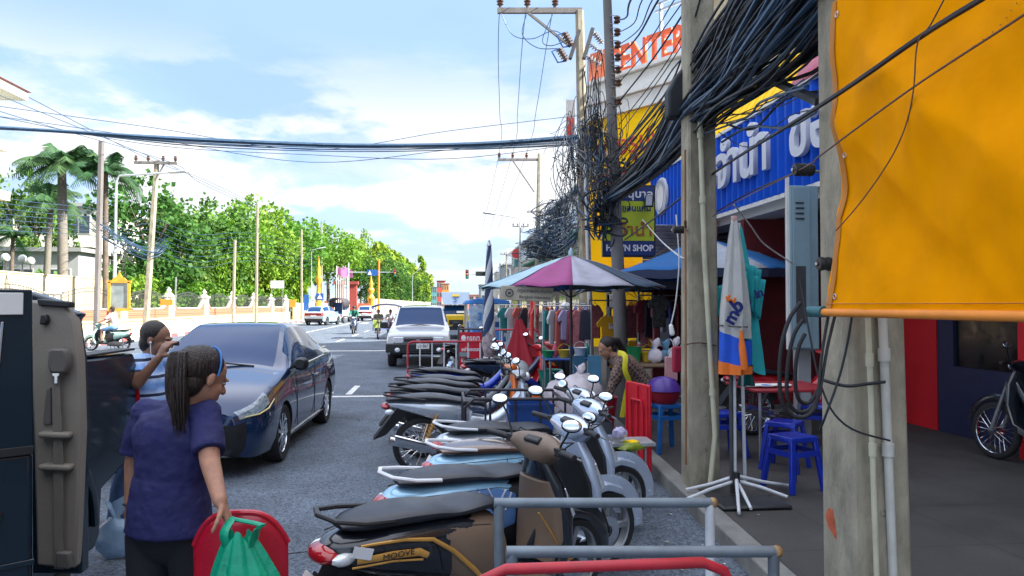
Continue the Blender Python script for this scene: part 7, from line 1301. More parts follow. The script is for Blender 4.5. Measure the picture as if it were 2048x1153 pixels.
def person(label, base, J, f, hf, shirt, pants, hair=HAIR, skin=SKIN, shoe=BLK, H=1.0, vox=.01, hands=(), stout=1.0, sleeve=.8, extra=None, hemz=None, name='person', shorts=False, hup=(0, 0, 1), sm=5, cap_hair=True):
    """J: joints in world coordinates; f body forward"""
    t = thing(name, label, 'person', base); o = V(base); J = {k: V(v) - o for k, v in J.items()}; f = V(f).normalized(); side = (J['shR'] - J['shL']).normalized(); g = stout
    b = MB(); P, rm = add_head(b, J['head'], hf, hup, H); b.cone_caps(J['neck'] - V((0, 0, .02)), J['head'] - V(hf).normalized() * .02 * H - V((0, 0, .04)), .054 * H, .05 * H, 14)
    up_ = f
    def tor(mb, e): 
        mb.cone_caps(J['pelvis'], J['waist'], (.150 * g * H + e, .105 * g * H + e), (.135 * g * H + e, .10 * g * H + e), 20, side=up_); mb.cone_caps(J['waist'], J['chest'], (.138 * g * H + e, .10 * g * H + e), (.158 * g * H + e, .105 * g * H + e), 20, side=up_)
        mb.cone_caps(J['chest'], J['neck'] - V((0, 0, .05)), (.155 * g * H + e, .10 * g * H + e), (.085 * H + e, .07 * H + e), 20, side=up_)
        for s in 'RL': mb.cone_caps(J['neck'] - V((0, 0, .05)), J['sh' + s], .055 * H + e, .052 * H + e, 14)
    tor(b, -.012)
    for s in 'RL':
        b.cone_caps(J['sh' + s], J['el' + s], .047 * H, .038 * H, 14); b.cone_caps(J['el' + s], J['wr' + s], .038 * H, .026 * H, 14)
        b.cone_caps(J['hip' + s], J['kn' + s], .080 * g * H, .055 * H, 16); b.cone_caps(J['kn' + s], J['an' + s], .053 * H, .036 * H, 14); b.cone_caps(J['an' + s] - V((0, 0, .03)), J['an' + s] + f * .14 * H - V((0, 0, .05)), (.04 * H, .035 * H), (.038 * H, .02 * H), 12)
    for hd in hands:
        if len(hd) == 6: w_, d_, n_, th_, cu, _ = hd; add_hand(b, V(w_) - o, d_, n_, th_, H, cu)
    bo = organic(b, 'body', skin, t, vox, 2, .5)
    c = MB(); tor(c, .012)
    if hemz is not None:
        hp = J['pelvis'].copy(); hz = V((hp.x, hp.y, hemz - o.z)); c.tube([J['waist'], hp, hz], [(.15 * g * H, .115 * g * H), (.172 * g * H, .128 * g * H), (.178 * g * H, .132 * g * H)], 24, flat=f)
    for s in 'RL':
        e = J['sh' + s].lerp(J['el' + s], sleeve if sleeve <= 1 else 1); c.tube([J['sh' + s] - (J['el' + s] - J['sh' + s]) * .1, J['sh' + s].lerp(e, .5), e], [.058 * H, .064 * H, .062 * H], 16)
        if sleeve > 1: c.tube([J['el' + s], J['el' + s].lerp(J['wr' + s], sleeve - 1)], [.05 * H, .042 * H], 14); c.ell(J['el' + s], .052 * H, n=12)
    so_ = organic(c, 'shirt', shirt, t, vox * .9, sm, .5); cm = so_.modifiers.new('w', 'DISPLACE'); tx = bpy.data.textures.get('folds') or bpy.data.textures.new('folds', 'CLOUDS'); tx.noise_scale = .13; tx.noise_depth = 3; cm.texture = tx; cm.strength = .03; cm.mid_level = .5; apply_mods(so_)
    so_.data.polygons.foreach_set('use_smooth', [True] * len(so_.data.polygons))
    c = MB(); c.cone_caps(J['pelvis'], (J['hipR'] + J['hipL']) / 2, (.158 * g * H, .115 * g * H), (.155 * g * H, .11 * g * H), 18, side=f)
    for s in 'RL':
        if shorts: c.tube([J['hip' + s], J['hip' + s].lerp(J['kn' + s], .95)], [.095 * g * H, .075 * H], 14); c.ell(J['hip' + s], .095 * g * H, n=12)
        else: c.cone_caps(J['hip' + s], J['kn' + s], .094 * g * H, .068 * H, 16); c.tube([J['kn' + s], J['an' + s] + V((0, 0, .01))], [.067 * H, .055 * H], 14)
    organic(c, 'trousers' if not shorts else 'shorts', pants, t, vox, 4, .5)
    c = MB()
    for s in 'RL': c.cone_caps(J['an' + s] - V((0, 0, .035)) - f * .03, J['an' + s] + f * .15 * H - V((0, 0, .05)), (.045 * H, .038 * H), (.044 * H, .026 * H), 12)
    c.build('shoes', shoe, t)
    if cap_hair: h = MB(); hair_cap(h, P, rm, H); organic(h, 'hair', hair, t, .008, 3)
    for q in (-1, 1): e = MB(); e.ell(P(q * .03, .071, .006), (.009 * H, .006 * H, .0035 * H), rm, 8); e.build('eye', WHT, t); e = MB(); e.ell(P(q * .03, .079, .006), (.005 * H, .004 * H, .005 * H), rm, 6); e.build('iris', BLK, t)
    return t, P, rm, J
def stand(x, y, z, ang, h=1.65, **kw):
    s = h / 1.68; ca, sa = math.cos(ang), math.sin(ang); W_ = lambda a, b, c: V((x + (a * ca - b * sa) * s, y + (a * sa + b * ca) * s, z + c * s))
    J = dict(pelvis=(0, 0, .93), waist=(0, 0, 1.06), chest=(0, 0, 1.25), neck=(0, 0, 1.43), head=(.02, 0, 1.565), shR=(0, -.18, 1.37), shL=(0, .18, 1.37), elR=(-.02, -.22, 1.1), elL=(-.02, .22, 1.1), wrR=(.04, -.22, .86), wrL=(.04, .22, .86), hipR=(0, -.09, .88), hipL=(0, .09, .88), knR=(.02, -.1, .48), knL=(.02, .1, .48), anR=(0, -.1, .08), anL=(0, .1, .08)); J.update(kw)
    return {k: W_(*v) for k, v in J.items()}, V((ca, sa, 0)), s
# ---- woman in navy, foreground
Y = 3.1; a_ = lambda px, py, yy=Y: at(px, py, yy)
NVS = mat('navy_purple_shirt', (.014, .016, .085), .8, var=.12, scale=9, bump=.3, bscale=26); DPT = mat('black_trousers', (.012, .013, .018), .85, var=.2)
J = dict(head=a_(408, 757), neck=a_(374, 814), chest=a_(350, 872), waist=a_(343, 955), pelvis=a_(338, 1035), shR=a_(412, 832, 3.06), shL=a_(292, 828, 3.2), elR=a_(420, 924, 2.93), elL=a_(268, 930, 3.22), wrR=a_(440, 1002, 2.74), wrL=a_(262, 1012, 3.2), hipR=a_(378, 1070), hipL=a_(302, 1070, 3.16))
for s, px_ in (('R', 392), ('L', 296)): J['kn' + s] = V((gx(px_, Y), Y + .02, .45)); J['an' + s] = V((gx(px_, Y), Y - .02, .08))
wf = V((.35, .93, 0)); hd = V((.60, .68, -.42)); hw_ = J['wrR']
hand_dir = V((.42, -.05, -.9)); WM, P, rm, JJ = person('woman in navy shirt and black trousers seen from behind, holding a red chair', V((gx(345, Y), Y, 0)), J, wf, hd, NVS, DPT, mat('brown_black_hair', (.022, .013, .010), .42, var=.5, scale=60, stretch=(1, 1, .08), bump=.6, bscale=150), SKIN, H=1.02, vox=.0065, hands=[(J['wrR'], hand_dir, (-.5, -.1, -.4), (-.1, -1, .1), .75, 0), (J['wrL'], (0, 0, -1), (.2, .3, 0), (.3, .9, 0), .45, 0)], stout=1.03, sleeve=.80, hemz=a_(340, 1062).z, sm=3)
ho = WM.location; HB = mat('brown_black_hair', (.022, .013, .010), .42, var=.5, scale=60, stretch=(1, 1, .08), bump=.6, bscale=150)
c = MB(); c.ell(P(0, -.06, .03), (.085, .085, .085), rm, 18); 
PT = [P(0, -.105, .055), P(0, -.135, .055)]; q_ = PT[1]; PT += [q_ + V((.0, -.02, -.075)), q_ + V((.005, -.035, -.17)), q_ + V((.015, -.04, -.27))]
for i in range(90):
    r_ = random.Random(i); o1 = V((r_.uniform(-1, 1), r_.uniform(-1, 1), 0)); pts = [PT[0] + o1 * .014, PT[1] + o1 * .028, PT[2] + o1 * .036, PT[3] + o1 * .034, PT[4] + o1 * r_.uniform(.01, .03) + V((0, 0, r_.uniform(-.06, .05)))]; c.tube([V(q) for q in crom([tuple(p) for p in pts], 4)], [.002 + .0055 * math.sin(PI * min(1, .15 + k / 17)) for k in range(17)], 6)
c.build('ponytail', HB, WM); sc = MB(); sc.tube([PT[0] + rm @ V((.032 * math.cos(a), .0, .032 * math.sin(a))) for a in [2 * PI * k / 12 for k in range(12)]], .014, 8, closed=True); sc.build('scrunchie', BLK, WM)
hbm = MB(); hbm.tube([P(.086 * math.cos(a), .0 - .012 * math.sin(a), .034 + .095 * math.sin(a)) for a in [R(q) for q in range(-12, 193, 12)]], [(.0075, .004)] * 18, 6); hbm.build('hairband', mat('blue_band', (.03, .17, .5), .35), WM)
cl_ = MB(); cl_.tube([JJ['neck'] + V((.062 * math.cos(a), .058 * math.sin(a), -.012 + .012 * math.sin(a))) for a in [2 * PI * k / 16 for k in range(16)]], [(.012, .022)] * 16, 8, closed=True); cl_.build('collar', NVS, WM)
MB().tube([JJ['wrL'] + V((.03 * math.cos(a), .03 * math.sin(a), .01)) for a in [2 * PI * k / 12 for k in range(12)]], .004, 6, closed=True).build('bracelet', BLK, WM)
# red chair carried + green bag
RP = mat('red_chair_plastic', (.5, .008, .03), .3, var=.05, coat=.4); Yc = 2.92; t = thing('plastic_chair', 'red plastic chair back held in the hand of the woman in navy', 'chair', at(478, 1150, Yc)); o = V(t.location)
def cb(u, v):
    x = -1 + 2 * u; w_ = .178; z = .305 * (1 - v); a = x * w_; top = .245 * (1 - abs(x) ** 3.2 * .55); zz = top * (1 - v) - .5 * v; return (a * (1 - .12 * v * 0), .05 * x * x - .02 + .04 * v, zz)
mb = MB(); mb.grid(cb, 24, 12); cbk = mb.build('backrest', RP, t, solid=.012)
mb = MB(); mb.tube([V(cb(i / 24, 0)) for i in range(25)], [.011] * 25, 8); mb.build('rim', RP, t); mb = MB(); mb.bb(-.19, .19, -.0, .4, -.56, -.53); mb.build('seat', RP, t, bevel=.01)
for sx_ in (-1, 1):
    for yy in (.03, .38): MB().cyl((sx_ * .17, yy, -.54), (sx_ * .2, yy, -o.z + .18), .018, n=8).build('leg', RP, t)
GB_ = mat('green_bag_plastic', (.01, .42, .24), .28, var=.15, sub=.3, bump=.7, bscale=11, coat=.2); Yg = 2.66; t = thing('shopping_bag', 'bright green plastic shopping bag hanging in front of the red chair', 'bag', at(505, 1150, Yg)); o = V(t.location); hp = at(462, 1040, 2.70) - o
def gb(u, v):
    a = 2 * PI * v; top = at(478, 1072, Yg) - o; r = .035 + .13 * u ** .75 + .05 * u; fold = 1 + .10 * math.sin(a * 7 + u * 2) * (1 - .5 * u) + .05 * math.sin(a * 13 + 5 * u); cx = top.x * (1 - u) + .01 * u; return (cx + r * fold * math.cos(a) * 1.02, r * .55 * fold * math.sin(a), top.z * (1 - u) - .3 * u + .02 * math.sin(a * 3) * (1 - u))
MB().grid(gb, 30, 80).build('bag_body', GB_, t); top = at(478, 1075, Yg) - o
for k, (p1, p2, w_) in enumerate((((452, 1078), (445, 1058), .022), ((505, 1076), (520, 1050), .028))):
    q1, q2 = at(*p1, Yg) - o, at(*p2, Yg - .01) - o; MB().tube([V(q) for q in crom([tuple(q1 - V((0, 0, .03))), tuple(q1.lerp(q2, .6)), tuple(q2 if k else hp), tuple(hp + V((.0, .01, .0)))], 5)], [(w_, .006)] * 10 + [(.012, .008)] * 6, 8).build('bag_handle', GB_, t)
bag('plastic_bag', 'pale blue knotted plastic bag hanging low between pickup and woman', at(232, 1118, 4.85), (.12, .08, .13), mat('pale_blue_bag', (.3, .45, .62), .3, sub=.25, bump=.5, bscale=14), 12)
# ---- man with earphones
Y = 5.25; POL = mat('striped_polo', (.30, .42, .66), .8, var=.08, bump=.15, bscale=30); nt = POL.node_tree; wv = nt.nodes.new('ShaderNodeTexWave'); wv.wave_type = 'BANDS'; wv.bands_direction = 'Z'; wv.inputs['Scale'].default_value = 2.6; wv.inputs['Distortion'].default_value = .6; wv.inputs['Detail Scale'].default_value = .5
tcn = nt.nodes.new('ShaderNodeTexCoord'); nt.links.new(tcn.outputs['Object'], wv.inputs[0]); rp = nt.nodes.new('ShaderNodeValToRGB'); e = rp.color_ramp.elements; e[0].position = 0; e[0].color = (.02, .03, .07, 1); e[1].position = .09; e[1].color = (.48, .62, .9, 1); q = rp.color_ramp.elements.new(.05); q.color = (.02, .03, .07, 1); q = rp.color_ramp.elements.new(.85); q.color = (.22, .42, .85, 1)
nt.links.new(wv.outputs['Fac'], rp.inputs[0]); nt.links.new(rp.outputs[0], nt.nodes['Principled BSDF'].inputs['Base Color']); JNS = mat('blue_jeans', (.06, .11, .22), .9, var=.25, scale=12, bump=.2, bscale=60)
J = dict(head=a_(314, 680, Y), neck=a_(298, 714, Y), chest=a_(292, 768, Y), waist=a_(298, 830, Y), pelvis=a_(290, 880, Y), shR=a_(276, 726, 5.12), shL=a_(316, 722, 5.45), elR=a_(274, 768, 5.0), elL=a_(300, 800, 5.5), wrR=a_(318, 716, 5.0), wrL=a_(300, 860, 5.5), hipR=a_(276, 905, 5.2), hipL=a_(290, 905, 5.35))
for s, px_, yy in (('R', 240, 5.15), ('L', 262, 5.4)): J['kn' + s] = V((gx(px_ + 8, yy), yy, .46)); J['an' + s] = V((gx(px_ - 8, yy), yy, .09))
MN, P, rm, JJ = person('man in striped blue polo with white earphones raising a hand to his face', V((gx(290, Y), Y, 0)), J, V((1, .1, 0)), V((.97, -.08, -.2)), POL, JNS, HAIR, SKIN2, H=1.03, vox=.008, hands=[(J['wrR'], (.45, .0, .9), (.6, .6, .1), (.5, -.8, .2), 1.0, 0), (J['wrL'], (0, 0, -1), (0, -1, 0), (1, 0, 0), .4, 0)], stout=1.12, sleeve=.62, hemz=a_(290, 900, Y).z, sm=3)
mb = MB(); ear = P(.083, -.0, -.015); mb.ell(ear, .009, n=8); mb.tube([ear, ear + V((.005, -.01, -.06)), ear + V((.02, -.01, -.14)), ear + V((.05, .0, -.2))], .0025, 5); mb.build('earphone', WHT, MN)
ph = MB(); ph.box(P(.0, .125, .0), (.05, .012, .03)); ph.build('sunglasses', BLK, MN)
# ---- woman bending at the stall
Y = 7.9; PLD = mat('brown_plaid', (.07, .045, .04), .85, var=.2); nt = PLD.node_tree; ck = nt.nodes.new('ShaderNodeTexChecker'); ck.inputs['Scale'].default_value = 34; ck.inputs[1].default_value = (.20, .12, .09, 1); ck.inputs[2].default_value = (.035, .03, .035, 1); tcn = nt.nodes.new('ShaderNodeTexCoord'); nt.links.new(tcn.outputs['Object'], ck.inputs[0]); nt.links.new(ck.outputs[0], nt.nodes['Principled BSDF'].inputs['Base Color'])
J = dict(head=a_(1213, 697, Y), neck=a_(1232, 712, Y), chest=a_(1252, 728, Y), waist=a_(1272, 748, Y), pelvis=a_(1286, 772, Y), shR=a_(1240, 728, 7.72), shL=a_(1240, 722, 8.08), elR=a_(1228, 762, 7.66), elL=a_(1232, 760, 8.1), wrR=a_(1216, 796, 7.62), wrL=a_(1214, 790, 8.0), hipR=a_(1284, 785, 7.82), hipL=a_(1284, 785, 7.98))
for s, yy in (('R', 7.8), ('L', 8.02)): J['kn' + s] = V((gx(1266, yy), yy, .52)); J['an' + s] = V((gx(1274, yy), yy, .2))
BWn, P, rm, JJ = person('woman in brown plaid shirt with yellow strap bending over the white bags', V((gx(1270, Y), Y, .12)), J, V((-1, 0, -.1)), V((-.85, -.2, -.5)), PLD, DPT, HAIR, SKIN, H=1.0, vox=.011, hands=[(J['wrR'], (-.4, 0, -.9), (-.8, 0, .3), (0, -1, 0), .6, 0), (J['wrL'], (-.5, 0, -.8), (-.8, 0, .3), (0, -1, 0), .6, 0)], stout=.98, sleeve=1.8, sm=3)
c = MB(); c.tube([P(0, -.08, .04), P(.02, -.16, .0), P(.03, -.17, -.12), P(.04, -.13, -.25)], [.05, .045, .04, .02], 10); c.build('ponytail', HAIR, BWn)
YS = mat('yellow_strap', (.75, .65, .03), .6); o = V(BWn.location); mb = MB(); pts = [a_(1236, 706, 7.62), a_(1250, 712, 7.56), a_(1250, 740, 7.54), a_(1258, 765, 7.60), a_(1252, 790, 7.66), a_(1244, 835, 7.72)]; mb.tube([V(q) - o for q in crom([tuple(p) for p in pts], 5)], [(.028, .006)] * 26, 6, flat=(0, 1, 0)); mb.build('apron_strap', YS, BWn)
# ---- seller in white cap
J, f, s_ = stand(gx(1134, 12.3), 12.3, .12, R(200), 1.6, elR=(.1, -.24, 1.12), wrR=(.3, -.16, 1.1))
CPN, P, rm, _ = person('vendor in white cap and dark clothes standing behind the parasol pole', V((gx(1134, 12.3), 12.3, .12)), J, f, f, DSH, DPT, H=.95, vox=.018, sleeve=.8, cap_hair=False); MB().ell(P(0, -.0, .06), (.09, .105, .075), rm, 14).build('cap', WHT, CPN)
# ---- scooter rider on the far side
def rider(label, bx, by, ang, scoot, shirt, pants, skin=SKIN, shorts=False, helmet=None, vox=.018, bh=1.0):
    ca, sa = math.cos(ang), math.sin(ang); W_ = lambda a, b, c: V((bx + a * ca - b * sa, by + a * sa + b * ca, c))
    J = dict(pelvis=(-.28, 0, .90), waist=(-.26, 0, 1.02), chest=(-.22, 0, 1.20), neck=(-.16, 0, 1.38), head=(-.12, 0, 1.52), shR=(-.18, -.18, 1.32), shL=(-.18, .18, 1.32), elR=(.02, -.24, 1.12), elL=(.02, .24, 1.12), wrR=(.24, -.27, 1.04), wrL=(.24, .27, 1.04), hipR=(-.26, -.1, .86), hipL=(-.26, .1, .86), knR=(.14, -.14, .78), knL=(.14, .14, .78), anR=(.16, -.13, .38), anL=(.16, .13, .38))
    J = {k: W_(*v) for k, v in J.items()}; f = V((ca, sa, 0)); t, P, rm, _ = person(label, V((bx, by, 0)), J, f, f, shirt, pants, skin=skin, vox=vox, sleeve=.7 if helmet is None else 1.9, shorts=shorts, cap_hair=helmet is None)
    if helmet: MB().ell(P(0, -.01, .03), (.11, .125, .11), rm, 14).build('helmet', helmet, t)
    return t
bx, by = gx(217, 28.2), 28.2; scooter('mint scooter ridden along the far kerb', bx, by, R(172), MNT, MNT, MNT, lean=0, mirr=False, name='scooter'); rider('rider in white shirt and shorts on the mint scooter', bx, by, R(172), None, WSH, mat('denim_shorts', (.12, .25, .42), .8), shorts=True)
bx, by = gx(708, 43.5), 43.5; scooter('dark scooter coming towards us beside the lane marks', bx, by, R(-88), WHB, DKB, DKB, lean=0, mirr=False); rider('helmeted rider in green jacket on the dark scooter', bx, by, R(-88), None, mat('green_jacket', (.01, .13, .09), .8), DSH, helmet=BLK)
# ---- motor tricycle with two people
Y = 36.5; cx = gx(770, Y); TQ = mat('tricycle_frame', (.2, .25, .55), .4, .3); t = thing('motor_tricycle', 'open motor tricycle with dark canopy carrying two people', 'tricycle', (cx, Y, 0)); mb = MB(); x0, x1 = gx(742, Y) - cx, gx(801, Y) - cx
MB().tube([(x0, .8, 1.60), (x0 * .5, .8, 1.70), (0, .8, 1.72), (x1 * .5, .8, 1.70), (x1, .8, 1.60)], [(.9, .05)] * 5, 4, flat=(0, 0, 1), pw=8).build('canopy', NVY, t)
for x in (x0 + .1, x1 - .1):
    for y in (.05, 1.6): mb.cyl((x, y, .4), (x, y, 1.64), .02, n=6)
mb.bar((x0 + .1, .05, .5), (x1 - .1, .05, .5), .04); mb.bar((x0 + .1, 1.6, .5), (x1 - .1, 1.6, .5), .04); mb.bar((x0 + .1, .05, 1.1), (x0 + .1, 1.6, 1.1), .04); mb.build('frame', TQ, t); MB().bb(-.1, x1 - .05, .3, 1.5, .48, .75).build('bench', mat('maroon_seat', (.2, .02, .05), .5), t, bevel=.04); MB().bb(x0 + .1, x0 + .45, -.03, 0, .55, .95).build('front_board', mat('yellow_green_board', (.4, .5, .1), .5, var=.4, scale=5), t)
w1 = bike_wheel(t, x0 + .35, .30, True, .08); w1.rotation_euler = (0, 0, PI / 2); w1.location = (x0 + .38, -.35, .30); w2 = bike_wheel(t, x1 - .2, .28, True, .08); w2.rotation_euler = (0, 0, PI / 2); w2.location = (x1 - .15, 1.0, .28); mb = MB(); mb.tube([(x0 + .38, -.35, .3), (x0 + .38, -.12, .72), (x0 + .38, -.02, 1.0)], .025, 6); mb.tube([(x0 + .1, .02, 1.02), (x0 + .38, -.02, 1.0), (x0 + .66, .02, 1.02)], .018, 6); mb.ell((x0 + .38, -.12, .85), .08, n=10); mb.build('fork', IRN, t)
sit = dict(pelvis=(-.1, 0, .78), waist=(-.09, 0, .9), chest=(-.05, 0, 1.06), neck=(0, 0, 1.22), head=(.03, 0, 1.35), shR=(-.02, -.17, 1.17), shL=(-.02, .17, 1.17), elR=(.1, -.2, .95), elL=(.1, .2, .95), wrR=(.3, -.14, .92), wrL=(.3, .14, .92), hipR=(-.08, -.09, .76), hipL=(-.08, .09, .76), knR=(.32, -.1, .74), knL=(.32, .1, .74), anR=(.36, -.1, .36), anL=(.36, .1, .36))
for px_, yy, sh_, lb in ((757, 36.9, mat('grey_green_shirt', (.16, .16, .12), .8), 'driver in grey green clothes on the left of the tricycle'), (781, 37.1, WSH, 'passenger in pale shirt on the right of the tricycle')):
    J, f, s_ = stand(gx(px_, yy), yy, 0, R(-90), 1.68, **sit); person(lb, V((gx(px_, yy), yy, .4)), J, f, f, sh_, DSH, vox=.02, sleeve=.8)
# ================================================================== overhead cables
CB = mat('cable_black', (.014, .016, .022), .6, var=.2, rvar=.1); CBB = mat('cable_blue_grey', (.03, .07, .13), .5, var=.2); CWH = mat('cable_white', (.55, .55, .55), .5); CBR = mat('cable_brown', (.10, .045, .03), .5)
def smooth(P, n=6): return [V(q) for q in crom([tuple(p) for p in P], n)]
def cable(label, pts, r, m=CB, name='cable', n=6, cat='cable'):
    P = smooth([at(*p) if not isinstance(p, V) else p for p in pts], n); t = thing(name, label, cat, P[0]); o = V(P[0]); q = MB().tube([p - o for p in P], r, 5); ob = q.mesh(name, [m]); bpy.data.objects.remove(t)
    t = bpy.data.objects.new(name, ob); COL.objects.link(t); t.location = o; return tag(t, label, cat)
def bundle(label, pts, n, spread, r, m=CB, seed=0, name='cable_bundle', sag=.1, jit=.3, mats=None, taper=None):
    rnd = random.Random(seed); B = [at(*p) for p in pts]; mb = MB(); o = B[0]
    for k in range(n):
        a = rnd.uniform(0, 2 * PI); q = rnd.random() ** .5; off = V((math.cos(a), .4 * math.sin(a), math.sin(a))) * q; sg = rnd.uniform(-.2, 1) * sag; P = []
        for i, b in enumerate(B):
            sp_ = spread[i] if isinstance(spread, (list, tuple)) else spread; mid = 1 if 0 < i < len(B) - 1 else .5
            P.append(b + off * sp_ + V((rnd.uniform(-1, 1), rnd.uniform(-.6, .6), rnd.uniform(-1, 1))) * sp_ * jit - V((0, 0, sg * mid)))
        rr_ = r * rnd.uniform(.6, 1.7); mb.mi = rnd.choice(range(len(mats))) if mats else 0; mb.tube([p - o for p in smooth(P, 5)], rr_, 5)
    t = bpy.data.objects.new(name, mb.mesh(name, mats or [m])); COL.objects.link(t); t.location = o; return tag(t, label, 'cables', kind='stuff')
# bundle across the street
for k in range(9):
    d = [0, 3, -3, 6, -5, 9, 12, 15, 18][k]; q = [0, 2, -2, 3, -3, 6, 10, 4, 14][k]; Y = 24.5 + k * .05; lb = ['topmost thick', 'second', 'third', 'fourth', 'fifth', 'sixth, slightly sagging', 'seventh, sagging', 'eighth', 'lowest, most sagging'][k]
    cable(lb + ' cable of the blue-black bundle crossing the whole street', [(-90, 250 + d * .3, Y - 3), (150, 264 + d * .2, Y - 2), (400, 280 + d * .5 + q * .3, Y - 1), (700, 291 + q * .9, Y), (960, 288 + d * .6, Y), (1162, 274 + d * .9, Y)], .032 if k < 3 else .018, CBB, n=5)
for k, (y0, y1, y2, y3) in enumerate(((205, 240, 300, 262), (225, 262, 325, 300), (222, 275, 310, 318))): cable(['thin stray wire above the street bundle', 'thin stray wire sagging below the street bundle', 'lowest thin stray wire under the street bundle'][k], [(-60, y0, 22), (300, y1 + 15, 24), (620, y2, 25), (900, y3, 25), (1155, y3 - 30, 25)], .011, CBB)
# lines down the left side
for k, (a, b, c) in enumerate(((150, 318, 388), (178, 322, 395), (212, 326, 402))): cable(['upper', 'middle', 'lower'][k] + ' power line of the left hand pole row', [(-260, a - 110 + k * 6, 20), (-20, a + 5, 25), (296 + k * 24, b, 36), (400, 356 + k * 5, 44), (510, 408 + k * 4, 57)], .014, CBB)
for k in range(7): cable(['first', 'second', 'third', 'fourth', 'fifth', 'sixth', 'seventh'][k] + ' low drooping wire between the left poles, counted downwards', [(-140, 372 + k * 14, 22), (60, 404 + k * 10, 27), (197, 420 + k * 9, 31.6), (250, 452 + k * 8, 34), (302, 436 + k * 12, 36), (400, 470 + k * 11, 45), (513, 468 + k * 9, 57), (640, 500 + k * 7, 90)], .009, CBB, n=4)
bundle('loose coil of wires slung at the middle of the leaning left pole', [(190, 440, 31.5), (240, 475, 33), (300, 500, 36), (330, 480, 36.5)], 14, .35, .012, CBB, 3)
# lines between the two crossarms
for k in range(3): b = I2[k]; a = I1[k]; cable(['left', 'middle', 'right'][k] + ' power line linking the two crossarms', [a + V((0, -12, 4)), a, a.lerp(b, .5) - V((0, 0, .5)), b, b + V((1, 40, -1.2))], .016, CBB, n=5)
for k, pts in enumerate((((1003, 28), (1025, 70), (1065, 78), (1105, 62), (1132, 74)), ((1053, 30), (1045, 70), (1075, 96), (1118, 98), (1124, 104)), ((1105, 30), (1085, 80), (1100, 92), (1128, 84)))): cable(['long', 'medium', 'short'][k] + ' looping jumper wire under the near crossarm', [(x, y, 24.7) for x, y in pts], .016, CBB)
# fan of wires from top right down to the round pole
rnd = random.Random(5); FN = ['first', 'second', 'third', 'fourth', 'fifth', 'sixth', 'seventh', 'eighth', 'ninth', 'tenth', 'eleventh', 'twelfth', 'thirteenth', 'fourteenth', 'fifteenth', 'sixteenth']
for k in range(16):
    tx = 1262 + k * 21 + rnd.uniform(-6, 6); ey = [40, 65, 90, 115, 140, 166, 204, 250, 270, 300, 320, 330, 345, 350, 360, 372][k]; cable(FN[k] + ' wire from the left in the fan dropping to the round pole', [(tx + 80, -120, 6.5), (tx, -4, 7.6), ((tx + 1236) / 2 + rnd.uniform(-8, 8), (ey) / 2 + 14, 9.6), (1238, ey, 11.8)], .008 + .005 * (k % 3 == 0), CB if k % 4 else CBB, n=5)
# the thick bundle: near pole -> square pole -> round pole -> tall pole
BM = [CB, CB, CB, CBB]; MAINP = [(1860, -330, 2.9), (1590, 10, 4.0), (1480, 130, 5.2), (1395, 215, 6.3), (1312, 318, 8.8), (1222, 392, 11.8)]
bundle('thick black cable bundle sweeping from top right down past the square pole', MAINP, 105, [.36, .29, .24, .17, .11, .10], .0085, seed=1, mats=BM, jit=.34, sag=.12)
bundle('dark mass of cables packed against the top of the square pole', [(1760, -220, 3.2), (1560, -30, 4.3), (1440, 95, 5.7), (1372, 190, 6.8), (1285, 350, 9.6)], 70, [.24, .2, .17, .12, .10], .009, seed=2, mats=BM, jit=.25, sag=.1)
bundle('upper strand group of cables above the thick bundle', [(1640, -160, 4), (1500, 0, 5.0), (1400, 110, 6.6), (1330, 225, 8), (1240, 350, 11.8)], 26, .2, .007, seed=4, mats=BM, jit=.6)
t = thing('cable_cover', 'black sheet cover wrapped round the cables left of the square pole', 'cable cover', at(1352, 185, 6.3)); o = V(t.location); MB().prism([(p.x - o.x, p.z - o.z) for p in [at(*q, 6.3) for q in ((1372, 128), (1346, 158), (1334, 186), (1334, 236), (1352, 238), (1372, 226))]], (0, -.05, 0), (1, 0, 0), (0, 0, 1), (0, .14, 0)).build('cover', CB, t, bevel=.02)
bundle('wires running from the round pole on to the tall grey pole', [(1236, 340, 11.8), (1200, 330, 16), (1165, 310, 25)], 34, [.22, .4, .7], .012, seed=6, mats=BM, jit=.5, sag=.3)
def tangle(label, cx, cy, w_, h_, Y, n, r, seed, vert=.6, mats=None):
    rnd = random.Random(seed); mb = MB(); o = at(cx, cy, Y)
    for k in range(n):
        x = cx + rnd.gauss(0, w_ * .27); y = cy + rnd.uniform(-h_ * .42, h_ * .36); a = rnd.uniform(0, 2 * PI); P = []; L_ = rnd.uniform(.3, 1) * h_ * .42 * vert; W_ = w_ * rnd.uniform(.08, .42); sp = rnd.uniform(.7, 1.25) * 2 * PI; tl = rnd.uniform(-.35, .35); ns = 9
        if k % 4 == 0: L_ *= .3; W_ *= 1.5
        for i in range(ns + 1):
            q = a + sp * i / ns; dx = W_ * math.cos(q); dy = L_ * math.sin(q) + h_ * .03 * math.sin(2 * q); P.append(at(x + dx + dy * tl * .3, y + dy, Y + .2 * math.sin(q * 1.3 + k)) - o)
        mb.mi = rnd.choice(range(len(mats))) if mats else 0; mb.tube(smooth(P, 4), r * rnd.uniform(.6, 1.6), 4)
    t = bpy.data.objects.new('cable_tangle', mb.mesh('cable_tangle', mats or [CB])); COL.objects.link(t); t.location = o; return tag(t, label, 'cables', kind='stuff')
tangle('wild tangle of wires wrapped round the dark round pole', 1216, 335, 60, 210, 11.7, 50, .006, 11, .6, BM); tangle('upright bunch of dark wires between the two tall poles', 1192, 300, 34, 260, 14, 40, .008, 12, 1.0, BM)
tangle('drooping mass of wires left of the tall grey pole', 1146, 365, 60, 250, 24, 65, .010, 13, .75, [CB, CBB, CBB]); tangle('loops of thick cable below the round pole knot', 1205, 430, 60, 110, 11.9, 30, .013, 14, .8, BM)
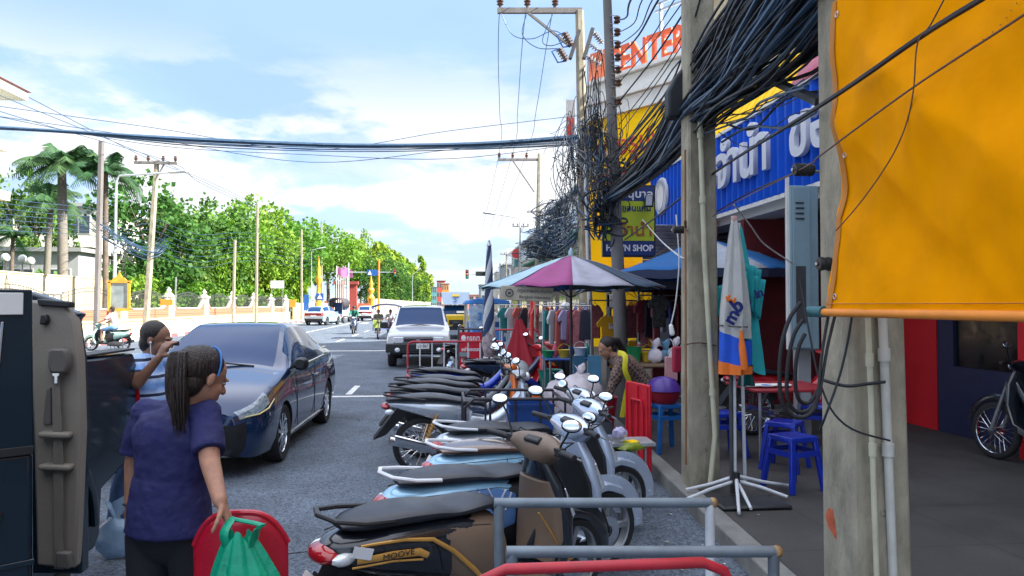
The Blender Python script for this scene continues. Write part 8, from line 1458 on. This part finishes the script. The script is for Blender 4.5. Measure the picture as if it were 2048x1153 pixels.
tangle('grey matted wires over the shabby shophouse fronts', 1108, 470, 70, 140, 38, 110, .015, 15, .5, [CBB, CB, STL]); tangle('distant knot of wires above the parasol tip', 1085, 500, 60, 50, 45, 110, .016, 16, .2, [CBB, CB])
for k in range(8): cable(['first', 'second', 'third', 'fourth', 'fifth', 'sixth', 'seventh', 'eighth'][k] + ' wire sagging along the far right shopfronts, counted downwards', [(1150, 420 + k * 9, 25), (1110, 455 + k * 8, 36), (1076, 470 + k * 5, 50), (1040, 500 + k * 4, 80), (1010, 525 + k * 4, 120), (975, 560 + k * 3, 200)], .025, CBB, n=4)
# near cables crossing the tarpaulin and fascia
cable('thick black cable crossing in front of the tarpaulin', [(2120, -95, 1.82), (1960, 0, 2.05), (1835, 78, 2.4), (1640, 212, 3.12), (1430, 345, 6.0), (1310, 436, 8.5), (1250, 480, 11.8)], .0105, CB, n=7)
cable('thin twin cable below the thick one across the tarpaulin', [(2120, -25, 1.82), (2048, 30, 1.95), (1815, 183, 2.45), (1640, 312, 3.12), (1600, 340, 3.5), (1430, 430, 6.0), (1300, 520, 9)], .004, CBR, n=7)
cable('thin brown drop wire hanging on the orange tarpaulin', [(1893, -10, 2.2), (1860, 52, 2.32), (1835, 88, 2.38), (1827, 180, 2.42), (1812, 250, 2.5), (1780, 320, 2.6), (1725, 400, 2.8), (1672, 462, 3.0)], .0028, CBR)
cable('dark wire wrapped round the foot of the nearest pole', [(1600, 560, 3.3), (1640, 765, 3.2), (1690, 850, 3.14), (1780, 882, 3.14)], .005, CB); cable('black twisted wire running down the nearest pole', [(1712, 560, 3.15), (1700, 660, 3.15), (1680, 750, 3.15), (1652, 830, 3.15), (1640, 860, 3.2)], .006, CB)
cable('wire strapped across the conduits of the nearest pole', [(1640, 758, 3.25), (1690, 772, 3.14), (1735, 768, 3.14), (1770, 764, 3.14)], .008, CB)
cable('white cord zigzagging from the pawn sign to the cabinet', [(1468, 410, 6.5), (1500, 450, 6.9), (1530, 490, 7.3), (1585, 527, 7.8)], .008, CWH); cable('white cord from the pawn sign to the square pole', [(1285, 440, 11), (1320, 480, 9), (1358, 512, 6.4), (1372, 515, 6.1)], .008, CWH); cable('loose white cord dangling with a plug left of the square pole', [(1352, 430, 6.3), (1358, 520, 6.2), (1352, 600, 6.2), (1342, 650, 6.2)], .006, CWH)
t = thing('plug', 'white plug hanging at the end of the loose cord', 'plug', at(1342, 660, 6.2)); MB().cone_caps((0, 0, .03), (.01, 0, -.03), .02, .024, 10).build('plug_body', WHT, t)
cable('wire from the square pole insulator to the fascia', [(1357, 460, 6.1), (1430, 425, 6.3), (1500, 385, 5.4), (1606, 340, 3.6)], .006, CB); cable('rusty wire tied round the square pole', [(1368, 690, 6.06), (1400, 686, 6.02), (1432, 692, 6.06)], .006, CBR)
bundle('slack service wires crossing the blue fascia', [(1640, 170, 3.5), (1560, 190, 4.4), (1500, 230, 5.2), (1430, 250, 6.1)], 9, .12, .006, seed=21, mats=BM, jit=.6); cable('heavy black sleeve cable crossing under the thick bundle', [(1640, 205, 3.5), (1580, 178, 4.2), (1530, 155, 4.8)], .03, CB)
